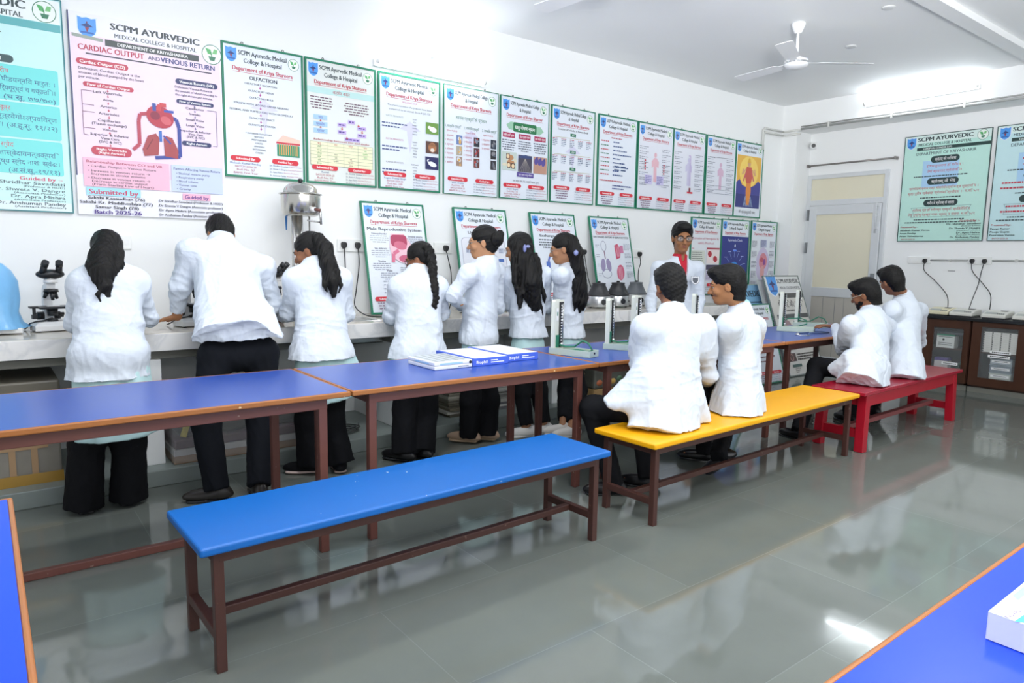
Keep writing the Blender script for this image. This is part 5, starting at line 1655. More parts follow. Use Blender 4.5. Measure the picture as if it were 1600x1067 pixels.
# white conduits
M_PIPE = mat('#d9dad6', 0.4, var=0.03)
M_PIPEG = mat('#aeb0ae', 0.45, var=0.05)
tag(MB().tube([(XW - 0.012, 3.45, 1.425), (XW - 0.012, 3.06, 1.428)], 0.0095, M_PIPEG).cyl((XW - 0.02, 3.25, 1.4265), (XW - 0.0, 3.25, 1.4265), 0.018, 0.018, M_PIPE, 12).build('conduit'), 'short pale conduit between the two sockets on the back wall', 'conduit')
tag(MB().tube([(XW - 0.012, 2.825, 1.428), (XW - 0.012, 1.8, 1.44)], 0.0095, M_PIPEG).cyl((XW - 0.02, 2.60, 1.431), (XW - 0.0, 2.60, 1.431), 0.018, 0.018, M_PIPE, 12).build('conduit'), 'pale conduit running from the double socket to the right edge', 'conduit')
f = MB()
f.tube([(XB - 0.016, 4.98, 3.075), (XB - 0.016, 0.5, 3.065)], 0.014, M_PIPEG)
f.tube([(XB - 0.016, 4.98, 3.105), (XB - 0.016, 0.5, 3.095)], 0.009, M_PIPEG)
for y in (4.6, 3.85, 3.1, 2.4):
    f.box((XB - 0.034, y, 3.05), (XB, y + 0.02, 3.12), M_PIPE)
tag(f.build('conduit'), 'grey conduit running along the lower edge of the beam on the back wall', 'conduit')
f = MB()
for dz, o in ((0.0, 0.0), (0.05, 0.025)):
    f.tube([(8.03 + o * 0.6, YW - 0.02, 2.80), (8.03 + o * 0.6, YW - 0.022, 3.04 - dz), (8.06, YW - 0.025, 3.07 - dz), (8.47, YW - 0.03, 3.07 - dz)], 0.013, M_PIPE)
    f.tube([(8.47, YW - 0.03, 3.07 - dz), (XB - 0.02, YW - 0.06, 3.07 - dz), (XB - 0.016, 4.98, 3.07 - dz)], 0.013, M_PIPE)
tag(f.build('pipe'), 'pair of white pipes bent round the corner above the pilaster', 'pipe')
f = MB()
random.seed(5)
pts = [(0.05 + 0.035 * math.cos(t * 0.7) * random.uniform(0.6, 1.2), 0.13 * math.sin(t * 0.7) * random.uniform(0.7, 1.1)) for t in range(9)]
f.add([(8.02 + a, YW - 0.0012, 2.79 + b_) for a, b_ in pts], [tuple(range(9))[::-1]], mat('#8d8d89', 0.9, var=0.25, scale=30))
ob = f.build('trim_5')
struct(ob)

# curtain rod, camera
r = thing('curtain_rod', 'bare metal curtain rod above the door', 'curtain rod', (XW - 0.06, 4.58, 2.64))
MB().cyl((0, 0.70, 0), (0, -0.68, 0), 0.011, 0.011, mat('#8e8a88', 0.35, 0.7), 14).build('rod', r)
for y in (-0.66, 0.45):
    MB().box((-0.012, y - 0.012, -0.018), (0.059, y + 0.012, 0.018), mat('#8e8a88', 0.35, 0.7)).build('bracket', r, bevel=0.002)
r = thing('security_camera', 'small white security camera in the corner above the door', 'camera', (XW - 0.005, 4.98, 2.90))
MB().box((-0.03, -0.03, -0.04), (0.004, 0.05, 0.05), M_WH).build('bracket', r, bevel=0.005)
c0, dcam = Vector((-0.05, 0.0, 0.0)), Vector((-0.75, -0.6, -0.12)).normalized()
MB().cyl(c0 - dcam * 0.03, c0 + dcam * 0.055, 0.036, 0.036, M_WH, 20).build('camera_body', r, bevel=0.004)
MB().cyl(c0 + dcam * 0.054, c0 + dcam * 0.06, 0.026, 0.026, M_BLACK, 20).build('lens', r)
r = tag(MB().ell((0, 0, 0), (0.02, 0.008, 0.02), mat('#b8bcbc', 0.4), 14, 8).build('wall_hook', loc=tuple(AY(676, 93, YW - 0.008))), 'small round fitting on the wall above the upper row of charts', 'hook')

# ---------------------------------------------------------------- tube lights
M_TUBE = mat('#f4faff', 0.4, var=0.0, emit=24)
def tube_light(label, p0, p1, out):
    p0, p1, out = Vector(p0), Vector(p1), Vector(out)
    c = (p0 + p1) / 2
    r = thing('tube_light', label, 'lamp', c)
    a, b_ = p0 - c, p1 - c
    MB().bar(a - out * 0.027, b_ - out * 0.027, 0.05, 0.03, M_WH, up=out).build('batten', r)
    MB().cyl(a + out * 0.022, b_ + out * 0.022, 0.013, 0.013, M_TUBE, 14).build('tube', r)
    for e in (a, b_):
        d = (b_ - a).normalized() * (1 if e is b_ else -1)
        MB().bar(e + d * 0.001 - out * 0.04, e + d * 0.022 - out * 0.04, 0.05, 0.05, M_WH, up=out).cyl(e + out * 0.022 + d * 0.0005, e + out * 0.022 + d * 0.02, 0.016, 0.016, M_WH, 12).build('end_cap', r)
    return r
tube_light('glowing tube light on the left wall just above the third and fourth charts', (2.62, YW - 0.045, 2.915), (3.64, YW - 0.045, 2.915), (0, -1, 0))
tube_light('glowing tube light on the beam of the back wall', (XB - 0.045, 4.15, 3.25), (XB - 0.045, 3.0, 3.25), (-1, 0, 0))

# ---------------------------------------------------------------- ceiling fans and discs
M_FAN = mat('#f0f2f3', 0.35, var=0.01)
def fan(x, y, label, a0, drop=0.33):
    r = thing('ceiling_fan', label, 'fan', (x, y, ZC - 0.0005), 0, 'ceiling fans')
    MB().lathe([(0.0, -0.085), (0.028, -0.085), (0.035, -0.07), (0.058, -0.02), (0.06, -0.006), (0.03, 0.0)], (0, 0, 0), M_FAN, 26).build('canopy', r)
    MB().cyl((0, 0, -0.08), (0, 0, -drop + 0.06), 0.012, 0.012, M_FAN, 14).build('down_rod', r)
    MB().lathe([(0.0, -drop - 0.045), (0.06, -drop - 0.042), (0.095, -drop - 0.02), (0.10, -drop), (0.095, -drop + 0.025), (0.05, -drop + 0.045), (0.02, -drop + 0.065), (0.0, -drop + 0.065)], (0, 0, 0), M_FAN, 32).build('motor', r)
    MB().lathe([(0.101, -drop - 0.006), (0.103, -drop), (0.101, -drop + 0.006)], (0, 0, 0), M_CHROME, 32).build('trim_ring', r)
    for k in range(3):
        t = a0 + k * 2 * math.pi / 3
        M = Matrix.Translation((0, 0, -drop)) @ Matrix.Rotation(t, 4, 'Z') @ Matrix.Rotation(math.radians(9), 4, 'X')
        f = MB()
        P = [(0.10, -0.022), (0.17, -0.028), (0.19, -0.058), (0.62, -0.068), (0.64, -0.05), (0.64, 0.05), (0.62, 0.066), (0.19, 0.055), (0.17, 0.028), (0.10, 0.022)]
        vs = [M @ Vector((x_, y_, 0.0)) for x_, y_ in P] + [M @ Vector((x_, y_, 0.004)) for x_, y_ in P]
        n = len(P)
        f.add(vs, [tuple(range(n))[::-1], tuple(range(n, 2 * n))] + [(i, (i + 1) % n, n + (i + 1) % n, n + i) for i in range(n)], M_FAN)
        f.build('blade', r)
fan(5.65, 3.40, 'white three bladed ceiling fan hanging in full view', math.radians(82))
t_, q_ = at(842, 15, 2, 3.07), at(905, -7, 2, 3.07)
d_ = (q_ - t_) / np.linalg.norm(q_ - t_)
c = t_ + d_ * 0.64
fan(c[0], c[1], 'ceiling fan of which only a blade tip enters at the top edge', math.atan2(-d_[1], -d_[0]))
for i, (x, y) in enumerate(((5.84, 2.75), (6.61, 3.43))):
    o = MB().lathe([(0.0, -0.012), (0.04, -0.012), (0.05, -0.006), (0.05, 0.0)], (0, 0, 0), mat('#d4d6d6', 0.4), 24).build('ceiling_disc', loc=(x, y, ZC - 0.0005))
    tag(o, ('small round ceiling cover at the top edge beside the beam', 'small round ceiling cover right of the fan')[i], 'ceiling cover')

# ---------------------------------------------------------------- things stored under the counter
M_CARD = mat('#a08a6c', 0.55, var=0.1)
M_CARDD = mat('#6f6a5e', 0.35, var=0.12)
M_TAPE = mat('#b08a3c', 0.3, var=0.15)
M_FILM = mat('#d8dcdc', 0.12, var=0.05, alpha=0.28)
zp = 0.1005
r = thing('wrapped_crate', 'large crate wrapped in plastic with brown tape on the plinth at the left edge', 'crate', (-0.06, 4.78, zp))
MB().box((-0.5, -0.26, 0), (0.36, 0.26, 0.56), mat('#8f8a80', 0.5, var=0.2, scale=7)).build('crate_body', r, bevel=0.01)
f = MB().box((-0.505, -0.268, 0.50), (0.372, 0.268, 0.575), M_CARDD)
f.build('crate_lid', r, bevel=0.012)
f = MB()
for x in (-0.4, -0.28, -0.14, 0.02, 0.12, 0.22):
    f.box((x, -0.2655, 0.05), (x + 0.03, -0.2605, 0.40), mat('#b0906c', 0.5))
f.box((-0.45, -0.2665, 0.20), (0.3, -0.2605, 0.225), mat('#b0906c', 0.5))
f.build('slats', r)
MB().box((-0.5, -0.269, 0.0), (0.365, -0.2665, 0.06), M_TAPE).box((-0.5, -0.272, 0.47), (0.376, -0.2685, 0.52), M_TAPE).box((0.3605, -0.265, 0.0), (0.364, 0.26, 0.06), M_TAPE).build('tape', r)
r = thing('wrapped_tray', 'long tray wrapped in clear film on the plinth behind the legs of the bending person', 'tray', (1.285, 4.66, zp))
MB().box((-0.42, -0.2, 0), (0.42, 0.2, 0.05), mat('#a98a70', 0.5, var=0.1)).build('tray_base', r, bevel=0.004)
MB().box((-0.42, -0.202, 0.0505), (0.42, 0.2, 0.09), mat('#cfcccb', 0.4, var=0.1)).build('tray_band', r)
MB().box((-0.415, -0.198, 0.0905), (0.415, 0.198, 0.15), mat('#5a3a48', 0.4, var=0.25)).build('folded_cloth', r, bevel=0.01)
f = MB().box((-0.38, -0.15, 0.1505), (0.38, 0.15, 0.24), mat('#2b2a26', 0.5, var=0.5, scale=14))
f.build('dark_bundle', r, bevel=0.03)
MB().bar((-0.36, -0.17, 0.16), (-0.32, -0.16, 0.27), 0.02, 0.03, mat('#c9b53a', 0.4)).bar((-0.32, -0.16, 0.262), (-0.22, -0.16, 0.275), 0.02, 0.02, mat('#c9b53a', 0.4)).build('yellow_handle', r)
MB().box((-0.425, -0.207, 0.001), (0.425, 0.205, 0.29), M_FILM).build('clear_film', r, bevel=0.02)
# loose coil of flex
r = thing('cable_coil', 'coil of dark flex lying on the plinth below the sink basin', 'coil', (2.02, 4.62, zp))
MB().tube([((0.115 + 0.012 * math.sin(i * 0.9)) * math.cos(i * 0.33), (0.09 + 0.01 * math.cos(i)) * math.sin(i * 0.33), 0.007 + 0.0008 * i) for i in range(58)], 0.006, mat('#4a4d4c', 0.5)).build('coil', r)
# bundles of newspaper and files
random.seed(11)
def bundle(x, y, n, cols, label, w=0.3, d=0.22):
    r = thing('paper_bundle', label, 'paper bundle', (x, y, zp), random.uniform(-0.05, 0.05), 'paper bundles under the counter')
    z = 0.0
    for k in range(n):
        h = random.uniform(0.012, 0.03)
        ox, oy = random.uniform(-0.012, 0.012), random.uniform(-0.012, 0.012)
        MB().box((-w / 2 + ox, -d / 2 + oy, z), (w / 2 + ox, d / 2 + oy, z + h - 0.001), mat(random.choice(cols), 0.7, var=0.12, scale=30)).build('folded_paper', r, bevel=0.003)
        z += h
    return r
PAP = ['#8f8b7c', '#b4b0a2', '#77705f', '#c6c4bb', '#5f5a4c']
bundle(3.05, 4.68, 13, PAP, 'pile of old papers on the plinth just left of the beige shoes')
bundle(3.42, 4.70, 10, ['#bdbdb8', '#9a9a96', '#d0d0cc', '#74747a'], 'pile of paler papers on the plinth just right of the beige shoes')
bundle(4.32, 4.78, 15, ['#7f745f', '#8f8468', '#6f6450'], 'thick brown pile of papers on the plinth behind the white flat shoes')
bundle(2.73, 4.95, 22, ['#2c2a2a', '#3a3634', '#4a3a36'], 'tall dark pile of files on the plinth left of the pile of old papers', 0.2, 0.3)
for x, lb, prt in ((4.72, 'open carton of scrap on the plinth left of the seated person nearest the camera', False), (5.25, 'carton with a white paper label on the plinth behind the yellow bench', True)):
    r = thing('storage_carton', lb, 'carton', (x, 4.75, zp), 0, 'cartons under the counter')
    MB().box((-0.23, -0.2, 0), (0.23, 0.2, 0.06), mat('#a9895c', 0.55, var=0.1)).build('tray', r, bevel=0.004)
    MB().box((-0.22, -0.19, 0.0605), (0.22, 0.19, 0.27), mat('#5d5f58', 0.4, var=0.35, scale=12)).build('contents', r, bevel=0.02)
    if prt:
        f = MB().box((-0.1, -0.1925, 0.10), (0.06, -0.1905, 0.25), M_LABEL)
        for k in range(3):
            f.box((-0.08, -0.1932, 0.13 + k * 0.03), (0.04, -0.1925, 0.137 + k * 0.03), mat('#77797c', 0.5))
        f.build('paper_label', r)
    else:
        for k, c_ in enumerate(('#b0603a', '#8a3a30', '#c09a50', '#4a6a50')):
            MB().ell((-0.15 + k * 0.09, -0.17, 0.12 + 0.02 * (k % 2)), (0.05, 0.035, 0.035), mat(c_, 0.5, var=0.2), 12, 8).build('scrap', r)

f = MB()
art_on(f, 'ALU', (x2 + 0.0075, DY0 + 0.30, 0.66), (0, 0, -1), (0, -1, 0), 0.035, '#5a5c5e', 0.13, 0.01)
f.build('panel_print', DOOR)

p = at(1487, 423, 0, XW - 0.002)
tag(MB().box((-0.0015, -0.09, -0.012), (0, 0.09, 0.012), M_LABEL).box((-0.002, -0.035, -0.006), (-0.0015, 0.04, 0.003), mat('#8a8c8e', 0.6)).build('paper_strip', loc=tuple(p)), 'narrow white paper strip stuck on the back wall below the left plug', 'label')
# ---------------------------------------------------------------- people: bodies and clothes grown as smooth fields
def V3(*p):
    return np.array(p, dtype=float)
def nrm(v):
    v = np.asarray(v, float)
    return v / (np.linalg.norm(v) + 1e-12)
def lerp(a, b, t):
    return np.asarray(a, float) * (1 - t) + np.asarray(b, float) * t

class Field:
    def __init__(s):
        s.p = []

    def seg(s, a, b, r1, r2, u=None, k=0.02, fa=False, fb=False, sub=False, folds=None):
        """tapered elliptical limb from a to b; r = radius or (radius along u, radius across)"""
        r1 = r1 if isinstance(r1, tuple) else (r1, r1)
        r2 = r2 if isinstance(r2, tuple) else (r2, r2)
        s.p.append(('s', np.asarray(a, float), np.asarray(b, float), r1, r2, u, k, fa, fb, sub, folds))
        return s

    def ell(s, c, r, axes=None, k=0.02, sub=False):
        s.p.append(('e', np.asarray(c, float), r, axes, k, sub))
        return s

    def chain(s, pts, rad, k=0.015, u=None):
        for i in range(len(pts) - 1):
            s.seg(pts[i], pts[i + 1], rad[i], rad[i + 1], u, k)
        return s

    def plane(s, p, n):
        """cuts away everything on the side n points to"""
        s.p.append(('p', np.asarray(p, float), nrm(n)))
        return s

    def mesh(s, h):
        lo, hi = np.full(3, 1e9), np.full(3, -1e9)
        bx = []
        for q in s.p:
            if q[0] == 's':
                m = max(max(q[3]), max(q[4])) * (1.25 if q[10] else 1) + q[6] * 0.6 + 2 * h
                b0, b1 = np.minimum(q[1], q[2]) - m, np.maximum(q[1], q[2]) + m
                sub = q[9]
            elif q[0] == 'e':
                m = max(q[2]) + q[4] * 0.6 + 2 * h
                b0, b1 = q[1] - m, q[1] + m
                sub = q[5]
            else:
                bx.append(None)
                continue
            bx.append((b0, b1))
            if not sub:
                lo, hi = np.minimum(lo, b0), np.maximum(hi, b1)
        n = np.ceil((hi - lo) / h).astype(int) + 2
        F = np.full(n, 0.3, dtype=np.float32)
        ax = [lo[i] + h * np.arange(n[i]) for i in range(3)]
        for q, bb in zip(s.p, bx):
            if bb is None:
                X, Y, Z = np.meshgrid(*ax, indexing='ij', sparse=True)
                d = (X - q[1][0]) * q[2][0] + (Y - q[1][1]) * q[2][1] + (Z - q[1][2]) * q[2][2]
                F = np.maximum(F, d.astype(np.float32))
                continue
            i0 = np.clip(np.floor((bb[0] - lo) / h).astype(int), 0, n)
            i1 = np.clip(np.ceil((bb[1] - lo) / h).astype(int) + 1, 0, n)
            if np.any(i1 <= i0):
                continue
            X, Y, Z = np.meshgrid(*[ax[i][i0[i]:i1[i]] for i in range(3)], indexing='ij', sparse=True)
            if q[0] == 's':
                _, a, b, r1, r2, u, k, fa, fb, sub, folds = q
                w = b - a
                L = np.linalg.norm(w) + 1e-9
                w = w / L
                uu = np.array([1.0, 0, 0]) if u is None else np.asarray(u, float)
                uu = uu - w * uu.dot(w)
                if np.linalg.norm(uu) < 1e-3:
                    uu = np.array([0, 1.0, 0]) - w * w[1]
                uu = nrm(uu)
                vv = np.cross(w, uu)
                dx, dy, dz = X - a[0], Y - a[1], Z - a[2]
                t = dx * w[0] + dy * w[1] + dz * w[2]
                x = dx * uu[0] + dy * uu[1] + dz * uu[2]
                y = dx * vv[0] + dy * vv[1] + dz * vv[2]
                tc = np.clip(t, 0, L)
                f = tc / L
                ru, rv = r1[0] + (r2[0] - r1[0]) * f, r1[1] + (r2[1] - r1[1]) * f
                if folds:
                    nf, A, ph = folds
                    g = 1 + A * f * (np.sin(nf * np.arctan2(y / rv, x / ru) + ph) + 0.5 * np.sin((nf * 2 - 3) * np.arctan2(y / rv, x / ru) + 2 * ph + 3 * f))
                    ru, rv = ru * g, rv * g
                rm = np.minimum(ru, rv)
                ex = t - tc
                exa = np.where((ex < 0) & fa | (ex > 0) & fb, 0, ex)
                d = (np.sqrt((x / ru) ** 2 + (y / rv) ** 2 + (exa / rm) ** 2 + 1e-12) - 1) * rm
                if fa:
                    d = np.maximum(d, -t)
                if fb:
                    d = np.maximum(d, t - L)
            else:
                _, c, r, axes, k, sub = q
                dx, dy, dz = X - c[0], Y - c[1], Z - c[2]
                A = np.eye(3) if axes is None else np.asarray(axes, float)
                p = [dx * A[i][0] + dy * A[i][1] + dz * A[i][2] for i in range(3)]
                k0 = np.sqrt(sum((p[i] / r[i]) ** 2 for i in range(3)) + 1e-12)
                k1 = np.sqrt(sum((p[i] / r[i] ** 2) ** 2 for i in range(3)) + 1e-12)
                d = k0 * (k0 - 1) / k1
            sl = tuple(slice(i0[i], i1[i]) for i in range(3))
            G = F[sl]
            d = d.astype(np.float32)
            if sub:
                F[sl] = np.maximum(G, -d)
            else:
                e = np.maximum(k - np.abs(G - d), 0) / k
                F[sl] = np.minimum(G, d) - e * e * k * 0.25
        F[0], F[-1], F[:, 0], F[:, -1], F[:, :, 0], F[:, :, -1] = (0.1,) * 6
        return nets(F, lo, h)

def nets(F, lo, h):
    """surface nets: one vertex per mixed cell, one quad per crossed edge"""
    I = F < 0
    n = np.array(F.shape) - 1
    c = np.zeros(n, dtype=np.int8)
    for dx in (0, 1):
        for dy in (0, 1):
            for dz in (0, 1):
                c += I[dx:n[0] + dx, dy:n[1] + dy, dz:n[2] + dz]
    cells = np.argwhere((c > 0) & (c < 8))
    idx = np.full(n, -1, dtype=np.int64)
    idx[tuple(cells.T)] = np.arange(len(cells))
    S, W = np.zeros((len(cells), 3)), np.zeros(len(cells))
    cor = [(0, 0, 0), (1, 0, 0), (0, 1, 0), (1, 1, 0), (0, 0, 1), (1, 0, 1), (0, 1, 1), (1, 1, 1)]
    for a, b in ((0, 1), (2, 3), (4, 5), (6, 7), (0, 2), (1, 3), (4, 6), (5, 7), (0, 4), (1, 5), (2, 6), (3, 7)):
        A, B = np.array(cor[a]), np.array(cor[b])
        fa = F[tuple((cells + A).T)].astype(float)
        fb = F[tuple((cells + B).T)].astype(float)
        m = (fa < 0) != (fb < 0)
        t = np.where(m, fa / np.where(m, fa - fb, 1), 0)
        S += m[:, None] * (A + t[:, None] * (B - A))
        W += m
    v = lo + h * (cells + S / W[:, None])
    Q = []
    for axis in range(3):
        o = [q for q in range(3) if q != axis]
        a = [slice(1, n[q]) for q in range(3)]
        b = list(a)
        a[axis], b[axis] = slice(0, n[axis]), slice(1, n[axis] + 1)
        s0, s1 = I[tuple(a)], I[tuple(b)]
        e = np.argwhere(s0 != s1)
        if len(e) == 0:
            continue
        fl = s0[tuple(e.T)]
        base = e.copy()
        for q in o:
            base[:, q] += 1
        d1, d2 = np.zeros(3, int), np.zeros(3, int)
        d1[o[0]], d2[o[1]] = 1, 1
        q4 = np.stack([idx[tuple((base - d1 - d2).T)], idx[tuple((base - d2).T)], idx[tuple(base.T)], idx[tuple((base - d1).T)]], 1)
        if axis == 1:
            fl = ~fl
        q4[~fl] = q4[~fl][:, ::-1]
        Q.append(q4)
    return v, np.concatenate(Q)

def normals(v, q):
    nf = np.cross(v[q[:, 2]] - v[q[:, 0]], v[q[:, 3]] - v[q[:, 1]])
    N = np.zeros_like(v)
    for i in range(4):
        np.add.at(N, q[:, i], nf)
    return N / (np.linalg.norm(N, axis=1)[:, None] + 1e-12)

def relax(v, q, it=1, f=0.5):
    for _ in range(it):
        s, w = np.zeros_like(v), np.zeros(len(v))
        for i in range(4):
            for j in (1, 3):
                np.add.at(s, q[:, i], v[q[:, (i + j) % 4]])
                np.add.at(w, q[:, i], 1)
        v = v * (1 - f) + f * s / w[:, None]
    return v

def creases(v, seed, fr, amp, st=(1, 1, 0.45)):
    """soft cloth folds: ridged, warped waves"""
    r = np.random.RandomState(seed)
    p = v * np.array(st) * fr
    d = np.zeros(len(v))
    for o in range(3):
        A = r.normal(size=(3, 3))
        A /= np.linalg.norm(A, axis=1)[:, None]
        q = p + 0.7 * np.sin(p @ A.T * 0.9 + r.uniform(0, 6, 3))
        w = nrm(r.normal(size=3))
        g = 1 - np.abs(np.sin(q @ w + r.uniform(0, 6)))
        d += (g ** 2 - 0.35) / (1 + o * 0.6)
        p = p * 1.7
    return amp * d

def coat_folds(seed, arms, waist, hem, amp):
    wz, hz = waist[2], hem[2]
    def fn(v):
        t = np.clip((wz - v[:, 2]) / max(0.05, wz - hz), 0, 1.2)
        d = creases(v, seed + 3, 27, amp * 0.75, (1, 1, 0.16)) * t
        d += creases(v, seed + 7, 20, amp * 0.9, (0.6, 0.6, 1.3)) * np.exp(-((v[:, 2] - wz) / 0.10) ** 2)
        for sh, el, wr in arms:
            for a, b in ((sh, el), (el, wr)):
                w = b - a
                L = np.linalg.norm(w)
                w = w / L
                x = (v - a) @ w
                dist = np.linalg.norm(v - a - np.outer(np.clip(x, 0, L), w), axis=1)
                k = np.exp(-(dist / 0.078) ** 4)
                e = 0.35 + np.exp(-(np.linalg.norm(v - el, axis=1) / 0.12) ** 2)
                ph = x * 95 + 2.2 * np.sin(v @ np.array([31., 17., 23.]) + seed)
                d += k * e * amp * 0.75 * ((1 - np.abs(np.sin(ph * 0.5))) ** 1.5 - 0.3)
        return d
    return fn

def solid(F, name, m, parent, h, wrinkle=None, smooth=1, origin=None, strands=None):
    v, q = F.mesh(h)
    v = relax(v, q, smooth)
    if wrinkle is not None:
        seed, fr, amp = wrinkle[:3]
        st_ = wrinkle[3] if len(wrinkle) > 3 else (1, 1, 0.45)
        if len(wrinkle) > 4:
            v = v + normals(v, q) * wrinkle[4](v)[:, None]
        v = v + normals(v, q) * (creases(v, seed, fr, amp, st_) + creases(v, seed + 40, fr * 2.3, amp * 0.42, (1, 1, 0.8)))[:, None]
    if strands is not None:
        seed, fr, amp, dirv = strands
        d = nrm(dirv)
        pp = v - np.outer(v @ d, d) * 0.9
        r = np.random.RandomState(seed)
        g = np.zeros(len(v))
        for o in range(4):
            w = r.normal(size=3)
            w = nrm(w - d * w.dot(d) * 0.9)
            g += np.sin(pp @ w * fr * (1 + 0.45 * o) + r.uniform(0, 6) + 1.5 * np.sin(v @ d * 14 + o)) / (1 + 0.4 * o)
        v = v + normals(v, q) * (amp * g)[:, None]
    if origin is not None:
        v = v - origin
    me = bpy.data.meshes.new(name)
    me.vertices.add(len(v))
    me.vertices.foreach_set('co', v.astype(np.float32).ravel())
    me.loops.add(len(q) * 4)
    me.loops.foreach_set('vertex_index', q.astype(np.int32).ravel())
    me.polygons.add(len(q))
    me.polygons.foreach_set('loop_start', np.arange(0, len(q) * 4, 4, dtype=np.int32))
    me.polygons.foreach_set('loop_total', np.full(len(q), 4, dtype=np.int32))
    me.polygons.foreach_set('use_smooth', np.ones(len(q), dtype=bool))
    me.update(calc_edges=True)
    me.validate()
    me.materials.append(m)
    o = bpy.data.objects.new(name, me)
    COL.objects.link(o)
    o.parent = parent
    return o

M_COAT = mat('#d6dee8', 0.8, var=0.012, scale=5, bump=0.15, bscale=34, spec=0.2)
def _cloth(m, sc, st, dist):
    nt = m.node_tree
    bp = [n for n in nt.nodes if n.type == 'BUMP'][0]
    tc = [n for n in nt.nodes if n.type == 'TEX_COORD'][0]
    n = nt.nodes.new('ShaderNodeTexNoise')
    n.inputs['Scale'].default_value = sc
    n.inputs['Detail'].default_value = 2
    n.inputs['Distortion'].default_value = 1.4
    nt.links.new(tc.outputs['Object'], n.inputs['Vector'])
    b2 = nt.nodes.new('ShaderNodeBump')
    b2.inputs['Strength'].default_value = st
    b2.inputs['Distance'].default_value = dist
    nt.links.new(n.outputs['Fac'], b2.inputs['Height'])
    nt.links.new(bp.outputs['Normal'], b2.inputs['Normal'])
    b = nt.nodes['Principled BSDF']
    nt.links.new(b2.outputs['Normal'], b.inputs['Normal'])
_cloth(M_COAT, 6.0, 0.45, 0.03)
M_KURTA = mat('#bfe0e2', 0.75, var=0.03, scale=8, bump=0.15, bscale=30, spec=0.25)
M_BLK = mat('#15161a', 0.85, var=0.12, bump=0.15, bscale=40, spec=0.2)
M_NAVY = mat('#15181f', 0.85, var=0.12, bump=0.15, bscale=40, spec=0.2)
M_HAIR = mat('#0b0908', 0.5, var=0.4, scale=60, spec=0.3, stretch=(3, 3, 0.4), bump=0.45, bscale=110)
M_SHOE = mat('#17171a', 0.3, var=0.1)
M_BROWNSHOE = mat('#2f2b28', 0.35, var=0.12)
M_RED_SHIRT = mat('#c22438', 0.7, var=0.05, spec=0.3)
M_LENS = mat('#dfe6ea', 0.05, var=0.0, alpha=0.18)
M_EYE = mat('#c9c2ba', 0.25, var=0.01)
M_IRIS = mat('#1e130d', 0.2)
M_LIP = mat('#8a4b42', 0.5, var=0.04)
def skin(tone):
    return mat(tone, 0.5, var=0.05, scale=14, spec=0.35)

def hand(F, w, d, n, side, curl=0.35, thumb=0.6):
    """palm, four bent fingers of different lengths and a thumb; d = pointing, n = palm normal, side = toward the thumb"""
    d, n = nrm(d), nrm(n)
    n = nrm(n - d * n.dot(d))
    s = nrm(side - d * np.dot(side, d) - n * np.dot(side, n))
    w = np.asarray(w, float)
    F.seg(w, w + d * 0.082, (0.028, 0.016), (0.039, 0.013), s, 0.012)
    for i, (o, L) in enumerate(((0.030, 0.070), (0.010, 0.080), (-0.010, 0.075), (-0.029, 0.058))):
        p = w + d * 0.084 + s * o
        a = curl * (0.8 + 0.12 * i)
        dd = nrm(d + s * o * 1.6)
        r = 0.0088
        for j, f in enumerate((0.45, 0.32, 0.25)):
            dd = nrm(dd * math.cos(a) + n * math.sin(a))
            e = p + dd * L * f
            F.seg(p, e, r, r - 0.0008, None, 0.005)
            p, r = e, r - 0.0008
    p = w + d * 0.022 + s * 0.026
    td = nrm(d * 0.6 + s * thumb + n * 0.25)
    F.seg(w + d * 0.01 + s * 0.012, p + td * 0.02, 0.016, 0.0125, None, 0.012)
    F.seg(p + td * 0.02, p + td * 0.048, 0.0115, 0.0105, None, 0.006)
    F.seg(p + td * 0.048, p + nrm(td + d * 0.4) * 0.072, 0.0102, 0.009, None, 0.005)

def head_axes(hf, hu):
    f = nrm(hf)
    u = np.asarray(hu, float)
    u = nrm(u - f * u.dot(f))
    r = np.cross(f, u)
    return r, f, u

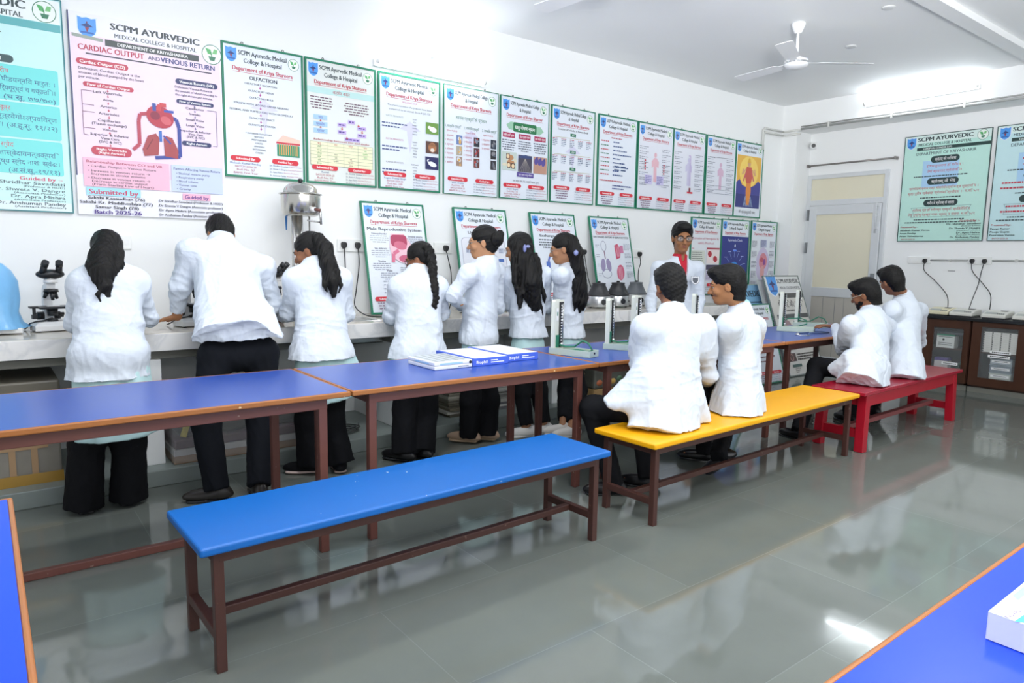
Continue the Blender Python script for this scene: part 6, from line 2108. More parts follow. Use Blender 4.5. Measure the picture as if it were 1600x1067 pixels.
def person(label, P, group=None):
    """P: joints in world space and the outfit"""
    g = P.get('g', 1.0)
    hs = P.get('hs', 1.0)
    base = np.array([P['pel'][0], P['pel'][1], 0.0])
    root = thing('person', label, 'person', base, 0, 'people in white coats')
    tone = skin(P.get('tone', '#a9765a'))
    shL, shR, elL, elR, wrL, wrR = [np.asarray(P[k], float) for k in ('shL', 'shR', 'elL', 'elR', 'wrL', 'wrR')]
    pel, ch, nb, hc = [np.asarray(P[k], float) for k in ('pel', 'ch', 'nb', 'hc')]
    lat = nrm(shR - shL)
    hips = nrm(np.asarray(P.get('hiplat', lat), float))
    hw_ = P.get('hipw', 0.085)
    hL, hR = pel - hips * hw_ * g, pel + hips * hw_ * g
    knL, knR, anL, anR = [np.asarray(P[k], float) for k in ('knL', 'knR', 'anL', 'anR')]
    toL, toR = [nrm(P[k]) for k in ('toL', 'toR')]
    r, f, u = head_axes(P['hf'], P['hu'])
    R3 = np.array([r, f, u])
    def H(a, b, c):
        return hc + (r * a + f * b + u * c) * hs
    # ---- body
    B = Field()
    up = nrm(nb - pel)
    waist = lerp(pel, ch, 0.45)
    fr = np.cross(up, lat)
    B.seg(ch - up * 0.02, waist, (0.13 * g, 0.085 * g), (0.11 * g, 0.085 * g), lat, 0.04)
    B.seg(waist, pel, (0.11 * g, 0.085 * g), (0.10 * g, 0.065 * g), hips, 0.02)
    B.seg(shL, shR, 0.048 * g, 0.048 * g, None, 0.04)
    B.seg(ch, nb, (0.10 * g, 0.07 * g), (0.056 * g, 0.054 * g), lat, 0.05)
    B.seg(nb, H(0, -0.025, -0.06), 0.051 * g, 0.052 * hs, None, 0.03)
    for sh, el, wr in ((shL, elL, wrL), (shR, elR, wrR)):
        B.seg(sh, el, 0.044 * g, 0.036 * g, None, 0.02)
        B.seg(el, wr, 0.035 * g, 0.026 * g, None, 0.02)
    for hp, kn, an, to, pit in ((hL, knL, anL, toL, P.get('pitL')), (hR, knR, anR, toR, P.get('pitR'))):
        B.seg(hp, kn, 0.06 * g, 0.05 * g, None, 0.01)
        B.seg(kn, an, 0.047 * g, 0.032, None, 0.02)
        fb = V3(0, 0, -0.045) if pit is None else -0.045 * nrm(pit)
        hl = an + fb * 0.6 - to * 0.02
        B.seg(hl, an + fb + to * 0.13, (0.028, 0.026), (0.032, 0.014), np.cross(to, [0, 0, 1]), 0.02)
    # head
    B.ell(H(0, -0.012, 0.03), (0.073 * hs, 0.092 * hs, 0.084 * hs), R3, 0.02)
    B.ell(H(0, 0.028, -0.033), (0.057 * hs, 0.064 * hs, 0.080 * hs), R3, 0.035)
    B.ell(H(0, 0.064, -0.090), (0.031 * hs, 0.030 * hs, 0.024 * hs), R3, 0.03)
    for sx in (-1, 1):
        B.ell(H(sx * 0.032, 0.098, 0.002), (0.016 * hs, 0.012 * hs, 0.0085 * hs), R3, 0.01, sub=True)
        B.ell(H(sx * 0.033, 0.0825, 0.0105), (0.017 * hs, 0.0095 * hs, 0.0055 * hs), R3, 0.006)
        B.ell(H(sx * 0.033, 0.0815, -0.0095), (0.016 * hs, 0.009 * hs, 0.0045 * hs), R3, 0.006)
        B.ell(H(sx * 0.04, 0.066, -0.03), (0.022 * hs, 0.020 * hs, 0.02 * hs), R3, 0.02)
        B.ell(H(sx * 0.073, -0.008, -0.012), (0.011 * hs, 0.019 * hs, 0.031 * hs), R3, 0.008)
        B.ell(H(sx * 0.086, -0.004, -0.010), (0.008 * hs, 0.009 * hs, 0.014 * hs), R3, 0.006, sub=True)
    B.ell(H(0, 0.078, 0.022), (0.046 * hs, 0.016 * hs, 0.012 * hs), R3, 0.02)
    B.seg(H(0, 0.09, 0.008), H(0, 0.112, -0.032), 0.0085 * hs, 0.0135 * hs, None, 0.012)
    for sx in (-1, 1):
        B.ell(H(sx * 0.012, 0.099, -0.036), (0.009 * hs, 0.010 * hs, 0.008 * hs), R3, 0.008)
    B.ell(H(0, 0.088, -0.062), (0.024 * hs, 0.010 * hs, 0.012 * hs), R3, 0.015)
    B.seg(H(-0.03, 0.101, -0.060), H(0.03, 0.101, -0.060), 0.0028 * hs, 0.0028 * hs, None, 0.004, sub=True)
    for key, wr, el in (('handL', wrL, elL), ('handR', wrR, elR)):
        hd = P.get(key)
        d0 = nrm(wr - el)
        if hd is None:
            hd = (d0, V3(0, 0, -1) if abs(d0[2]) < 0.8 else fr, lat if key == 'handL' else -lat, 0.4)
        hand(B, wr, *hd)
    bo = solid(B, 'body', tone, root, P.get('hb', 0.0075), smooth=1, origin=base)
    def loc(p):
        return tuple(np.asarray(p, float) - base)
    # face details
    if P.get('face', True):
        for sx in (-1, 1):
            e = MB().ell(loc(H(sx * 0.032, 0.0755, 0.001)), (0.0118 * hs,) * 3, M_EYE, 14, 10)
            e.ell(loc(H(sx * 0.032, 0.0826, -0.001)), (0.0075 * hs,) * 3, M_IRIS, 12, 8)
            e.build('eye', bo)
            if True:
                MB().tube([loc(H(sx * 0.014, 0.094, 0.020)), loc(H(sx * 0.032, 0.092, 0.0255)), loc(H(sx * 0.052, 0.076, 0.018))], [0.0035 * hs, 0.0042 * hs, 0.002 * hs], M_HAIR, 8).build('eyebrow', bo)
        L = MB()
        L.tube([loc(H(-0.023, 0.090, -0.0605)), loc(H(-0.010, 0.0985, -0.0565)), loc(H(0, 0.0995, -0.058)), loc(H(0.010, 0.0985, -0.0565)), loc(H(0.023, 0.090, -0.0605))], [0.001, 0.0038 * hs, 0.0034 * hs, 0.0038 * hs, 0.001], M_LIP, 8)
        L.tube([loc(H(-0.022, 0.090, -0.0625)), loc(H(0, 0.0985, -0.067)), loc(H(0.022, 0.090, -0.0625))], [0.001, 0.0048 * hs, 0.001], M_LIP, 8)
        L.build('lips', bo)
    if P.get('moustache'):
        MB().tube([loc(H(-0.026, 0.088, -0.054)), loc(H(-0.010, 0.1015, -0.048)), loc(H(0, 0.102, -0.046)), loc(H(0.010, 0.1015, -0.048)), loc(H(0.026, 0.088, -0.054))], [0.0015, 0.0036, 0.002, 0.0036, 0.0015], M_HAIR, 8).build('moustache', bo)
    if P.get('beard'):
        Q = Field()
        Q.ell(H(0, 0.028, -0.034), (0.0595 * hs, 0.0662 * hs, 0.0825 * hs), R3, 0.03)
        Q.ell(H(0, 0.065, -0.091), (0.0365 * hs, 0.0325 * hs, 0.0265 * hs), R3, 0.03)
        Q.plane(H(0, 0, -0.018), u + f * 0.42)
        Q.plane(H(0, -0.012, 0), -f)
        solid(Q, 'beard', M_HAIR, bo, 0.005, origin=base, strands=(3, 240, 0.0012, u))
    if P.get('glasses'):
        gm = mat(P['glasses'], 0.3)
        G = MB()
        for sx in (-1, 1):
            pts = []
            for q in range(21):
                t = 2 * math.pi * q / 20
                cx = math.copysign(abs(math.cos(t)) ** 0.7, math.cos(t))
                cz = math.copysign(abs(math.sin(t)) ** 0.7, math.sin(t))
                pts.append(loc(H(sx * 0.034 + 0.026 * cx, 0.104 - 0.010 * abs(sx * 0.034 + 0.026 * cx) / 0.06, 0.002 + 0.0175 * cz)))
            G.tube(pts, P.get('gr', 0.0018), gm, 6)
            G.tube([loc(H(sx * 0.06, 0.094, 0.006)), loc(H(sx * 0.077, 0.04, 0.006)), loc(H(sx * 0.079, -0.01, 0.008))], P.get('gr', 0.0018), gm, 6)
        G.tube([loc(H(-0.009, 0.103, 0.006)), loc(H(0, 0.107, 0.009)), loc(H(0.009, 0.103, 0.006))], P.get('gr', 0.0018), gm, 6)
        go = G.build('glasses', bo)
        for sx in (-1, 1):
            pts = [loc(H(sx * 0.034 + 0.0245 * math.cos(2 * math.pi * q / 16), 0.1005, 0.002 + 0.0165 * math.sin(2 * math.pi * q / 16))) for q in range(16)]
            MB().add(pts, [tuple(range(16))], M_LENS).build('lens', go)
    # ---- hair
    K = Field()
    st = P.get('hair', 'short')
    if st == 'short':
        K.ell(H(0, -0.016, 0.043), (0.084 * hs, 0.104 * hs, 0.088 * hs), R3, 0.02)
        K.ell(H(0, -0.050, -0.005), (0.076 * hs, 0.064 * hs, 0.075 * hs), R3, 0.02)
        K.seg(H(0, -0.050, -0.02), H(0, -0.048, -0.098), 0.062 * hs, 0.048 * hs, None, 0.02)
        K.ell(H(0.0, 0.06, 0.092), (0.06 * hs, 0.046 * hs, 0.034 * hs), R3, 0.03)
        K.ell(H(0, 0.112, -0.020), (0.075 * hs, 0.080 * hs, 0.082 * hs), R3, 0.01, sub=True)
        for sx in (-1, 1):
            K.ell(H(sx * 0.092, -0.002, -0.030), (0.032 * hs, 0.027 * hs, 0.043 * hs), R3, 0.01, sub=True)
            K.ell(H(sx * 0.09, 0.075, -0.02), (0.045 * hs, 0.06 * hs, 0.07 * hs), R3, 0.01, sub=True)
        K.plane(H(0, -0.05, -0.105), -u + f * 0.25)
        solid(K, 'hair', M_HAIR, bo, 0.0055, origin=base, strands=(P.get('seed', 1), 230, 0.0010, nrm(f + u * 0.3)))
    else:
        K.ell(H(0, -0.016, 0.034), (0.081 * hs, 0.101 * hs, 0.090 * hs), R3, 0.02)
        K.ell(H(0, -0.05, -0.015), (0.073 * hs, 0.062 * hs, 0.078 * hs), R3, 0.02)
        K.ell(H(0, 0.118, -0.032), (0.074 * hs, 0.085 * hs, 0.094 * hs), R3, 0.01, sub=True)
        for sx in (-1, 1):
            K.ell(H(sx * 0.094, 0.004, -0.034), (0.032 * hs, 0.026 * hs, 0.040 * hs), R3, 0.01, sub=True)
        K.plane(H(0, -0.05, -0.085), -u + f * 0.1)
        ho = solid(K, 'hair', M_HAIR, bo, 0.0055, origin=base, strands=(P.get('seed', 1), 130, 0.0011, nrm(-f + u * 0.2)))
        for nm_, fld, sd in P.get('tails', []):
            solid(fld, nm_, M_HAIR, ho, 0.006, origin=base, strands=(sd, 210, 0.0022, V3(0.15, 0, 1)))
        for nm_, c, rr, colr in P.get('clips', []):
            MB().ell(loc(c), rr, mat(colr, 0.4, var=0.08), 14, 8).build(nm_, ho)
    # ---- trousers
    tm = P.get('trouser', M_BLK)
    T = Field()
    fl = P.get('flare', 0.0)
    for hp, kn, an in ((hL, knL, anL), (hR, knR, anR)):
        dn = nrm(an - kn)
        T.seg(hp, kn, (0.082 * g,) * 2, 0.074 * g + fl * 0.3, None, 0.04)
        T.seg(kn, an + dn * P.get('cuff', 0.03), 0.073 * g + fl * 0.3, 0.058 * g + fl, None, 0.03, fb=True, folds=(4, 0.06, 1.0))
    T.seg(hL, hR, 0.08 * g, 0.08 * g, None, 0.03)
    T.ell(pel, (0.12 * g, 0.10 * g, 0.09 * g), None, 0.05)
    solid(T, 'trousers', tm, root, 0.009, wrinkle=(P.get('seed', 1) + 5, 22, 0.004), origin=base)
    # ---- shoes
    sc, soc = P.get('shoe', (M_SHOE, M_BLACK))
    for an, to, pit in ((anL, toL, P.get('pitL')), (anR, toR, P.get('pitR'))):
        n0 = V3(0, 0, 1) if pit is None else nrm(pit)
        to2 = nrm(to - n0 * np.dot(to, n0))
        sd = np.cross(to2, n0)
        bottom = an - n0 * P.get('ankh', 0.075)
        A3 = np.array([sd, to2, n0])
        S = Field()
        S.ell(bottom + to2 * 0.045 + n0 * 0.03, (0.043, 0.135, 0.045), A3, 0.02)
        S.ell(bottom - to2 * 0.02 + n0 * 0.045, (0.038, 0.055, 0.055), A3, 0.03)
        S.plane(bottom + n0 * 0.016, -n0)
        so = solid(S, 'shoe', sc, root, 0.0065, origin=base)
        U = Field()
        U.seg(bottom - to2 * 0.055 + n0 * 0.008, bottom + to2 * 0.15 + n0 * 0.008, (0.04, 0.0085), (0.038, 0.0085), sd, 0.01)
        U.ell(bottom + to2 * 0.085 + n0 * 0.008, (0.046, 0.075, 0.009), A3, 0.01)
        hh = P.get('heel', 0.0)
        solid(U, 'sole', soc, so, 0.0055, origin=base, smooth=0)
    # ---- kurta under the coat
    hem = np.asarray(P['hem'], float)
    hw, hd_ = P.get('hemr', (0.2, 0.15))
    if P.get('kurta') is not None:
        kz = P['kurta']
        kc = hem * 1.0
        kc[2] = kz
        kc[:2] += np.asarray(P.get('kshift', (0, 0)))
        U = Field()
        U.seg(pel + V3(0, 0, 0.08), kc, ((hw_ + 0.092) * g, 0.108 * g), (hw * P.get('kflare', 1.05), hd_ * 1.05), hips, 0.02, fa=True, fb=True, folds=(7, 0.035, 0.7))
        solid(U, 'kurta', M_KURTA, root, 0.009, wrinkle=(P.get('seed', 1) + 9, 16, 0.004, (1, 1, 0.2)), origin=base)
    # ---- shirt at the neck
    if P.get('shirt') is not None:
        U = Field()
        cl = nrm(nb - ch)
        U.seg(ch, nb + cl * 0.0, (0.14 * g, 0.098 * g), (0.072 * g, 0.070 * g), lat, 0.03)
        U.seg(nb - cl * 0.01, nb + cl * 0.035, (0.066 * g, 0.064 * g), (0.060 * g, 0.060 * g), lat, 0.02, fb=True)
        U.seg(nb + cl * 0.0, nb + cl * 0.09, 0.0535 * g, 0.0535 * g, lat, 0.005, sub=True)
        fa_ = nrm(np.cross(cl, lat)) * P.get('frontsign', 1)
        U.ell(nb + fa_ * 0.075 + cl * 0.02, (0.022, 0.03, 0.05), np.array([lat, fa_, cl]), 0.01, sub=True)
        solid(U, 'shirt', P['shirt'], root, 0.006, origin=base)
    # ---- white coat
    Cc = Field()
    cl = nrm(nb - ch)
    slw = P.get('sl', 1.0)
    Cc.seg(shL, shR, 0.058 * g, 0.058 * g, None, 0.05)
    for sh in (shL, shR):
        Cc.seg(lerp(nb, ch, 0.35), sh, 0.062 * g, 0.054 * g, None, 0.05)
    hips2 = np.cross(hips, V3(0, 0, 1))
    Cc.ell(pel + V3(0, 0, P.get('gz', 0.02)), (P.get('gw', hw_ + 0.108) * g, 0.15 * g, 0.13 * g), np.array([hips, hips2, V3(0, 0, 1)]), 0.06)
    Cc.seg(ch + cl * 0.03, waist, (P.get('cwid', 0.165) * g, 0.112 * g), (P.get('ww', 0.158) * g, 0.118 * g), lat, 0.05)
    Cc.seg(ch, nb - cl * 0.01, (0.135 * g, 0.10 * g), (0.075 * g, 0.072 * g), lat, 0.05)
    Cc.seg(waist, hem + nrm(hem - waist) * 0.07, (P.get('ww', 0.158) * g, 0.118 * g), (hw, hd_), hips, 0.04, fb=True, folds=P.get('folds', (6, 0.035, 0.4)))
    for e in P.get('extra', []):
        Cc.seg(*e[:4], **e[4])
    if P.get('merge'):
        for t_ in (0.25, 0.5):
            Cc.seg(lerp(shL, elL, t_), lerp(shR, elR, t_), 0.052 * g, 0.052 * g, None, 0.07)
    if P.get('collar', True):
        Cc.seg(nb - cl * 0.02, nb + cl * P.get('ch_', 0.036), (0.075 * g, 0.073 * g), (0.065 * g, 0.065 * g), lat, 0.02, fb=True)
    for sh, el, wr in ((shL, elL, wrL), (shR, elR, wrR)):
        d = nrm(wr - el)
        cu = wr - d * P.get('cuffback', 0.01)
        Cc.seg(sh, el, 0.060 * g * slw, 0.052 * g * slw, None, P.get('merge', 0.045))
        Cc.seg(el, cu, 0.052 * g * slw, 0.042 * g * slw, None, 0.03, fb=True)
    if P.get('shirt') is not None:
        fa_ = nrm(np.cross(cl, lat)) * P.get('frontsign', 1)
        ap = ch - up * P.get('vdepth', 0.06) + fa_ * 0.12
        Cc.seg(ap, nb + fa_ * 0.075 + cl * 0.06, (0.004, 0.05), (0.062, 0.06), lat, 0.005, sub=True)
        Cc.seg(nb + fa_ * P.get('cshift', 0.0), nb + cl * 0.12 + fa_ * P.get('cshift', 0.0), 0.060 * g, 0.075 * g, lat, 0.005, sub=True)
    if P.get('vent', True):
        bk = -fr if np.dot(fr, f) > 0 or P.get('ventflip') else fr
        bk = nrm(np.asarray(P.get('back', bk), float))
        a0 = lerp(waist, hem, 0.45) + bk * (hd_ * 0.95 + 0.02)
        a1 = hem + bk * (hd_ + 0.05) + (hem - waist) * 0.1
        Cc.seg(a0, a1, (0.003, 0.045), (0.006, 0.07), hips, 0.004, sub=True)
    Cc.plane(hem, P.get('cutn', V3(0, 0, -1)))
    co = solid(Cc, 'lab_coat', M_COAT, root, P.get('hcoat', 0.007), wrinkle=(P.get('seed', 1), P.get('wf', 15), P.get('wa', 0.0065) * 0.75, P.get('wst', (1, 1, 0.5)), coat_folds(P.get('seed', 1), ((shL, elL, wrL), (shR, elR, wrR)), waist, hem, 0.0075)), origin=base)
    P['_coat'], P['_body'], P['_base'], P['_root'] = co, bo, base, root
    return root
UP = V3(0, 0, 1)
def HEM(px, py, y, d):
    p = AY(px, py, y)
    return V3(p[0], p[1], AY(px, py, y - d)[2])
AWAY = V3(0.1, 1, 0)
# --- person:, bent over the counter, wavy ponytail
def tail(pts, rad, k=0.02):
    return Field().chain([np.asarray(p, float) for p in pts], rad, k)
y = 4.2
hc = AY(168, 394, 4.47)
P = dict(pel=AY(172, 560, 4.16), ch=AY(170, 447, 4.32), nb=AY(168, 415, 4.38), hc=hc, hf=V3(0.05, 0.85, -0.5), hu=V3(0, 0.4, 1),
         shL=AY(128, 445, 4.33), shR=AY(213, 441, 4.33), elL=AY(117, 505, 4.42), elR=AY(232, 497, 4.42), wrL=AY(148, 503, 4.68), wrR=AY(218, 500, 4.68),
         knL=AY(136, 690, 4.18), knR=AY(202, 690, 4.18), anL=V3(*AY(133, 790, 4.2)[:2], 0.075), anR=V3(*AY(203, 783, 4.2)[:2], 0.075),
         toL=V3(0.0, 1, 0), toR=V3(0.25, 1, 0), flare=0.035, cuff=0.055, vent=False, hem=HEM(171, 597, 4.16, 0.15), hemr=(0.205, 0.15), kurta=0.40, kshift=(0.02, 0), kflare=1.0,
         hair='tied', seed=2, tone='#8f6044', hiplat=V3(1, 0, 0), wa=0.006, face=False)
t0 = AY(166, 378, 4.37)
P['tails'] = [('ponytail', tail([AY(168, 375, 4.37), AY(162, 400, 4.30), AY(160, 425, 4.24), AY(165, 447, 4.20), AY(166, 462, 4.19)], [0.055, 0.062, 0.055, 0.03, 0.012])
               .chain([AY(150, 395, 4.33), AY(144, 415, 4.27), AY(152, 436, 4.22), AY(162, 452, 4.19)], [0.03, 0.03, 0.022, 0.01])
               .chain([AY(185, 395, 4.33), AY(184, 415, 4.27), AY(176, 436, 4.22)], [0.03, 0.028, 0.01])
               .chain([AY(160, 448, 4.19), AY(153, 460, 4.18), AY(158, 474, 4.18), AY(167, 480, 4.18)], [0.010, 0.008, 0.006, 0.004])
               .chain([AY(167, 455, 4.19), AY(172, 470, 4.18), AY(167, 481, 4.18)], [0.012, 0.009, 0.004]), 4)]
person('person in white coat and flared black trousers bent over the counter, leftmost of all', P)

# --- person: bending far forward, one hand on the counter
hc = AY(345, 366, 4.76)
P = dict(pel=AY(374, 552, 4.14), ch=AY(352, 420, 4.47), nb=AY(345, 378, 4.62), hc=hc, hf=V3(0.0, 0.75, -0.75), hu=V3(-0.05, 0.7, 0.7),
         shL=AY(297, 392, 4.52), shR=AY(412, 417, 4.48), elL=AY(283, 450, 4.56), elR=AY(428, 478, 4.50), wrL=AY(277, 494, 4.64), wrR=AY(418, 497, 4.72),
         handL=(V3(-0.75, 0.35, -0.22), V3(0, 0, -1), V3(0.3, 1, 0), 0.10),
         knL=AY(322, 655, 4.10), knR=AY(407, 655, 4.12), anL=V3(*at(338, 758, 2, 0.085)[:2], 0.085), anR=V3(*at(405, 752, 2, 0.085)[:2], 0.085),
         toL=V3(-0.9, 0.35, 0), toR=V3(0.1, 1, 0), trouser=M_NAVY, cuff=0.03, hem=V3(*AY(370, 530, 4.08)[:2], AY(370, 533, 3.93)[2]), hemr=(0.25, 0.17), cutn=V3(0.05, 0.1, -1), hipw=0.12, gz=0.10, gw=0.2, g=1.12, hiplat=V3(1, 0.0, 0),
         seed=7, tone='#a8744f', shoe=(M_BROWNSHOE, M_BLACK), ankh=0.085, hb=0.006, wa=0.011, wf=13, ww=0.19, face=False, vent=False, sl=1.0, cuffback=0.03, folds=(5, 0.05, 1.2), collar=True)
P['extra'] = [(AY(415, 490, 4.16), AY(432, 556, 4.13), (0.04, 0.08), (0.014, 0.10), dict(u=V3(1, 0, 0), k=0.05))]
person('person in white coat and black trousers bending far forward, left hand on the counter', P)

# --- person: with a ponytail, turned left
hc = AY(484, 392, 4.38)
P = dict(pel=AY(505, 560, 4.16), ch=AY(499, 445, 4.27), nb=AY(492, 413, 4.32), hc=hc, hf=V3(-0.75, 0.66, -0.42), hu=V3(-0.3, 0.25, 1),
         shL=AY(459, 437, 4.30), shR=AY(534, 436, 4.24), elL=AY(452, 490, 4.40), elR=AY(541, 492, 4.28), wrL=AY(440, 494, 4.66), wrR=AY(520, 498, 4.62),
         knL=AY(482, 655, 4.16), knR=AY(518, 655, 4.14), anL=V3(1.60, 4.15, 0.08), anR=V3(1.76, 4.08, 0.08),
         toL=V3(-0.8, 0.5, 0), toR=V3(0.3, 1, 0), flare=0.03, cuff=0.03, vent=False, hem=HEM(504, 566, 4.14, 0.155), hemr=(0.225, 0.155), kurta=0.47, kshift=(0.06, 0), kflare=1.15,
         hair='tied', seed=3, tone='#8f6044', hiplat=V3(1, 0.0, 0), shoe=(M_BLK, mat('#e8cfc8', 0.6)))
P['tails'] = [('ponytail', tail([AY(497, 374, 4.30), AY(507, 388, 4.24), AY(513, 412, 4.18), AY(519, 440, 4.13), AY(522, 462, 4.11)], [0.042, 0.05, 0.048, 0.036, 0.016])
               .chain([AY(515, 400, 4.19), AY(528, 425, 4.14), AY(533, 445, 4.12), AY(529, 458, 4.11)], [0.02, 0.014, 0.009, 0.004])
               .chain([AY(508, 420, 4.17), AY(506, 445, 4.13), AY(511, 456, 4.12)], [0.018, 0.012, 0.004]), 5)]
P['clips'] = [('earring', hc + V3(0, 0, 0) + (head_axes(P['hf'], P['hu'])[0] * -0.082 + head_axes(P['hf'], P['hu'])[2] * -0.045), (0.006, 0.006, 0.008), '#d8d0b0')]
P['clips'] = []
person('person in white coat and pink soled black shoes standing before the steel urn', P)

# --- person: with a braid
hc = AY(656, 404, 4.26)
P = dict(pel=AY(656, 555, 4.10), ch=AY(654, 455, 4.17), nb=AY(652, 424, 4.21), hc=hc, hf=V3(-0.6, 0.82, -0.35), hu=V3(-0.25, 0.25, 1),
         shL=AY(622, 448, 4.20), shR=AY(686, 449, 4.15), elL=AY(610, 495, 4.30), elR=AY(691, 490, 4.22), wrL=AY(614, 498, 4.58), wrR=AY(690, 492, 4.52),
         knL=AY(632, 640, 4.12), knR=AY(666, 640, 4.12), anL=V3(*at(632, 702, 2, 0.08)[:2], 0.08), anR=V3(*at(660, 698, 2, 0.08)[:2], 0.08),
         toL=V3(-0.5, 0.8, 0), toR=V3(-0.35, 0.9, 0), flare=0.03, cuff=0.035, vent=False, hem=HEM(654, 564, 4.10, 0.155), hemr=(0.235, 0.155), kurta=0.60,
         hair='tied', seed=4, tone='#8a5a40', hiplat=V3(1, 0.0, 0), glasses='#30302f', hs=0.97)
P['tails'] = [('braid', Field())]
br = [AY(668, 388, 4.18), AY(674, 405, 4.14), AY(676, 422, 4.10), AY(677, 438, 4.08), AY(679, 452, 4.06), AY(681, 466, 4.05), AY(678, 480, 4.045)]
fb = Field()
for i in range(24):
    t = i / 23 * (len(br) - 1.001)
    p = lerp(br[int(t)], br[int(t) + 1], t % 1)
    rr = 0.030 - 0.014 * i / 23
    o = (0.010 if i % 2 else -0.010)
    fb.ell(p + V3(o, -0.004, 0), (rr, rr * 0.85, rr * 1.05), None, 0.006)
P['tails'] = [('braid', fb, 6)]
P['clips'] = [('scarf_edge', P['nb'] + V3(0.0, 0.0, 0.035), (0.066, 0.064, 0.02), '#5f7a66')]
person('person in white coat and black sandals, bent forward before the first leaning chart', P)

# --- person: with a bun, arms crossed, in profile
hc = AY(755, 378, 4.12)
P = dict(pel=AY(748, 530, 4.12), ch=AY(752, 440, 4.11), nb=AY(762, 406, 4.12), hc=hc, hf=V3(-0.76, 0.66, -0.12), hu=V3(-0.12, 0.05, 1),
         shL=AY(732, 428, 4.02), shR=AY(776, 424, 4.18), elL=AY(708, 462, 4.06), elR=AY(779, 480, 4.22), wrL=AY(722, 480, 4.28), wrR=AY(724, 468, 4.22),
         handR=(V3(-0.55, -0.75, 0.1), V3(-0.4, 0.5, -0.5), V3(0, 0, 1), 0.45), handL=(V3(0.9, 0.4, 0.1), V3(0, 1, 0), V3(0, 0, 1), 0.5),
         knL=AY(735, 625, 4.14), knR=AY(765, 625, 4.14), anL=V3(2.83, 4.17, 0.085), anR=V3(2.98, 4.14, 0.085),
         toL=V3(-0.6, 0.8, 0), toR=V3(-0.6, 0.8, 0), flare=0.02, cuff=0.035, vent=False, hem=HEM(748, 541, 4.12, 0.14), hemr=(0.165, 0.14), kurta=0.52, kflare=1.02,
         hair='tied', seed=5, tone='#bb8a66', hipw=0.06, hiplat=V3(0.8, 0.6, 0), glasses='#8a8a8a', gr=0.0012, shoe=(mat('#b89c84', 0.5), mat('#c9b090', 0.5)), hb=0.006, back=V3(0.75, -0.65, 0), ww=0.145, g=0.97)
P['tails'] = [('hair_bun', Field().ell(AY(776, 374, 4.02), (0.047, 0.043, 0.052), None, 0.02).ell(AY(781, 366, 4.01), (0.03, 0.03, 0.03), None, 0.01).seg(AY(770, 374, 4.05), AY(777, 374, 4.02), 0.04, 0.04), 8)]
person('person in white coat and beige shoes standing upright with crossed arms', P)

# --- person: with very long wavy hair
hc = AY(811, 388, 4.18)
P = dict(pel=AY(826, 530, 4.16), ch=AY(822, 440, 4.16), nb=AY(818, 412, 4.17), hc=hc, hf=V3(-0.48, 0.88, -0.25), hu=V3(-0.2, 0.15, 1),
         shL=AY(797, 430, 4.16), shR=AY(850, 430, 4.18), elL=AY(792, 475, 4.28), elR=AY(853, 480, 4.28), wrL=AY(790, 478, 4.55), wrR=AY(838, 486, 4.55),
         knL=AY(815, 610, 4.16), knR=AY(842, 610, 4.14), anL=V3(*at(823, 664, 2, 0.09)[:2], 0.09), anR=V3(*at(849, 660, 2, 0.09)[:2], 0.09),
         toL=V3(-0.9, 0.3, 0), toR=V3(-0.9, 0.35, 0), cuff=0.0, vent=False, hem=HEM(824, 530, 4.16, 0.14), hemr=(0.165, 0.14), kurta=0.55, kflare=1.02,
         hair='tied', seed=6, tone='#ad7d5c', hipw=0.06, hiplat=V3(0.9, 0.4, 0), glasses='#50504f', gr=0.0014, shoe=(mat('#eceae6', 0.5), mat('#f2f1ee', 0.5)), ankh=0.09, g=0.97)
hr = Field()
random.seed(21)
for i in range(10):
    x0 = 800 + i * 4.2
    pts, rd = [], []
    L = 112 + 12 * math.sin(i * 1.7 + 1) - abs(i - 6) * 2
    for k in range(9):
        t = k / 8
        px = x0 + 12 * t + 2.6 * math.sin(t * 10 + i * 1.3) * t
        pts.append(AY(px, 396 + (L - 22) * t, 4.10 + 0.012 * math.sin(i * 2.0) - 0.05 * t))
        rd.append((0.010 + 0.017 * min(1, t * 5)) * (1 - 0.45 * t) if k < 8 else 0.006)
    hr.chain(pts, rd, 0.010)
hr.chain([AY(812, 386, 4.14), AY(818, 405, 4.10), AY(828, 440, 4.06), AY(836, 478, 4.04)], [0.074, 0.078, 0.082, 0.045], 0.02)
P['tails'] = [('long_wavy_hair', hr, 9)]
P['clips'] = [('hair_clip', AY(820, 388, 4.04), (0.014, 0.012, 0.03), '#7d84b8'), ('hair_clip', AY(825, 385, 4.035), (0.02, 0.010, 0.012), '#8f96c4')]
person('person in white coat and white sneakers standing just right of the crossed arms', P)

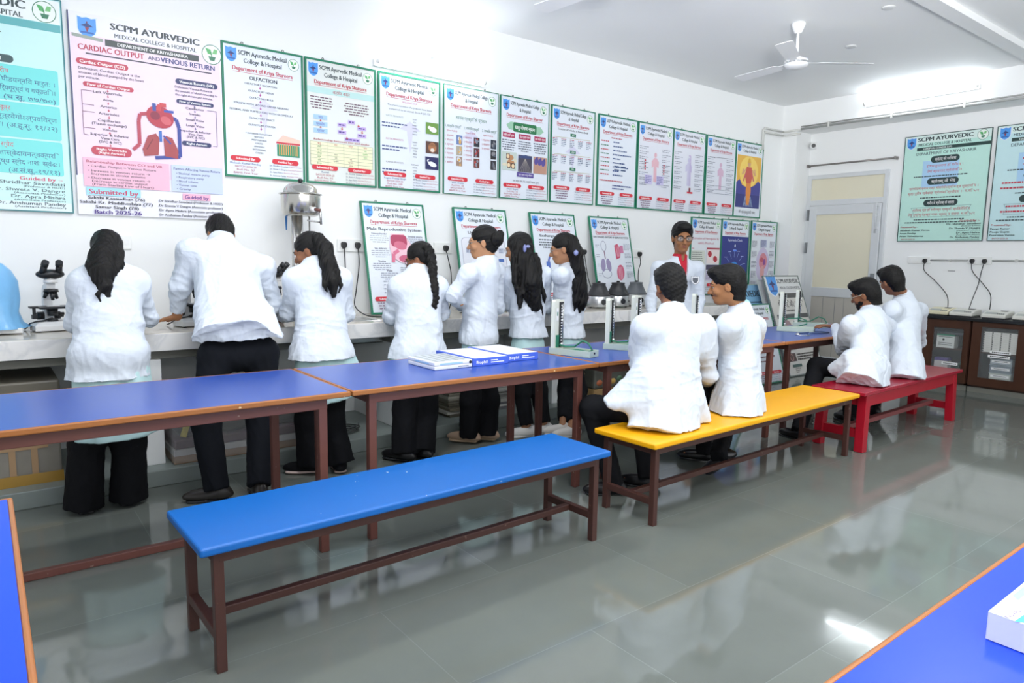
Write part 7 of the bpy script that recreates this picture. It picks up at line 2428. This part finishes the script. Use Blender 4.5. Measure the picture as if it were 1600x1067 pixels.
# --- person: with long straight hair
hc = AY(880, 388, 4.16)
P = dict(pel=AY(888, 530, 4.18), ch=AY(890, 440, 4.17), nb=AY(889, 411, 4.17), hc=hc, hf=V3(-0.70, 0.72, -0.25), hu=V3(-0.18, 0.1, 1),
         shL=AY(876, 430, 4.06), shR=AY(902, 426, 4.24), elL=AY(872, 480, 4.18), elR=AY(905, 480, 4.30), wrL=AY(858, 486, 4.42), wrR=AY(880, 487, 4.50),
         knL=AY(884, 610, 4.16), knR=AY(905, 610, 4.16), anL=V3(*at(880, 664, 2, 0.07)[:2], 0.07), anR=V3(*at(893, 668, 2, 0.07)[:2], 0.07),
         toL=V3(-0.9, 0.4, 0), toR=V3(-0.9, 0.2, 0), cuff=-0.06, vent=False, hem=HEM(888, 531, 4.18, 0.14), hemr=(0.14, 0.14), kurta=0.55, kflare=1.02,
         hair='tied', seed=8, tone='#ad7d5c', hipw=0.06, hiplat=V3(0.7, 0.7, 0), glasses='#909090', gr=0.0012, shoe=(mat('#e6e2dc', 0.5), mat('#efece8', 0.5)), ankh=0.07, g=0.93, back=V3(0.8, -0.6, 0), ww=0.145)
hr = Field()
hr.chain([AY(892, 378, 4.10), AY(899, 395, 4.06), AY(903, 420, 4.05), AY(907, 450, 4.05), AY(908, 472, 4.05), AY(905, 487, 4.05)], [0.06, 0.058, 0.05, 0.048, 0.042, 0.012], 0.02)
hr.chain([AY(901, 400, 4.05), AY(910, 430, 4.04), AY(914, 465, 4.04), AY(911, 486, 4.04)], [0.03, 0.03, 0.024, 0.006])
hr.chain([AY(899, 440, 4.04), AY(900, 470, 4.04), AY(897, 486, 4.04)], [0.03, 0.024, 0.006])
P['tails'] = [('long_straight_hair', hr, 3)]
P['clips'] = [('hair_clip', AY(900, 395, 4.0), (0.02, 0.016, 0.022), '#8a93c4')]
person('person in white coat and white flat shoes standing left of the centrifuges', P)

# --- person: in red shirt facing the camera
hc = AY(1066, 371, 4.20)
P = dict(pel=AY(1056, 520, 4.26), ch=AY(1060, 432, 4.24), nb=AY(1062, 404, 4.24), hc=hc, hf=V3(-0.62, -0.78, -0.16), hu=V3(-0.1, -0.12, 1),
         shL=AY(1089, 419, 4.18), shR=AY(1029, 419, 4.32), elL=AY(1093, 470, 4.16), elR=AY(1017, 470, 4.34), wrL=AY(1086, 515, 4.02), wrR=AY(1018, 515, 4.22),
         knL=AY(1070, 570, 4.22), knR=AY(1045, 570, 4.26), anL=V3(5.23, 4.12, 0.08), anR=V3(5.02, 4.2, 0.08), toL=V3(-0.5, -0.8, 0), toR=V3(-0.6, -0.8, 0),
         hem=AY(1056, 540, 4.24), hemr=(0.21, 0.15), seed=9, tone='#9a6a48', glasses='#201c1c', gr=0.0024, shirt=M_RED_SHIRT, frontsign=1, hiplat=V3(-0.85, 0.5, 0), vent=False, collar=False, hb=0.0055, hcoat=0.0065, wa=0.004, hs=1.17, g=1.0, moustache=False)
fs = np.cross(nrm(P['nb'] - P['ch']), nrm(P['shR'] - P['shL']))
P['frontsign'] = 1 if np.dot(fs, P['hf']) > 0 else -1
rt = person('person in white coat over a red shirt and glasses, standing and facing the camera', P)
# badge on the coat
bc = AY(1086, 438, 4.06) - P['_base']
nn = nrm(V3(-0.62, -0.78, 0.1))
ss = nrm(np.cross(UP, nn))
uu = np.cross(nn, ss)
f_ = MB()
def bpt(a, b_, o):
    return tuple(bc + ss * a + uu * b_ + nn * o)
def badge_poly(sc, o, m):
    pts = [(-1, 1), (-0.5, 0.85), (0, 1), (0.5, 0.85), (1, 1), (1, -0.2), (0.6, -0.8), (0, -1.1), (-0.6, -0.8), (-1, -0.2)]
    f_.add([bpt(x * sc, y_ * sc, o) for x, y_ in pts], [tuple(range(10))], m)
badge_poly(0.040, 0.012, mat('#8d9095', 0.6))
badge_poly(0.035, 0.0125, mat('#eceef0', 0.6))
badge_poly(0.026, 0.013, mat('#5a5e66', 0.6))
BADGE = (f_, P['_coat'])

# --- person: nearest the camera, from behind
hc = AY(1047, 447, 2.66)
P = dict(pel=AY(1046, 640, 2.50), ch=AY(1054, 528, 2.56), nb=AY(1050, 486, 2.60), hc=hc, hf=V3(0.48, 0.87, -0.25), hu=V3(0, 0.2, 1),
         shL=AY(1010, 512, 2.58), shR=AY(1098, 511, 2.56), elL=AY(1000, 570, 2.68), elR=AY(1108, 585, 2.58), wrL=AY(1008, 562, 2.95), wrR=AY(1106, 598, 2.82),
         knL=AY(925, 640, 2.90), knR=AY(1000, 628, 2.98), anL=V3(*at(957, 748, 2, 0.09)[:2], 0.09), anR=V3(*at(1010, 738, 2, 0.09)[:2], 0.09),
         toL=V3(-0.7, 0.45, 0), toR=V3(-0.5, 0.8, 0), cuff=0.05, hem=V3(*AY(1040, 660, 2.47)[:2], 0.4595), hemr=(0.255, 0.185), hiplat=V3(1, 0, 0), seed=10,
         tone='#8f5f42', g=1.02, wa=0.007, shoe=(M_SHOE, M_BLACK), ankh=0.09, hs=1.05, ww=0.2, cwid=0.185, merge=0.08, ch_=0.045)
P['knL'][2] = 0.50
P['knR'][2] = 0.52
P['extra'] = [(AY(1006, 590, 2.54), AY(946, 624, 2.66), (0.10, 0.065), (0.03, 0.010), dict(u=V3(0, 1, 0), k=0.09)),
              (AY(1010, 630, 2.50), AY(952, 634, 2.64), (0.08, 0.07), (0.025, 0.012), dict(u=V3(0, 1, 0), k=0.06)),
              (AY(1080, 625, 2.46), V3(*AY(1104, 672, 2.38)[:2], 0.47), (0.07, 0.08), (0.02, 0.03), dict(u=V3(1, 0, 0), k=0.06))]
person('person in white coat sitting nearest the camera on the yellow bench, back turned', P)

# --- person: in profile beside him
hc = AY(1136, 445, 2.66)
P = dict(pel=AY(1154, 625, 2.50), ch=AY(1158, 525, 2.55), nb=AY(1156, 482, 2.62), hc=hc, hf=V3(-0.52, 0.86, -0.20), hu=V3(-0.15, 0.15, 1),
         shL=AY(1138, 510, 2.48), shR=AY(1178, 510, 2.68), elL=AY(1140, 562, 2.62), elR=AY(1170, 575, 2.86), wrL=AY(1118, 546, 2.88), wrR=AY(1140, 560, 3.06),
         knL=AY(1096, 622, 2.96), knR=AY(1150, 615, 2.98), anL=V3(3.90, 2.86, 0.10), anR=V3(3.74, 2.62, 0.15),
         toL=V3(-0.6, 0.8, 0), toR=V3(-0.45, 0.55, -0.65), pitR=V3(-0.45, 0.35, 0.8), hem=V3(*AY(1151, 640, 2.48)[:2], 0.4595), hemr=(0.205, 0.185), hiplat=V3(0.9, 0.4, 0), seed=11,
         tone='#a8754f', moustache=True, shirt=mat('#a9dde0', 0.7), cuff=0.055, hb=0.006, wa=0.006, ankh=0.09, hs=1.03, ww=0.178, cwid=0.172, merge=0.07, vent=False, vdepth=0.05, cshift=0.028)
P['knL'][2] = 0.52
P['knR'][2] = 0.53
fs = np.cross(nrm(P['nb'] - P['ch']), nrm(P['shR'] - P['shL']))
P['frontsign'] = 1 if np.dot(fs, P['hf']) > 0 else -1
person('person in white coat over a mint shirt sitting in profile on the yellow bench', P)

# --- person: on the red bench
hc = AY(1352, 459, 2.70)
P = dict(pel=AY(1356, 580, 2.50), ch=AY(1364, 512, 2.60), nb=AY(1360, 485, 2.66), hc=hc, hf=V3(-0.08, 0.97, -0.35), hu=V3(-0.2, 0.2, 1),
         shL=AY(1330, 508, 2.64), shR=AY(1398, 508, 2.62), elL=AY(1316, 546, 2.80), elR=AY(1414, 545, 2.72), wrL=AY(1304, 510, 3.02), wrR=AY(1396, 556, 2.98),
         handL=(V3(-0.55, 0.6, 0.05), V3(0.1, 0, -1), V3(0.6, 0.5, 0), 0.22),
         knL=AY(1276, 588, 2.92), knR=AY(1325, 585, 2.96), anL=V3(5.02, 2.80, 0.085), anR=V3(5.95, 2.86, 0.085), toL=V3(0.1, 0.9, 0), toR=V3(0.3, 0.9, 0),
         hem=V3(*AY(1350, 592, 2.49)[:2], 0.4595), hemr=(0.26, 0.18), hiplat=V3(1, 0.1, 0), seed=12, tone='#85583e', beard=True, glasses='#c9c4b4', gr=0.0016, hb=0.006, g=1.02, wa=0.008, ankh=0.085, hs=1.02, ww=0.175, merge=0.07)
P['knL'][2] = 0.53
P['knR'][2] = 0.53
P['extra'] = [(AY(1330, 562, 2.56), AY(1300, 578, 2.70), (0.08, 0.07), (0.05, 0.035), dict(u=V3(0, 1, 0), k=0.06))]
person('person in white coat and glasses on the red bench, reaching for the pressure meter', P)

# --- person: behind him
hc = AY(1393, 438, 2.72)
P = dict(pel=AY(1410, 570, 2.50), ch=AY(1416, 492, 2.60), nb=AY(1412, 463, 2.66), hc=hc, hf=V3(0.48, 0.86, -0.25), hu=V3(-0.2, 0.2, 1),
         shL=AY(1393, 485, 2.60), shR=AY(1434, 485, 2.68), elL=AY(1392, 530, 2.74), elR=AY(1437, 535, 2.80), wrL=AY(1380, 535, 3.0), wrR=AY(1410, 535, 3.02),
         knL=AY(1360, 580, 2.98), knR=AY(1405, 575, 3.0), anL=V3(6.16, 2.88, 0.085), anR=V3(6.45, 2.9, 0.085), toL=V3(-0.2, 0.9, 0), toR=V3(0.2, 0.9, 0),
         hem=V3(*AY(1412, 582, 2.47)[:2], 0.4595), hemr=(0.2, 0.18), hiplat=V3(0.9, 0.3, 0), seed=13, tone='#96664a', hb=0.007, wa=0.006, ankh=0.085, ww=0.17, merge=0.07)
P['knL'][2] = 0.53
P['knR'][2] = 0.53
person('person in white coat farther along the red bench, half hidden by the one reaching out', P)
BADGE[0].build('badge', BADGE[1])
